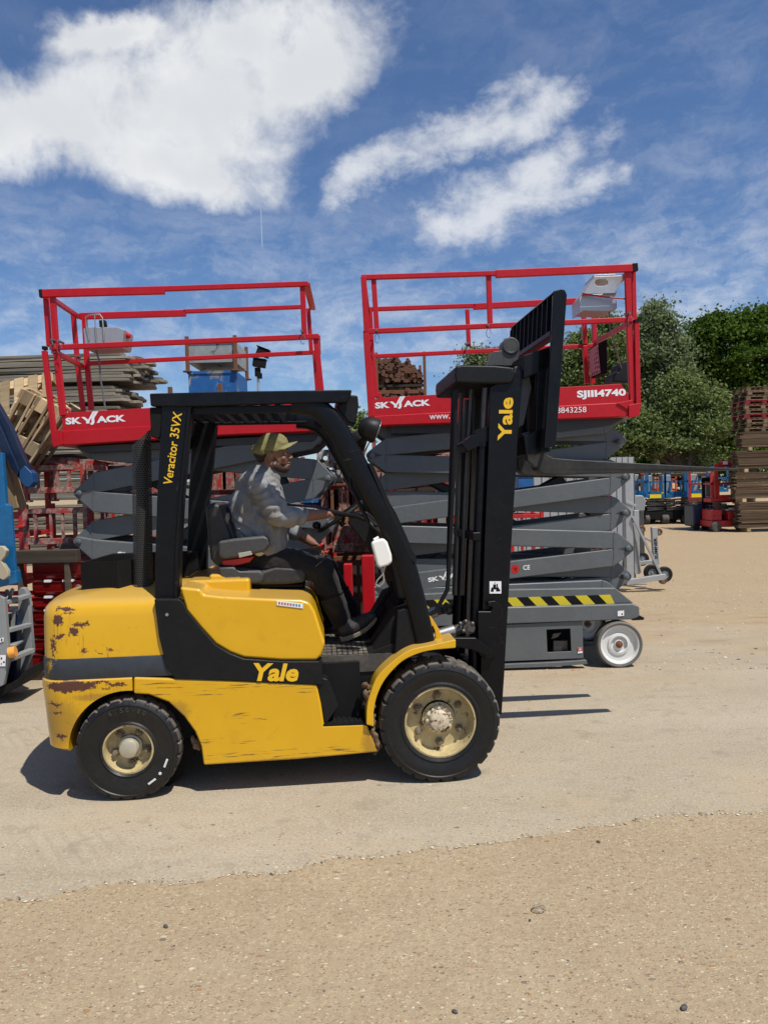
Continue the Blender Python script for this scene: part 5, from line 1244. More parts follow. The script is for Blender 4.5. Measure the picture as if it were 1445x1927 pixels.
m = MB(); z_ = at(750, 726, Y2).z; m.bx(a.x, b.x, Y2-.03, Y2+.03, z_-.02, z_+.02); m.bx(a.x, b.x, Y2+1.0, Y2+1.06, z_-.02, z_+.02); o = m.build('timber_bearer', M['old_wood'], None); tag(o, 'dark bearer between the two layers of rusty tubes', 'timber')
zz = at(750, 752, Y2).z
for i in range(3):
    h = zz/3; stillage('stillage', 'worn stillage, %s from the top under the rusty tubes' % ORD[i], M['red_old'], a.x-.08, b.x+.08, Y2-.02, Y2+1.3, zz-(i+1)*h, zz-i*h-.003, 'stillages under the rusty tubes', 4)

# ---- left edge: red trays in a timber frame, blue machine
Y3 = 6.75
tz = [(1059, 1090), (1095, 1121), (1125, 1146), (1150, 1172), (1176, 1200), (1204, 1228), (1232, 1261)]
for i, (v0, v1) in enumerate(tz):
    p0, p1 = at(60, v0, Y3), at(175, v1, Y3); t = thing('steel_tray', 'red steel tray in the timber frame, %s from the top' % ORD[i], 'tray', None, 'red trays in the timber frame', ((p0.x+p1.x)/2, Y3+.45, p1.z))
    w2 = (p1.x-p0.x)/2; h = p0.z-p1.z; m = MB(); rg = [[Vector((sx*w2, -.45+dy, z)) for sx in (-1, 1)]+[Vector((sx*w2, .45, z)) for sx in (1, -1)] for z, dy in ((0, .03), (h*.35, 0), (h*.92, 0), (h, -.015))]
    m.rings(rg); m.build('body', M['tray_red'] if 'tray_red' in M else M.setdefault('tray_red', plain('tray_red_paint', (.20, .004, .004), .32, var=.2, sc=4, dust=.03)), t, bevel=.006)
    m = MB(); m.bx(-w2+.03, w2, -.462, -.445, h*.30, h*.36); m.build('lip', M['tray_red'], t)
    if i in (1, 2, 3):
        for q in range(2):
            m = MB(); x = -w2+.12+q*.17; m.bx(x, x+rnd.uniform(.03, .12), -.47, -.40, h-.006, h+.014); m.build('paper_scrap', M['white_text'], t)
t = thing('timber_rack', 'old dark timber rack holding red steel trays beside the forklift tail', 'timber rack', None, None, (at(100, 1280, Y3).x, Y3, 0))
ox = at(100, 1280, Y3).x
def PL(u, v): q = at(u, v, Y3); return q.x-ox, q.z
for nm, (u0, v0, u1, v1), y0, y1 in (('top_rail', (33, 1036, 150, 1058), -.06, .04), ('post', (124, 1058, 143, 1290), -.05, .05), ('post', (36, 1058, 50, 1290), -.05, .05), ('sole_plate', (46, 1263, 170, 1290), -.03, .9), ('top_rail', (33, 1036, 150, 1056), .85, .95)):
    x0, z1 = PL(u0, v0); x1, z0 = PL(u1, v1); m = MB(); m.bx(x0, x1, y0, y1, max(z0, 0), z1); m.build(nm, M['old_wood'], t, bevel=.008)
Y4 = 5.95
B4 = Fr(at(20, 1300, Y4).x, Y4, 0)
t = thing('access_lift', 'blue and grey lifting machine cut off at the left edge, navy arm raised', 'access lift', B4)
def pz(nm, poly, y0, y1, mat, bev=.006, par=None): m = MB(); m.prism(B4.poly(poly, y0), y0, y1); return m.build(nm, mat, par or t, bevel=bev)
pz('arm', [(-20, 735), (0, 768), (18, 800), (48, 868), (60, 892), (61, 910), (52, 917), (38, 905), (20, 880), (-20, 790)], .20, .27, M['navy'])
pz('arm_end', [(36, 886), (46, 876), (60, 890), (62, 908), (54, 918), (44, 914), (36, 902)], .18, .28, plain('mid_blue_paint', (.008, .055, .16), .45, scuff=.4))
pz('arm_side', [(-20, 760), (0, 800), (36, 884), (32, 896), (-20, 815)], .17, .199, M['navy'])
pz('post', [(-30, 850), (4, 852), (11, 948), (18, 952), (26, 1060), (27, 1075), (-30, 1090)], .03, .08, M['blue'])
pz('post', [(-30, 958), (12, 950), (21, 952), (30, 1080), (-30, 1084)], .0, .03, M['blue'], .004)
pz('lower_panel', [(-30, 1086), (30, 1074), (32, 1098), (-30, 1112), (-320, 1150), (-320, 1120)], -.02, .06, M['blue'])
pz('lug', [(-20, 1028), (4, 1028), (12, 1036), (10, 1046), (2, 1056), (14, 1074), (14, 1086), (6, 1092), (-20, 1080)], -.10, -.05, plain('tan_casting', (.42, .36, .25), .6))
m = MB(); q = [B4.P(u, v, .12) for u, v in ((8, 990), (8, 1008), (11, 1040), (9, 1052))]
for p in q: m.lathe([(.014, 0), (.012, -.012), (.0005, -.012)], (p.x, -.001, p.z), 8)
m.build('bolt_row', M['blue'], t)
gsn = pz('chassis', [(-40, 1105), (0, 1120), (8, 1126), (14, 1210), (16, 1245), (6, 1290), (-40, 1310), (-320, 1360), (-320, 1160)], -.05, .0, M['machine_grey'])
mb2 = MB(); q0, q1 = B4.P(-900, 1000, 0), B4.P(-330, 1000, 0); mb2.bx(q0.x, q1.x, .0, 1.2, .35, 1.25); mb2.build('body', M['blue'], t, bevel=.03)
for xw in (q0.x+.3, q1.x-.3):
    m = MB(); m.lathe([(.02, -.05), (.26, -.05), (.30, 0), (.30, .2), (.26, .25), (.02, .25)], (xw, .0, .30), 32); m.build('wheel', M['tyre'], t)
    m = MB(); m.lathe([(.02, -.05), (.26, -.05), (.30, 0), (.30, .2), (.26, .25), (.02, .25)], (xw, .95, .30), 32); m.build('wheel', M['tyre'], t)
pz('chassis', [(34, 1112), (38, 1106), (46, 1107), (53, 1120), (57, 1180), (61, 1226), (48, 1256), (30, 1290), (24, 1282), (34, 1210)], .30, .36, M['machine_grey'])
for (u0, v0, u1, v1, w_) in ((9, 1134, 53, 1121, .05), (13, 1187, 55, 1176, .05), (17, 1241, 60, 1224, .055), (24, 1215, 40, 1205, .03), (10, 1155, 30, 1150, .02)):
    m = MB(); m.bar(B4.P(u0, v0, .0), B4.P(u1, v1, .30), .06, w_*.7); m.build('rung', M['machine_grey'], t, bevel=.006)
for (u0, v0, u1, v1) in ((5, 1110, 14, 1135), (16, 1108, 24, 1132), (10, 1150, 20, 1180), (24, 1148, 26, 1180)):
    m = MB(); m.bar(B4.P(u0, v1, .12), B4.P(u1, v0, .12), .03, .02); m.build('stay', M['machine_grey'], t)
pz('belly_pan', [(10, 1160), (34, 1155), (30, 1290), (-30, 1318), (-30, 1250)], .16, .24, M['navy'])
pz('skid', [(-40, 1300), (6, 1292), (30, 1282), (46, 1262), (47, 1276), (30, 1296), (0, 1312), (-40, 1322), (-320, 1372), (-320, 1350)], .0, .4, M['matt'])
m = MB(); m.tube([B4.P(17, 1229, -.06), B4.P(30, 1226, -.05)], .045, 16); m.build('beacon', plain('amber_lens', (.80, .34, .06), .3), t)
label_strip(B4, t, (0, 1254), (11, 1254), (0, 1233), -.055, 'data_plate', [(.15, .4, .6, .8, 3), (.55, .85, .3, .45, 3), (.2, .35, .15, .3, 3)])
label_strip(B4, t, (0, 1210), (7, 1207), (0, 1202), -.055, 'data_plate', [(.3, .7, .2, .8, 3)])
for xw in (-.28,):
    m = MB(); m.lathe([(.02, 0), (.14, .0), (.17, .02), (.17, .12), (.02, .13)], (B4.P(-20, 1300, 0).x+xw+.1, .05, .17), 24); m.build('wheel', M['tyre'], t)
a, b = at(-2, 830, Y4+.32), at(33, 958, Y4+.32); m = MB(); c = (a+b)/2; m.bar(a-c, b-c, .16, .10, up=(1, 0, 0)); o = m.build('timber_plank', timber('tan_plank', (.30, .21, .11), (.18, .12, .07), 2), None, bevel=.006); o.location = c; tag(o, 'tan timber plank leaning under the navy arm at the left edge', 'plank')

# ---- galvanised panels and duct hoist to the right of the lift
Y5 = 12.0
for i, (u0, u1, v0) in enumerate(((962, 1020, 884), (1024, 1082, 874), (1090, 1150, 866), (1156, 1197, 859))):
    a, b = at(u0, 1104, Y5), at(u1, v0, Y5); t = thing('hoarding_panel', 'ribbed galvanised panel standing on edge, %s in the row behind the right lift' % ORD[i], 'panel', None, 'galvanised panels behind the right lift', ((a.x+b.x)/2, Y5+.03*i, 0))
    w2 = (b.x-a.x)/2; m = MB(); n = 4; pl = []
    for k in range(n):
        x = -w2+2*w2*k/n; s = 2*w2/n; pl += [(x, 0), (x+s*.80, 0), (x+s*.84, .02), (x+s*.96, .02)]
    pl.append((w2, 0)); lo_ = [Vector((x, y, .02)) for x, y in pl]+[Vector((x, y+.03, .02)) for x, y in pl[::-1]]
    m.rings([lo_, [v+Vector((0, 0, b.z-.02)) for v in lo_]]); m.build('sheet', M['grey_panel'], t)
    m = MB(); m.bx(-w2, w2, .05, .09, .0, .06); m.bx(-w2, w2, .05, .09, b.z-.07, b.z-.01); m.bx(-w2, -w2+.05, .05, .09, .06, b.z-.07); m.bx(w2-.05, w2, .05, .09, .06, b.z-.07); m.build('frame', M['galv'], t)
Y6 = 11.3; H6 = Fr(at(1200, 1098, Y6).x, Y6, 0)
t = thing('duct_hoist', 'galvanised wheeled hoist with SUMNER down its post, by the grey panels', 'hoist', H6)
def hb(nm, a, b, y, w_, mat='galv', y2=None): m = MB(); m.bar(H6.P(*a, y), H6.P(*b, y if y2 is None else y2), w_, w_, up=(0, 0, 1) if abs(a[0]-b[0]) > abs(a[1]-b[1]) else (1, 0, 0)); return m.build(nm, M[mat], t, bevel=.004)
hb('base_leg', (1178, 1096), (1250, 1085), 0, .085); hb('base_leg', (1180, 1062), (1238, 1056), .7, .06)
hb('mast', (1180, 880), (1184, 1088), .1, .11); hb('mast', (1196, 960), (1198, 1080), .16, .08)
hb('brace', (1190, 972), (1244, 1082), .02, .035); hb('brace', (1192, 985), (1206, 1078), .1, .02); hb('brace', (1205, 1008), (1228, 1020), .5, .03); hb('brace', (1188, 990), (1204, 1072), .2, .025)
po = hb('post', (1230, 992), (1234, 1062), .35, .085)
text_mesh('lettering', 'SUMNER', M['matt'], po, H6.P(1238, 1052, .305), H6.P(1236, 1012, .305), H6.P(1232, 1052, .305), .02)
hb('handle', (1177, 944), (1196, 952), .05, .04)
for (u, v, r, y, mt) in ((1226, 1077, 15, .25, 'tyre'), (1250, 1081, 15, .12, 'tyre'), (1208, 1052, 13, .8, 'tyre'), (1239, 1001, 7, .35, 'rust'), (1207, 996, 7, .6, 'rust'), (1247, 1092, 7.5, .0, 'rust')):
    p = H6.P(u, v, y); r = r/1380*(Y6+y); m = MB(); m.lathe([(r*.45, .01), (r*.6, -.005), (r*.9, -.004), (r, .012), (r, .05), (r*.9, .065), (r*.45, .06)], (p.x, y-.03, p.z), 24, cap=False); wo_ = m.build('wheel', M[mt], t)
    m = MB(); m.lathe([(r*.5, .0), (r*.42, .02), (r*.16, .018), (r*.14, -.01), (.0005, -.01)], (p.x, y-.03, p.z), 20, cap=False); m.lathe([(r*.48, .05), (r*.4, .03), (.0005, .03)], (p.x, y-.03, p.z), 20, cap=False); m.build('rim', M['galv'], wo_)
m = MB(); m.prism(H6.poly([(1192, 938), (1196, 932), (1210, 932), (1216, 942), (1213, 962), (1194, 962)], .9), .9, 1.4); m.build('winch_housing', M['machine_grey'], t, bevel=.02)
hb('winch_post', (1204, 960), (1206, 1060), 1.1, .10, 'dark_steel')

# ---- far row of lifts
def far_lift(label, u, Y, col, wd, zc, yel, group, vis=True):
    x = at(u, 980, Y).x; t = thing('scissor_lift', label, 'scissor lift', None, group, (x, Y, 0)); w = wd/2
    m = MB(); m.bx(-w, w, 0, 1.6, .18, .52); m.build('chassis', M['matt'], t, bevel=.03)
    for sx in (-1, 1):
        for y in (-.02, 1.4):
            m = MB(); m.lathe([(.02, 0), (.17, 0), (.19, .03), (.19, .14), (.17, .16), (.02, .16)], (sx*(w-.08)-.08, y+.1, .19), 18, 'x'); m.build('wheel', M['tyre_dust'], t)
    for k in range(5):
        m = MB(); z0 = .56+k*.095; m.bar((-w+.08, .02, z0), (w-.08, .02, z0+.04*(-1)**k), .08, .06); m.build('scissor_arm', M['dark_steel'], t); m = MB(); m.bar((-w+.1, 1.3, z0), (w-.1, 1.3, z0), .08, .06); m.build('scissor_arm', M['dark_steel'], t)
    m = MB(); m.bx(-w, w, -.02, 1.8, zc, zc+.14); m.build('platform', col, t, bevel=.01)
    for sx in (-1, 1):
        for y in (0, 1.75): m = MB(); m.bx(sx*(w-.04)-.035, sx*(w-.04)+.035, y-.03, y+.03, zc+.14, zc+1.15); m.build('rail_post', col, t)
    for z in (zc+.62, zc+1.12):
        m = MB(); m.bx(-w, w, -.03, .02, z-.03, z+.03); m.bx(-w, w, 1.72, 1.77, z-.03, z+.03); m.bx(-w, -w+.05, 0, 1.75, z-.03, z+.03); m.bx(w-.05, w, 0, 1.75, z-.03, z+.03); m.build('guard_rail', col, t)
    m = MB(); m.bx(-w*.55, -w*.45, -.03, .03, zc+.14, zc+.62); m.bx(w*.45, w*.55, -.03, .03, zc+.14, zc+.62); m.bx(-w*.5, w*.5, -.028, .02, zc+.14, zc+.24); m.build('gate', col, t)
    if yel: m = MB(); m.bx(-w*.6, w*.5, -.05, -.035, zc-.02, zc+.13); m.build('warning_plate', M['yellow_sheet'], t)
    m = MB(); m.box((rnd.uniform(-.2, .2), .9, zc+.55), (.35, .4, .7)); m.build('control_box', M['greymetal'], t, bevel=.03)
    return t
grp = 'blue scissor lifts in the far row'
far_lift('blue scissor lift half hidden by the grey panel, first in the far row', 1204, 29.5, M['blue'], .72, 1.10, False, grp)
far_lift('blue scissor lift with a yellow plate, second in the far row', 1234, 29, M['blue'], .82, 1.05, True, grp)
far_lift('blue scissor lift without a yellow plate, third in the far row', 1271, 29, M['blue'], .86, 1.05, False, grp)
far_lift('blue scissor lift with a yellow plate, beside the red machine', 1313, 28.6, M['blue'], .86, 1.05, True, grp)
for i, (u, c, l) in enumerate(((1190, 'red_worn', 'red scissor lift behind the grey panel end'), (1255, 'orange', 'orange lift glimpsed behind the blue row'), (1352, 'blue', 'blue scissor lift behind the red lift'))):
    far_lift(l, u, 32.5, M[c], .9, 1.15, i == 1, 'lifts in the row further back')
def dark_mast(u, Y):
    x = at(u, 990, Y).x; t = thing('pallet_stacker', 'dark upright stacker mast on a navy base in front of the far lifts', 'stacker', None, None, (x, Y, 0))
    for sx in (-.16, .16): m = MB(); m.bx(sx-.04, sx+.04, -.05, .05, .1, 1.75); m.build('mast_rail', M['matt'], t)
    m = MB(); m.bx(-.2, .2, -.04, .04, 1.65, 1.78); m.bx(-.2, .2, -.04, .04, .9, .98); m.build('cross_member', M['matt'], t)
    m = MB(); m.bx(-.55, -.2, -.1, .7, .12, .85); m.build('body', M['navy'], t, bevel=.05)
    for x_ in (-.45, -.15): m = MB(); m.lathe([(.02, 0), (.11, 0), (.12, .02), (.12, .08), (.02, .09)], (x_, -.12, .12), 16); m.build('wheel', M['tyre'], t)
dark_mast(1333, 25.0)
far_lift('red scissor lift with dark rails in front of the timber stack', 1367, 24.4, M['red_worn'], 1.05, .95, False, None)
x = at(1358, 990, 24.2).x
t = thing('boom_lift', 'low red machine with a raised red boom pointing right', 'boom lift', None, None, (x, 24.0, 0))
m = MB(); m.bx(-.42, .75, 0, .9, .14, .36); m.bx(-.4, -.05, .05, .8, .36, .72); m.bx(.15, .7, .05, .8, .36, .66); m.build('chassis', M['red_worn'], t, bevel=.03)
for xx in (-.3, .6): m = MB(); m.lathe([(.02, 0), (.14, 0), (.16, .02), (.16, .12), (.02, .13)], (xx, -.10, .16), 18); m.build('wheel', M['tyre_dust'], t)
m = MB(); m.bar((-.03, .5, .6), (-.05, .5, 2.2), .12, .12, up=(1, 0, 0)); m.bar((-.05, .5, 2.16), (.42, .5, 2.22), .14, .16); m.build('boom', M['red_worn'], t, bevel=.01)
m = MB(); m.bx(.12, .52, .42, .58, 2.14, 2.34); m.build('boom_head', M['lift_red'], t, bevel=.03)
m = MB(); m.bx(.16, .32, .41, .42, 2.2, 2.31); m.build('decal', M['white_text'], t)
# flat rack with pale timber over the far row
x0, x1 = at(1196, 900, 30.8).x, at(1338, 900, 30.8).x; zr_ = at(1260, 892, 30.8).z
t = thing('storage_rack', 'long dark rack on posts spanning above the far blue lifts', 'rack', None, None, ((x0+x1)/2, 30.8, 0)); w2 = (x1-x0)/2
m = MB(); m.bx(-w2, w2, 0, 1.2, zr_-.1, zr_); m.build('beam', M['old_wood'], t)
for sx in (-1, 1):
    for y in (.05, 1.15): m = MB(); m.bx(sx*(w2-.05)-.04, sx*(w2-.05)+.04, y-.04, y+.04, 0, zr_-.1); m.build('post', M['navy'], t)
pf_ = make_pallet(M['pale_wood'], 'pale pallets on the far rack')
for i in range(2):
    o = pf_ if i == 0 else dup(pf_); o.location = (at(1262+i*48, 880, 31).x, 31.4, zr_+.005); o['label'] = 'pale pallet lying on the dark rack, %s' % ('left one of two', 'right one of two')[i]
# ---- timber stack and pallets, right edge
Y7 = 23.6
pm = MB(); pm.bx(0, 4.2, -.11, .11, -.024, .024); pb = pm.build('timber_plank', M['plank'], None, bevel=.004, seg=1); first = True; lay = 0
zz = 0.12
ug = {0: 1388, 1: 1380, 2: 1384, 3: 1392}
for b, n in enumerate((16, 16, 11, 9)):
    for i, dx in enumerate((.3, 1.6, 3.0)):
        m = MB(); m.bx(-.06, .06, -.12, .36, -.11, -.005); o = m.build('timber_bearer', M['pale_wood'], None); o.location = (at(ug[b], 950, Y7).x+dx, Y7, zz); tag(o, 'pale bearer below the %s plank bundle from the ground, %s along' % (ORD[b], ORD[i]), 'timber')
    for k in range(n):
        for r in range(2):
            o = pb if first else dup(pb); first = False
            o.location = (at(ug[b]+rnd.uniform(-3, 4), 950, Y7).x, Y7+r*.228+rnd.uniform(-.012, .012), zz+.026); o.rotation_euler = (0, rnd.uniform(-.002, .002), rnd.uniform(-.005, .005))
            tag(o, 'brown plank, %s layer from the ground in the right edge timber stack, %s row' % (ordw(lay) if lay < 39 else 'fortieth' if lay == 39 else 'forty '+ORD[lay-40] if lay < 49 else 'fiftieth' if lay == 49 else 'fifty '+ORD[lay-50], ('front', 'back')[r]), 'plank', 'planks in the right edge timber stack')
        zz += .0525; lay += 1
    zz += .115
pr_ = make_pallet(timber('shaded_brown_pallet_wood', (.22, .150, .09), (.12, .083, .05), 0), 'pallets stacked on the planks'); px0 = at(1402, 800, Y7).x  # pallet wood coloured darker to stand for tree shade
redp = {3: 1, 6: 1}
zz -= .11
for i in range(10):
    o = pr_ if i == 0 else dup(pr_); o.location = (px0+.62+rnd.uniform(-.04, .05)+(.06 if i > 6 else 0), Y7+.5, zz+i*.147); o['label'] = 'wooden pallet on top of the brown planks, %s from the bottom' % ORD[i]
    if i in redp:
        for c in kids(o): c.data = c.data.copy(); c.data.materials[0] = M['tray_red']
        o['label'] = 'red painted pallet on the brown planks, %s from the bottom' % ORD[i]
# ================================================================= GROUND
def gravel_mat():
    m, t, b, co = base('packed_gravel')
    n1 = t.noise(co, .55, 6, .6); n2 = t.noise(co, 3.2, 8, .65); n3 = t.noise(co, 40, 6, .7)
    c = t.mix(t.ramp(n1, .3, .7), (.345, .262, .165), (.40, .315, .20))
    c = t.mix(t.ramp(n2, .35, .75, 0, .6), c, (.30, .222, .138))
    sep = t.node('ShaderNodeSeparateXYZ'); t.put(sep.inputs[0], co)
    far = t.ramp(sep.outputs[1], 6.0, 16.0)
    c = t.mix(t.math('MULTIPLY', far, .7), c, (.375, .262, .145))
    fl_ = t.math('MULTIPLY', far, t.ramp(t.noise(t.scale(co, (.5, 1.6, 1)), 2.3, 8, .72), .55, .74, 0, .55)); c = t.mix(fl_, c, (.235, .160, .095))
    fl2 = t.math('MULTIPLY', far, t.ramp(t.noise(t.scale(co, (1.2, 2.2, 1)), 6.0, 8, .75), .40, .26, 0, .6)); c = t.mix(fl2, c, (.46, .35, .21))
    c = t.mix(t.ramp(n3, .45, .75, 0, .75), c, (.47, .37, .235))
    c = t.mix(t.ramp(n3, .46, .32, 0, .6), c, (.165, .118, .07))
    h = n3
    for sc, thr, dens, off in ((34, .28, .62, 0), (70, .33, .34, 3), (140, .38, .22, 7), (17, .20, .87, 11)):
        wv = t.vec('ADD', t.scale(co, (.62, 1.0, 1.0)), t.vec('MULTIPLY', t.noise(co, sc*.8, 2, .5, col=True), (.5/sc, .5/sc, 0)))
        wv = t.vec('ADD', wv, (off, off*.7, 0))
        vd = t.node('ShaderNodeTexVoronoi', feature='F1'); t.put(vd.inputs['Vector'], wv); vd.inputs['Scale'].default_value = sc
        cs = t.node('ShaderNodeSeparateColor'); t.put(cs.inputs[0], vd.outputs['Color'])
        on = t.math('MULTIPLY', t.ramp(vd.outputs['Distance'], thr, thr*.72), t.math('GREATER_THAN', cs.outputs[0], dens))
        pal_ = t.node('ShaderNodeValToRGB'); cr = pal_.color_ramp; cr.interpolation = 'CONSTANT'
        cols = [(0, (.47, .37, .22)), (.30, (.56, .47, .31)), (.45, (.33, .23, .13)), (.60, (.19, .12, .075)), (.68, (.42, .31, .18)), (.82, (.62, .54, .38)), (.90, (.12, .10, .09)), (.95, (.34, .17, .06))]
        while len(cr.elements) < len(cols): cr.elements.new(.5)
        for e, (p, q) in zip(cr.elements, cols): e.position = p; e.color = (*q, 1)
        t.put(pal_.inputs[0], cs.outputs[1])
        c = t.mix(t.math('MULTIPLY', on, .80), c, pal_.outputs[0])
        h = t.math('ADD', h, t.math('MULTIPLY', on, .9*18/sc+.15))
    c = t.mix(t.ramp(t.noise(co, 14, 5, .6), .40, .70, 0, .45), c, (.325, .245, .155)); t.put(b.inputs['Base Color'], c); b.inputs['Roughness'].default_value = .92; b.inputs['Specular IOR Level'].default_value = .2
    bump(t, b, t.math('ADD', h, t.math('MULTIPLY', n2, 1.2)), .55, .012)
    return m
def concrete_mat():
    m, t, b, co = base('dusty_concrete')
    n1 = t.noise(t.scale(co, (.35, 1.0, 1.0)), 1.1, 6, .6, .3); n2 = t.noise(co, 5.0, 8, .68); n3 = t.noise(co, 70, 5, .7); n4 = t.noise(t.scale(co, (.18, 1.2, 1)), 3.0, 6, .6)
    c = t.mix(t.ramp(n1, .3, .7), (.335, .278, .195), (.405, .342, .25))
    c = t.mix(t.ramp(n2, .4, .8, 0, .5), c, (.275, .208, .130)); c = t.mix(t.ramp(n4, .52, .72, 0, .55), c, (.385, .305, .190)); c = t.mix(t.ramp(n4, .44, .28, 0, .45), c, (.245, .198, .140))
    c = t.mix(t.ramp(n3, .46, .70, 0, .70), c, (.50, .43, .33)); c = t.mix(t.ramp(n3, .46, .32, 0, .60), c, (.20, .160, .115)); c = t.mix(t.ramp(n2, .47, .34, 0, .5), c, (.25, .205, .145))
    st = t.ramp(t.noise(t.vec('ADD', t.scale(co, (.5, 1.3, 1)), (5, 2, 0)), 1.7, 5, .6), .64, .74, 0, .35); c = t.mix(st, c, (.19, .155, .12))
    h = t.math('ADD', t.math('MULTIPLY', n3, .5), n2)
    for sc, dens, off in ((55, .86, 2), (120, .80, 5), (22, .955, 9)):
        vd = t.node('ShaderNodeTexVoronoi', feature='F1'); t.put(vd.inputs['Vector'], t.vec('ADD', t.scale(co, (.7, 1, 1)), (off, off, 0))); vd.inputs['Scale'].default_value = sc
        cs = t.node('ShaderNodeSeparateColor'); t.put(cs.inputs[0], vd.outputs['Color'])
        on = t.math('MULTIPLY', t.ramp(vd.outputs['Distance'], .26, .16), t.math('GREATER_THAN', cs.outputs[0], dens))
        c = t.mix(t.math('MULTIPLY', on, .8), c, t.mix(t.math('GREATER_THAN', cs.outputs[1], .45), (.15, .11, .08), t.mix(cs.outputs[2], (.52, .44, .33), (.40, .25, .14))))
        h = t.math('ADD', h, t.math('MULTIPLY', on, .4))
    tread = t.math('MULTIPLY', t.ramp(t.noise(t.vec('ADD', co, (1, 4, 0)), .9, 4, .5), .60, .68), t.ramp(t.math('SINE', t.math('MULTIPLY', t.vec('DOT_PRODUCT', co, (.8, .6, 0)), 90.0)), .2, .7)); c = t.mix(t.math('MULTIPLY', tread, .16), c, (.20, .16, .12))
    blot = t.ramp(t.noise(t.vec('ADD', t.scale(co, (.6, 1.5, 1)), (2, 9, 0)), 2.6, 6, .6), .60, .72, 0, .42); c = t.mix(blot, c, (.20, .175, .145))
    c = t.mix(t.ramp(t.noise(t.vec('ADD', co, (7, 1, 0)), 1.3, 6, .6), .52, .75, 0, .5), c, (.42, .325, .20)); c = t.mix(t.ramp(t.noise(co, 22, 6, .7), .56, .74, 0, .35), c, (.22, .172, .12))
    sy = t.node('ShaderNodeSeparateXYZ'); t.put(sy.inputs[0], co)
    sandy = t.ramp(t.math('ADD', sy.outputs[1], t.math('MULTIPLY', t.math('SUBTRACT', t.noise(t.scale(co, (.5, 1, 1)), .9, 7, .65), .5), 7.0)), 5.6, 9.2)
    sc_ = t.mix(t.ramp(t.noise(t.scale(co, (.6, 1.6, 1)), 2.3, 8, .72), .42, .70), (.375, .275, .160), (.27, .19, .112)); c = t.mix(t.math('MULTIPLY', sandy, .92), c, sc_)
    t.put(b.inputs['Base Color'], c); b.inputs['Roughness'].default_value = .9; b.inputs['Specular IOR Level'].default_value = .25
    bump(t, b, h, .32, .008)
    return m
gp = MB(); gp.add([(-260, -12, 0), (260, -12, 0), (260, 700, 0), (-260, 700, 0)], [(0, 1, 2, 3)])
g = gp.build('ground', gravel_mat(), None, smooth=False); g.location = (0, 0, -.010); tag(g, kind='structure')
edge = [(-900, 1785), (-400, 1728), (0, 1687), (90, 1684), (170, 1666), (260, 1662), (330, 1655), (440, 1645), (520, 1639), (575, 1628), (640, 1615), (720, 1606), (800, 1596), (870, 1585), (960, 1577), (1020, 1570), (1110, 1553), (1200, 1541), (1300, 1532), (1445, 1526), (2000, 1490)]
ep = [ground(u, v) for u, v in edge]; near = []
for i in range(len(ep)-1):
    L = (ep[i+1]-ep[i]).length; n = max(2, int(L/(.012 if 1 <= i < len(ep)-2 else .2)))
    for k in range(n):
        p = ep[i].lerp(ep[i+1], k/n); q = Vector((p.x*5, 3.3, 0))
        near.append((p.x, p.y+.050*noise.noise(q)+.022*noise.noise(q*4)+.010*noise.noise(q*13)+.004*noise.noise(q*26)))
near = [(-30, near[0][1])]+near+[(30, near[-1][1])]
far_ = [(30, 10.6), (14, 9.9), (6, 9.2), (2, 9.4), (-4, 10.4), (-30, 11)]
ring_ = near+far_
cm = MB(); n = len(ring_); cm.add([(x, y, 0) for x, y in ring_]+[(x, y+0-.006, -.0105) for i, (x, y) in enumerate(ring_)], [list(range(n))]+[[i, (i+1) % n, (i+1) % n+n, i+n] for i in range(n)])
cs_ = cm.build('concrete_apron', concrete_mat(), None, smooth=False); tag(cs_, kind='structure')
# loose stones as one ground cover
sm = MB(); rs = random.Random(5)
def stone(x, y, r, z):
    vs = []
    for dx, dy, dz in ((1, 0, 0), (.3, .95, 0), (-.8, .6, 0), (-.8, -.6, 0), (.3, -.95, 0)):
        vs.append((x+dx*r*rs.uniform(.7, 1.2), y+dy*r*rs.uniform(.5, 1.0), z+r*rs.uniform(.0, .25)))
    vs.append((x+r*rs.uniform(-.2, .2), y+r*rs.uniform(-.2, .2), z+r*rs.uniform(.35, .65)))
    sm.add(vs, [(0, 1, 5), (1, 2, 5), (2, 3, 5), (3, 4, 5), (4, 0, 5)])
import bisect
nx_ = [q[0] for q in near]
def edge_y(x):
    i = min(max(bisect.bisect(nx_, x), 1), len(near)-1); return near[i][1]
for i in range(5200):
    y = 1.7+6.5*rs.random()**1.9; x = rs.uniform(-.62, .62)*y; on = y > edge_y(x)
    if on and rs.random() < .72: continue
    r = rs.choice((.0018, .0025, .003, .004, .005))*rs.uniform(.7, 1.5)*(1.0 if y < 4 else 1.5)
    if rs.random() < .004: r *= 2.0
    stone(x, y, r, 0 if on else -.010)
for i in range(1500):
    y = 6.5+24*rs.random()**1.5; x = rs.uniform(0.08, .56)*y; stone(x, y, rs.uniform(.006, .020)*rs.choice((.6, .8, 1, 1.3)), -.010 if y > 9.3 else 0)
for i in range(1500):
    x = rs.uniform(-2.2, 2.6); d = .5*rs.random()**2.2; stone(x, edge_y(x)+d, rs.choice((.0018, .0025, .0035, .005))*rs.uniform(.7, 1.4), 0)
for i in range(700):
    x = rs.uniform(-2.2, 2.6); stone(x, edge_y(x)-.02+.03*rs.random(), rs.choice((.003, .005, .008))*rs.uniform(.7, 1.4), -.008)
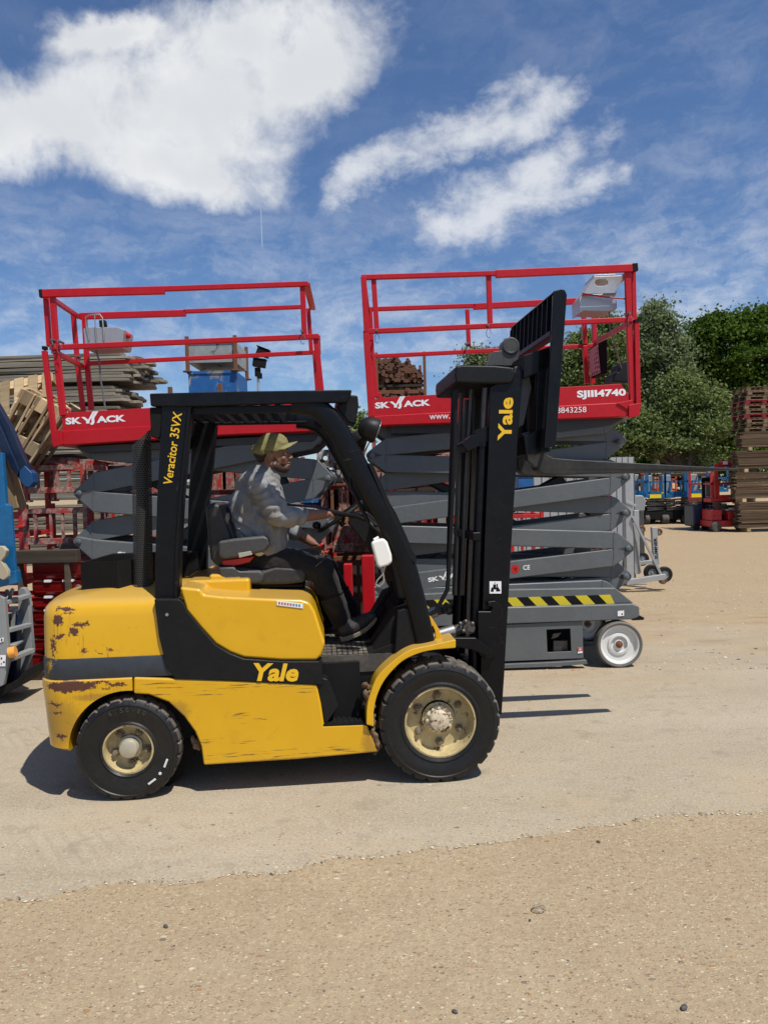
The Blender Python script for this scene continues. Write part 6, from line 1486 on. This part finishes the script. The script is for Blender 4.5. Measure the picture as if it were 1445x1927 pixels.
def stone_mat():
    m, t, b, co = base('mixed_stones'); ge = t.node('ShaderNodeNewGeometry'); rp = t.node('ShaderNodeValToRGB'); cr = rp.color_ramp; cr.interpolation = 'CONSTANT'
    cols = [(0, (.46, .36, .23)), (.3, (.55, .47, .33)), (.5, (.30, .20, .12)), (.64, (.14, .10, .075)), (.74, (.44, .32, .20)), (.86, (.60, .53, .42)), (.93, (.07, .065, .065)), (.97, (.38, .18, .07))]
    while len(cr.elements) < len(cols): cr.elements.new(.5)
    for e, (p, q) in zip(cr.elements, cols): e.position = p; e.color = (*q, 1)
    t.put(rp.inputs[0], ge.outputs['Random Per Island']); t.put(b.inputs['Base Color'], rp.outputs[0]); b.inputs['Roughness'].default_value = .85
    return m
so_ = sm.build('loose_gravel', stone_mat(), None, smooth=False); tag(so_, kind='stuff')
# a few things lying about
p = ground(1014, 1716, -.010); m = MB(); pts = [Vector((.028*math.cos(a/9*math.pi)*(1-.006*a), .022*math.sin(a/9*math.pi)*(1-.006*a), .004+.0006*a)) for a in range(0, 34)]
m.tube(pts, .0018, 6); o = m.build('wire_ring', plain('dull_wire', (.30, .26, .20), .6, .3), None); o.location = ground(1014, 1716, -.010); tag(o, 'small coil of dull wire lying on the gravel in front', 'wire')
for (u, v, s, lab) in ((1287, 1900, .016, 'dark grey stone near the lower right corner'), (1126, 1586, .011, 'dark brown stone just in front of the concrete edge'), (997, 1734, .008, 'small grey stone beside the wire coil'), (312, 1746, .013, 'flat grey stone left of centre on the gravel'), (856, 1907, .012, 'dark stone at the bottom edge of the gravel')):
    m = MB(); m.ell((0, 0, s*.35), (s, s*.62, s*.5), None, 8, 6); o = m.build('stone', plain('dark_flint', (.075, .07, .068), .6, var=.4, sc=60), None, ang=20); o.location = ground(u, v, -.010); o.rotation_euler = (0, 0, rnd.uniform(0, 3)); tag(o, lab, 'stone')

# ================================================================= TREES
def leaf_mat(name, a, b_, c_, tr=.35):
    m, t, b, co = base(name); ge = t.node('ShaderNodeNewGeometry')
    n = t.noise(co, .55, 4, .6); r = ge.outputs['Random Per Island']
    col = t.mix(t.ramp(n, .3, .7), a, b_); col = t.mix(t.math('MULTIPLY', t.math('GREATER_THAN', r, .6), .7), col, c_); col = t.mix(1.0, col, t.vec('MULTIPLY', (1, 1, 1), t.math('ADD', .82, t.math('MULTIPLY', t.math('FRACT', t.math('MULTIPLY', r, 7.3)), .36))), 'MULTIPLY')
    t.put(b.inputs['Base Color'], col); b.inputs['Roughness'].default_value = .6; b.inputs['Specular IOR Level'].default_value = .12
    tl = t.node('ShaderNodeBsdfTranslucent'); t.put(tl.inputs[0], col); ms = t.node('ShaderNodeMixShader'); ms.inputs[0].default_value = tr
    t.l.new(b.outputs[0], ms.inputs[1]); t.l.new(tl.outputs[0], ms.inputs[2]); out = [x for x in t.n if x.type == 'OUTPUT_MATERIAL'][0]; t.l.new(ms.outputs[0], out.inputs[0])
    return m
def tree(label, fr_pos, blobs, n, leaf, mat, bark, seed, droop=0.0, group='trees beyond the yard', clump=.42, name='tree'):
    """blobs: (dx, dz, rx, rz) metres from the trunk foot; leaves hang in clumps spread through them"""
    r = random.Random(seed); t = thing(name, label, 'tree', None, group, fr_pos)
    for b in list(blobs):
        for i in range(6):
            a = r.uniform(-.5, math.pi+.5); k = r.uniform(.2, .42); blobs = blobs+[(b[0]+b[2]*math.cos(a)*1.0, b[1]+b[3]*math.sin(a)*1.0, b[2]*k, b[3]*k)]
    vol = [b[2]*b[3] for b in blobs]; tot = sum(vol); V = []; Fc = []
    tips = []
    for (dx, dz, rx, rz), vv in zip(blobs, vol):
        k = int(n*vv/tot); nc = max(6, int(k/190))
        for c in range(nc):
            a, el = r.uniform(0, 2*math.pi), math.asin(r.uniform(-1, 1)); q = r.uniform(.62, 1.08) if r.random() < .8 else r.random()*.6
            q *= .62+.75*(noise.noise(Vector((math.cos(el)*math.cos(a)*1.9+seed, math.cos(el)*math.sin(a)*1.9+dx, math.sin(el)*1.9+dz)))*.9+.5)
            cen = Vector((dx+rx*q*math.cos(el)*math.cos(a), rx*.8*q*math.cos(el)*math.sin(a), dz+rz*q*math.sin(el)))
            if r.random() < .12: tips.append(cen)
            cs = clump*r.choice((.45, .6, .8, 1.1))
            for i in range(k//nc):
                p = cen+Vector((r.gauss(0, cs), r.gauss(0, cs), r.gauss(0, cs*.55)))
                L = leaf*r.uniform(.6, 1.4); d1 = Vector((r.gauss(0, 1), r.gauss(0, 1), r.gauss(-droop, .6))).normalized(); d2 = d1.cross(Vector((r.gauss(0, 1), r.gauss(0, 1), r.gauss(0, 1)))).normalized()*.32
                b = len(V); V += [tuple(p-d1*L*.5), tuple(p+d2*L), tuple(p+d1*L*.5), tuple(p-d2*L)]; Fc.append((b, b+1, b+2, b+3))
    me = bpy.data.meshes.new('crown'); me.from_pydata(V, [], Fc); me.materials.append(mat); o = bpy.data.objects.new('crown', me); COL.objects.link(o); o.parent = t
    top = max(b[1] for b in blobs); m = MB(); h = top*.75
    m.tube([(0, 0, 0), (.05, 0, h*.3), (-.08, .1, h*.6), (.05, 0, h)], [.30, .22, .15, .05], 10)
    for c in tips[:70]:
        z0 = max(.8, min(c.z*.55, h*.9)); s = Vector((0, 0, z0)); mid = s.lerp(c, .5)+Vector((0, 0, .3)); m.tube([s, mid, c], [.11, .065, .02], 6)
    m.build('trunk', bark, t)
    return t
M['bark'] = plain('bark', (.085, .068, .05), .9, var=.4, sc=8, bmp=.5, bsc=20)
oak = leaf_mat('oak_leaves', (.036, .074, .008), (.074, .132, .015), (.125, .185, .030), .32)
wil = leaf_mat('willow_leaves', (.13, .175, .075), (.19, .24, .11), (.27, .31, .17), .38)
mid_ = leaf_mat('hedge_leaves', (.105, .155, .045), (.175, .23, .07), (.25, .29, .12), .38)
def tp_(u, Y): q = at(u, 900, Y); return (q.x, Y, -.01)
def bl_(u0, Y, lst):
    x0 = at(u0, 900, Y).x; out = []
    for (u, v, ru, rv) in lst:
        q = at(u, v, Y); out.append((q.x-x0, q.z, ru/1380*Y, rv/1380*Y))
    return out
tree('big dark green broadleaf tree behind the stacked pallets at the right edge', tp_(1410, 40), bl_(1410, 40, [(1400, 660, 75, 58), (1345, 655, 52, 44), (1450, 640, 60, 50), (1320, 690, 34, 34), (1375, 620, 40, 26), (1440, 730, 70, 62), (1390, 770, 50, 60), (1400, 840, 60, 50), (1345, 745, 26, 40)]), 64000, .19, oak, M['bark'], 3, 0, clump=.46)
tree('tall feathery pale green tree right of the red platform', tp_(1232, 38), bl_(1232, 38, [(1240, 625, 30, 42), (1225, 670, 46, 44), (1252, 700, 34, 46), (1195, 690, 26, 50), (1215, 745, 48, 50), (1255, 775, 34, 44), (1236, 596, 16, 24)]), 34000, .17, wil, M['bark'], 5, .7, clump=.42)
tree('bushy light green tree low behind the fork', tp_(1290, 35), bl_(1290, 35, [(1290, 800, 55, 60), (1250, 815, 45, 50), (1215, 835, 45, 40), (1335, 810, 32, 56), (1290, 745, 34, 36), (1190, 825, 30, 46)]), 38000, .16, mid_, M['bark'], 8, .2, clump=.4)
tree('green tree seen through the right end of the red rails', tp_(1110, 36), bl_(1110, 36, [(1105, 670, 42, 36), (1080, 705, 42, 34), (1145, 640, 28, 34), (1150, 700, 36, 40), (1040, 720, 40, 30)]), 22000, .17, mid_, M['bark'], 11, .3)
tree('small feathery tree showing left of the mast top', tp_(905, 42), bl_(905, 42, [(905, 672, 30, 18), (935, 680, 32, 22), (890, 700, 26, 20), (970, 690, 34, 26), (870, 705, 12, 12)]), 10000, .17, wil, M['bark'], 13, .5)
tree('distant small tree top between the two red platforms', tp_(676, 46), bl_(676, 46, [(676, 800, 14, 16), (690, 815, 14, 14)]), 1500, .26, mid_, M['bark'], 17)
tree('dark hedge tree behind the far lifts', tp_(1290, 45), bl_(1290, 45, [(1200, 870, 70, 40), (1290, 880, 80, 36), (1370, 880, 60, 42), (1120, 850, 60, 50), (1040, 860, 60, 50)]), 20000, .26, oak, M['bark'], 19, clump=.6)
# ================================================================= DRIVER
oS = FL.P(500, 1066, .62)
wS = FL.M @ Vector((oS.x, .62, oS.z))
FP = Fr(wS.x, wS.y, FL.yaw, wS.z)
def Q(u, v, y): return FP.P(u, v, y-.62)
def skin_mat():
    m, t, b, co = base('tanned_skin'); n = t.noise(co, 30, 5, .6)
    p1_, p2_ = Q(530, 880, .62), Q(507, 862, .62)
    c = t.mix(n, (.21, .092, .052), (.28, .130, .078))
    # stubble on jaw, chin and lip
    def el(u, v, ru, rv):
        p = Q(u, v, .62); k = (Q(u+10, v, .62)-p).length/10
        d = t.vec('MULTIPLY', t.vec('SUBTRACT', co, tuple(p)), (1/(ru*k), 0.0, 1/(rv*k))); return t.math('SUBTRACT', 1.0, t.vec('LENGTH', d))
    be = t.math('MAXIMUM', t.math('MAXIMUM', el(531, 883, 20, 11), el(519, 873, 6, 13)), el(545, 867.5, 6, 2.6))
    be = t.math('SUBTRACT', be, t.math('MULTIPLY', t.math('MAXIMUM', el(547, 873, 5, 2), 0.0), 1.2))
    be = t.ramp(t.math('ADD', be, t.math('MULTIPLY', t.math('SUBTRACT', t.noise(co, 120, 3, .6), .5), .6)), -.05, .22, 0, .9)
    c = t.mix(be, c, (.035, .018, .011))
    t.put(b.inputs['Base Color'], c); b.inputs['Roughness'].default_value = .5
    b.inputs['Subsurface Weight'].default_value = .08; b.inputs['Subsurface Radius'].default_value = (.01, .004, .002)
    return m
def cloth_mat(name, col, dirt, amt, sc=7):
    m, t, b, co = base(name); n = t.noise(co, sc, 5, .65); w_ = t.noise(co, 300, 2, .5); n2 = t.noise(co, 24, 5, .6)
    c = t.mix(t.ramp(n, .35, .75, 0, amt), col, dirt); c = t.mix(1.0, c, t.vec('MULTIPLY', (1, 1, 1), t.math('ADD', .8, t.math('MULTIPLY', n2, .4))), 'MULTIPLY')
    t.put(b.inputs['Base Color'], c); b.inputs['Roughness'].default_value = .92; b.inputs['Specular IOR Level'].default_value = .15; b.inputs['Sheen Weight'].default_value = .12
    bump(t, b, t.math('ADD', t.math('MULTIPLY', w_, .4), n2), .3, .004); return m
M['skin'] = skin_mat()
yn, yf, ym = .62-.20, .62+.20, .62                     # near shoulder, far shoulder, middle
# joints
neck0, neck1 = Q(492, 893, ym), Q(508, 872, ym)
shN, elN, wrN = Q(492, 912, yn), Q(522, 972, yn-.05), Q(612, 968, yn+.06)
shF, elF, wrF = Q(505, 915, yf), Q(530, 985, yf+.03), Q(588, 1022, .84)
hip = Q(488, 1046, ym)
hipN, knN, anN = Q(496, 1052, ym-.10), Q(604, 1072, ym-.15), Q(646, 1176, ym-.12)
hipF, knF, anF = Q(500, 1052, ym+.10), Q(612, 1070, ym+.16), Q(664, 1165, ym+.15)
b = MB()
# torso, neck
b.chain([Q(478, 1040, ym), Q(470, 1000, ym), Q(480, 950, ym), Q(492, 912, ym)], [.13, .125, .14, .11])
b.caps(neck0, neck1, .058, .055)
# head: skull, face, jaw, nose, brow, ears
hc = Q(513, 848, ym); k = 1/297.0
b.ell(Q(511, 848, ym), (.094, .077, .100))
b.ell(Q(526, 862, ym), (.060, .060, .074))
b.chain([Q(516, 876, ym-.045), Q(535, 884, ym)], [.026, .026]); b.chain([Q(516, 876, ym+.045), Q(535, 884, ym)], [.026, .026]); b.ell(Q(537, 881, ym), (.028, .034, .026))
b.caps(Q(541, 851, ym), Q(547.5, 860.5, ym), .010, .014); b.ell(Q(545, 862, ym-.014), (.011, .010, .009)); b.ell(Q(545, 862, ym+.014), (.011, .010, .009))
b.caps(Q(538, 848, ym-.034), Q(539.5, 847, ym), .014, .013); b.caps(Q(538, 848, ym+.034), Q(539.5, 847, ym), .014, .013)
b.ell(Q(532, 862, ym-.045), (.022, .018, .018)); b.ell(Q(532, 862, ym+.045), (.022, .018, .018))
b.ell(Q(543.5, 870.5, ym), (.012, .026, .006)); b.ell(Q(543, 875.5, ym), (.012, .024, .007))
for s in (-1, 1):
    b.tube([Q(506, 866, ym+s*.078), Q(503, 856, ym+s*.084), Q(505, 850, ym+s*.086), Q(511, 852, ym+s*.080), Q(510, 860, ym+s*.078), Q(507, 866, ym+s*.076)], .0075, 8)
    b.ell(Q(507, 858, ym+s*.077), (.015, .008, .024))
# arms
b.chain([shN, elN], [.052, .044]); b.chain([elN, elN.lerp(wrN, .35), wrN], [.044, .046, .029])
b.chain([shF, elF], [.052, .044]); b.chain([elF, elF.lerp(wrF, .35), wrF], [.044, .045, .029])
# legs
for h, kn, an in ((hipN, knN, anN), (hipF, knF, anF)): b.chain([h, kn], [.085, .062]); b.chain([kn, kn.lerp(an, .3), an], [.060, .062, .042])
# hands: palm, four fingers curled over the rim, thumb under it
def hand(wr, kn_c, fdir, side, spread, curl, thumb_to, fl=(.046, .052, .049, .038)):
    """wr wrist, kn_c knuckle centre, fdir bend target direction, spread: unit vector across the knuckles"""
    pd = (kn_c-wr).normalized()
    for i in range(4):
        o = spread*((i-1.5)*.0205); kb = kn_c+o*.95; wb = wr+o*.55
        b.caps(wb, kb, .0145, .0125, 10)
        d1 = (pd*.75+fdir*.65).normalized(); d2 = (pd*.15+fdir).normalized(); d3 = (fdir*.8-pd*.7*curl).normalized()
        a1 = kb+d1*fl[i]*.85; a2 = a1+d2*fl[i]*.62; a3 = a2+d3*fl[i]*.50
        b.caps(kb, a1, .0105, .0095, 10); b.caps(a1, a2, .0095, .0085, 10); b.caps(a2, a3, .0085, .0072, 10)
    tb = wr.lerp(kn_c, .30)-spread*.030*side; tm = tb.lerp(thumb_to, .55)-spread*.014*side
    b.caps(tb, tm, .0140, .0112, 10); b.caps(tm, thumb_to, .0110, .0085, 10)
knuN = Q(641, 964, yn+.12); sprN = (Vector((.15, .98, -.1))).normalized()
hand(wrN, knuN, (Vector((.25, .10, -1))).normalized(), 1, sprN, .8, Q(640, 980, yn+.09))
knuF = Q(599, 1027, .852); sprF = Vector((.35, .85, -.35)).normalized()
hand(wrF, knuF, Vector((.30, .0, -1)).normalized(), -1, sprF, .8, Q(606, 1040, .83))
person = organic(b, 'person', M['skin'], None, .0046, 3, .5)
person.location = FP.o; person.rotation_euler = (0, 0, FP.yaw)
tag(person, 'man in a khaki cap, grey hooded top and dark work trousers driving the forklift', 'person')
# eyes
for s in (-1, 1):
    m = MB(); m.ell(Q(537.5, 853.5, ym+s*.034), (.0105, .0125, .0085)); m.cur = 1; m.ell(Q(540.2, 853.4, ym+s*.036), (.004, .006, .0055)); m.build('eye', [plain('eye_white', (.38, .33, .30), .3), M['matt']], person)
# hair at the nape and temple
h_ = MB(); h_.ell(Q(499, 850, ym), (.078, .076, .066)); h_.ell(Q(494, 858, ym), (.042, .066, .05))
organic(h_, 'hair', plain('dark_brown_hair', (.030, .017, .010), .75, var=.5, sc=90, bmp=.6, bsc=150), person, .006, 2)
# cap
c_ = MB(); up = Vector((-.14, 0, 1)).normalized(); rotc = Matrix.Rotation(R(-9), 3, 'Y')
c_.ell(Q(511, 845, ym), (.106, .090, .104), rotc); c_.ell(Q(518, 836, ym), (.084, .080, .070), rotc); c_.ell(Q(496, 848, ym), (.078, .084, .066), rotc)
cap = organic(c_, 'cap', cloth_mat('faded_khaki', (.225, .205, .088), (.14, .125, .055), .7, 18), person, .005, 5, .5, lambda co, n: .0025*noise.noise(co*38)+.002*noise.noise(co*80))
ck = MB(); p = Q(505, 861, ym); a_ = Q(470, 851, ym); bq_ = Q(560, 846.5, ym); ck.prism([(a_.x, a_.z), (Q(495, 858, ym).x, Q(495, 858, ym).z), (Q(512, 850, ym).x, Q(512, 850, ym).z), (bq_.x, bq_.z), (bq_.x, bq_.z-.3), (a_.x, a_.z-.3)], -.3, .3); cut(cap, ck); cap.data.shade_smooth(); cap.data.set_sharp_from_angle(angle=R(50))
bm_ = MB(); rg = []
for i in range(13):
    t_ = -1+2*i/12; y = ym+t_*.080; k_ = math.sqrt(max(0, 1-(t_*.92)**2)); dv = 6.5*t_*t_
    a1, a2 = Q(513+k_*6, 842+dv*.9, y), Q(519+k_*41, 841-k_*11+dv*1.1, y)
    md_2 = a1.lerp(a2, .5)+Vector((0, 0, .006)); rg.append([a1, md_2, a2, a2-Vector((.001, 0, .006)), md_2-Vector((0, 0, .006)), a1-Vector((0, 0, .006))])
bm_.rings(rg); bm_.build('brim', M['brim'] if 'brim' in M else M.setdefault('brim', cloth_mat('faded_khaki_brim', (.27, .25, .115), (.13, .12, .06), .6, 20)), cap, ang=70)
m = MB()
for dy, s in ((-.03, .012), (.0, .016), (.032, .013)): q = Q(527, 828, ym+dy); m.box(q+Vector((.012, 0, .004)), (.012, .014, s*1.3), Matrix.Rotation(R(28), 3, 'Y'))
m.build('cap_badge', plain('pale_badge', (.48, .46, .38), .7), cap, bevel=.003)
# hooded top
o_ = MB()
o_.chain([Q(480, 1034, ym), Q(470, 1005, ym), Q(478, 955, ym), Q(492, 917, ym)], [.150, .150, .158, .120], 20)
for y in (ym-.09, ym, ym+.09):
    o_.chain([Q(505, 1024, y), Q(502, 985, y), Q(500, 940, y), Q(500, 915, y)], [.128, .122, .112, .07], 16)
    o_.chain([Q(468, 1012, y), Q(466, 975, y), Q(474, 935, y)], [.098, .105, .095], 16)
o_.caps(Q(492, 914, yn+.03), Q(492, 914, yf-.03), .078, .078); o_.caps(Q(490, 900, ym-.10), Q(490, 900, ym+.10), .064, .064)
o_.chain([shN, shN.lerp(elN, .5), elN, elN.lerp(wrN, .28), elN.lerp(wrN, .50)], [.082, .076, .070, .064, .052], 18)
o_.chain([shF, shF.lerp(elF, .5), elF, elF.lerp(wrF, .42)], [.080, .074, .068, .052], 18)
o_.chain([Q(483, 893, ym), Q(500, 890, ym), Q(512, 898, ym)], [.074, .070, .052])
o_.chain([Q(466, 900, ym-.07), Q(458, 908, ym-.03), Q(456, 912, ym), Q(458, 908, ym+.03), Q(466, 900, ym+.07)], [.042, .046, .05, .046, .042])
o_.chain([Q(470, 893, ym-.09), Q(488, 886, ym-.085), Q(506, 893, ym-.06)], [.028, .026, .022]); o_.chain([Q(470, 893, ym+.09), Q(488, 886, ym+.085), Q(506, 893, ym+.06)], [.028, .026, .022])
def folds(co, n):
    f = .0
    for (a, bq, wd) in ((shN, elN, .11), (elN, wrN, .10), (Q(450, 990, yn), Q(520, 940, yn), .16)):
        ab = bq-a; t_ = (co-a).dot(ab)/ab.length_squared
        if -.1 < t_ < 1.1:
            d = (co-(a+ab*t_)).length
            if d < wd: f += .0085*math.sin(t_*21+6*noise.noise(co*7)+co.y*14)*(1-d/wd*.5)
    f += .012*noise.noise(Vector((co.x*6+co.z*5, co.y*5, co.z*3.2)))+.007*noise.noise(co*14)+.003*noise.noise(co*34)
    return f
hood = organic(o_, 'hoodie', cloth_mat('grey_marl_fleece', (.235, .238, .245), (.15, .130, .10), .8, 5), person, .0065, 6, .5, folds)
m = MB(); m.chain([Q(500, 1042, yn+.03), Q(520, 1046, yn+.05), Q(540, 1050, yn+.10)], [.022, .024, .020]); m.chain([Q(484, 1040, yn+.0), Q(500, 1042, yn+.03)], [.02, .022])
organic(m, 'lining_hem', plain('cream_fleece', (.55, .50, .42), .95, bmp=.6, bsc=120), hood, .006, 3, .5, lambda co, n: .005*noise.noise(co*50))
m = MB(); m.tube([elN.lerp(wrN, .50)+Vector((0, 0, 0)), elN.lerp(wrN, .545)], [.053, .050], 20); m.build('cuff', cloth_mat('grimy_cuff', (.20, .175, .125), (.10, .085, .06), .7), hood)
m = MB(); cc = [Q(524, 885+i*17, ym-.055+.006*i) for i in range(8)]
m.build('zip', M['steel'], hood) if False else None
# trousers
t_m = cloth_mat('dark_work_trousers', (.015, .0145, .0145), (.042, .036, .030), .45, 8)
tm = MB(); tm.caps(Q(470, 1045, ym-.06), Q(470, 1045, ym+.06), .135, .135)
for h, kn, an in ((hipN, knN, anN), (hipF, knF, anF)):
    tm.chain([h, h.lerp(kn, .5), kn], [.108, .094, .076], 18); tm.chain([kn, kn.lerp(an, .35), kn.lerp(an, .72), kn.lerp(an, .86)], [.076, .077, .073, .068], 18)
def tf(co, n): return .010*noise.noise(Vector((co.x*9+co.z*4, co.y*6, co.z*9)))+.006*noise.noise(co*22)+.003*noise.noise(co*50)
tr_ = organic(tm, 'trousers', t_m, person, .0065, 4, .5, tf)
q0, q1, q2 = Q(598, 1064, ym-.245), Q(608, 1056, ym-.245), Q(593, 1058, ym-.245)
m = MB(); a_ = knN.lerp(hipN, .10)+Vector((0, -.086, .02)); m.bar(a_, a_+Vector((.045, .004, .035)), .004, .022, up=(0, 1, 0)); m.build('brand_tab', plain('tan_tab', (.20, .13, .05), .8), tr_, bevel=.002)
for kn, an in ((knN, anN), (knF, anF)):
    m = MB(); c0 = kn.lerp(an, .42); m.tube([c0+Vector((.004, 0, .006)), c0, kn.lerp(an, .46)], [.0795, .0815, .0795], 22); m.build('knee_patch_seam', M['matt'], tr_)
# shoes
for s, an, yy in ((0, anN, ym-.12), (1, anF, ym+.15)):
    du = 0 if s == 0 else 18; dv = 0 if s == 0 else -8
    def S(u, v, y): return Q(u+du, v+dv, y)
    sh = MB(); sh.chain([S(648, 1187, yy), S(664, 1181, yy), S(684, 1170, yy), S(698, 1162, yy)], [.052, .052, .048, .038], 16); sh.chain([S(650, 1172, yy), S(652, 1184, yy)], [.052, .054]); sh.ell(S(644, 1192, yy), (.034, .040, .032)); sh.caps(S(660, 1176, yy), S(676, 1170, yy), .042, .036)
    so2 = organic(sh, 'shoe', plain('dark_trainer', (.022, .021, .020), .7, var=.4, dust=.25), person, .005, 3)
    sl_ = MB(); top = [(638, 1196), (655, 1194), (672, 1188), (690, 1177), (704, 1163), (708, 1160)]; bot = [(710, 1164), (703, 1174), (690, 1186), (672, 1197), (655, 1204), (641, 1207)]
    P_ = [(S(u, v, yy).x, S(u, v, yy).z) for u, v in top+bot]; n = len(P_); w_ = [.034, .042, .043, .046, .040, .026, .026, .040, .046, .043, .042, .036]
    sl_.rings([[Vector((x, (yy-.62)-w, z)) for (x, z), w in zip(P_, w_)], [Vector((x, (yy-.62)+w, z)) for (x, z), w in zip(P_, w_)]]); sl_.build('sole', plain('tan_rubber_sole', (.27, .215, .15), .8, var=.2), so2, bevel=.006)
    m = MB()
    for i in range(3):
        a0, a1 = S(668+i*5, 1170-i*2.3, yy-.030), S(666+i*5, 1190-i*3.5, yy-.046); m.tube([a0, a1], .0025, 5)
    m.build('stripe', plain('grey_stripe', (.10, .09, .08), .8), so2)
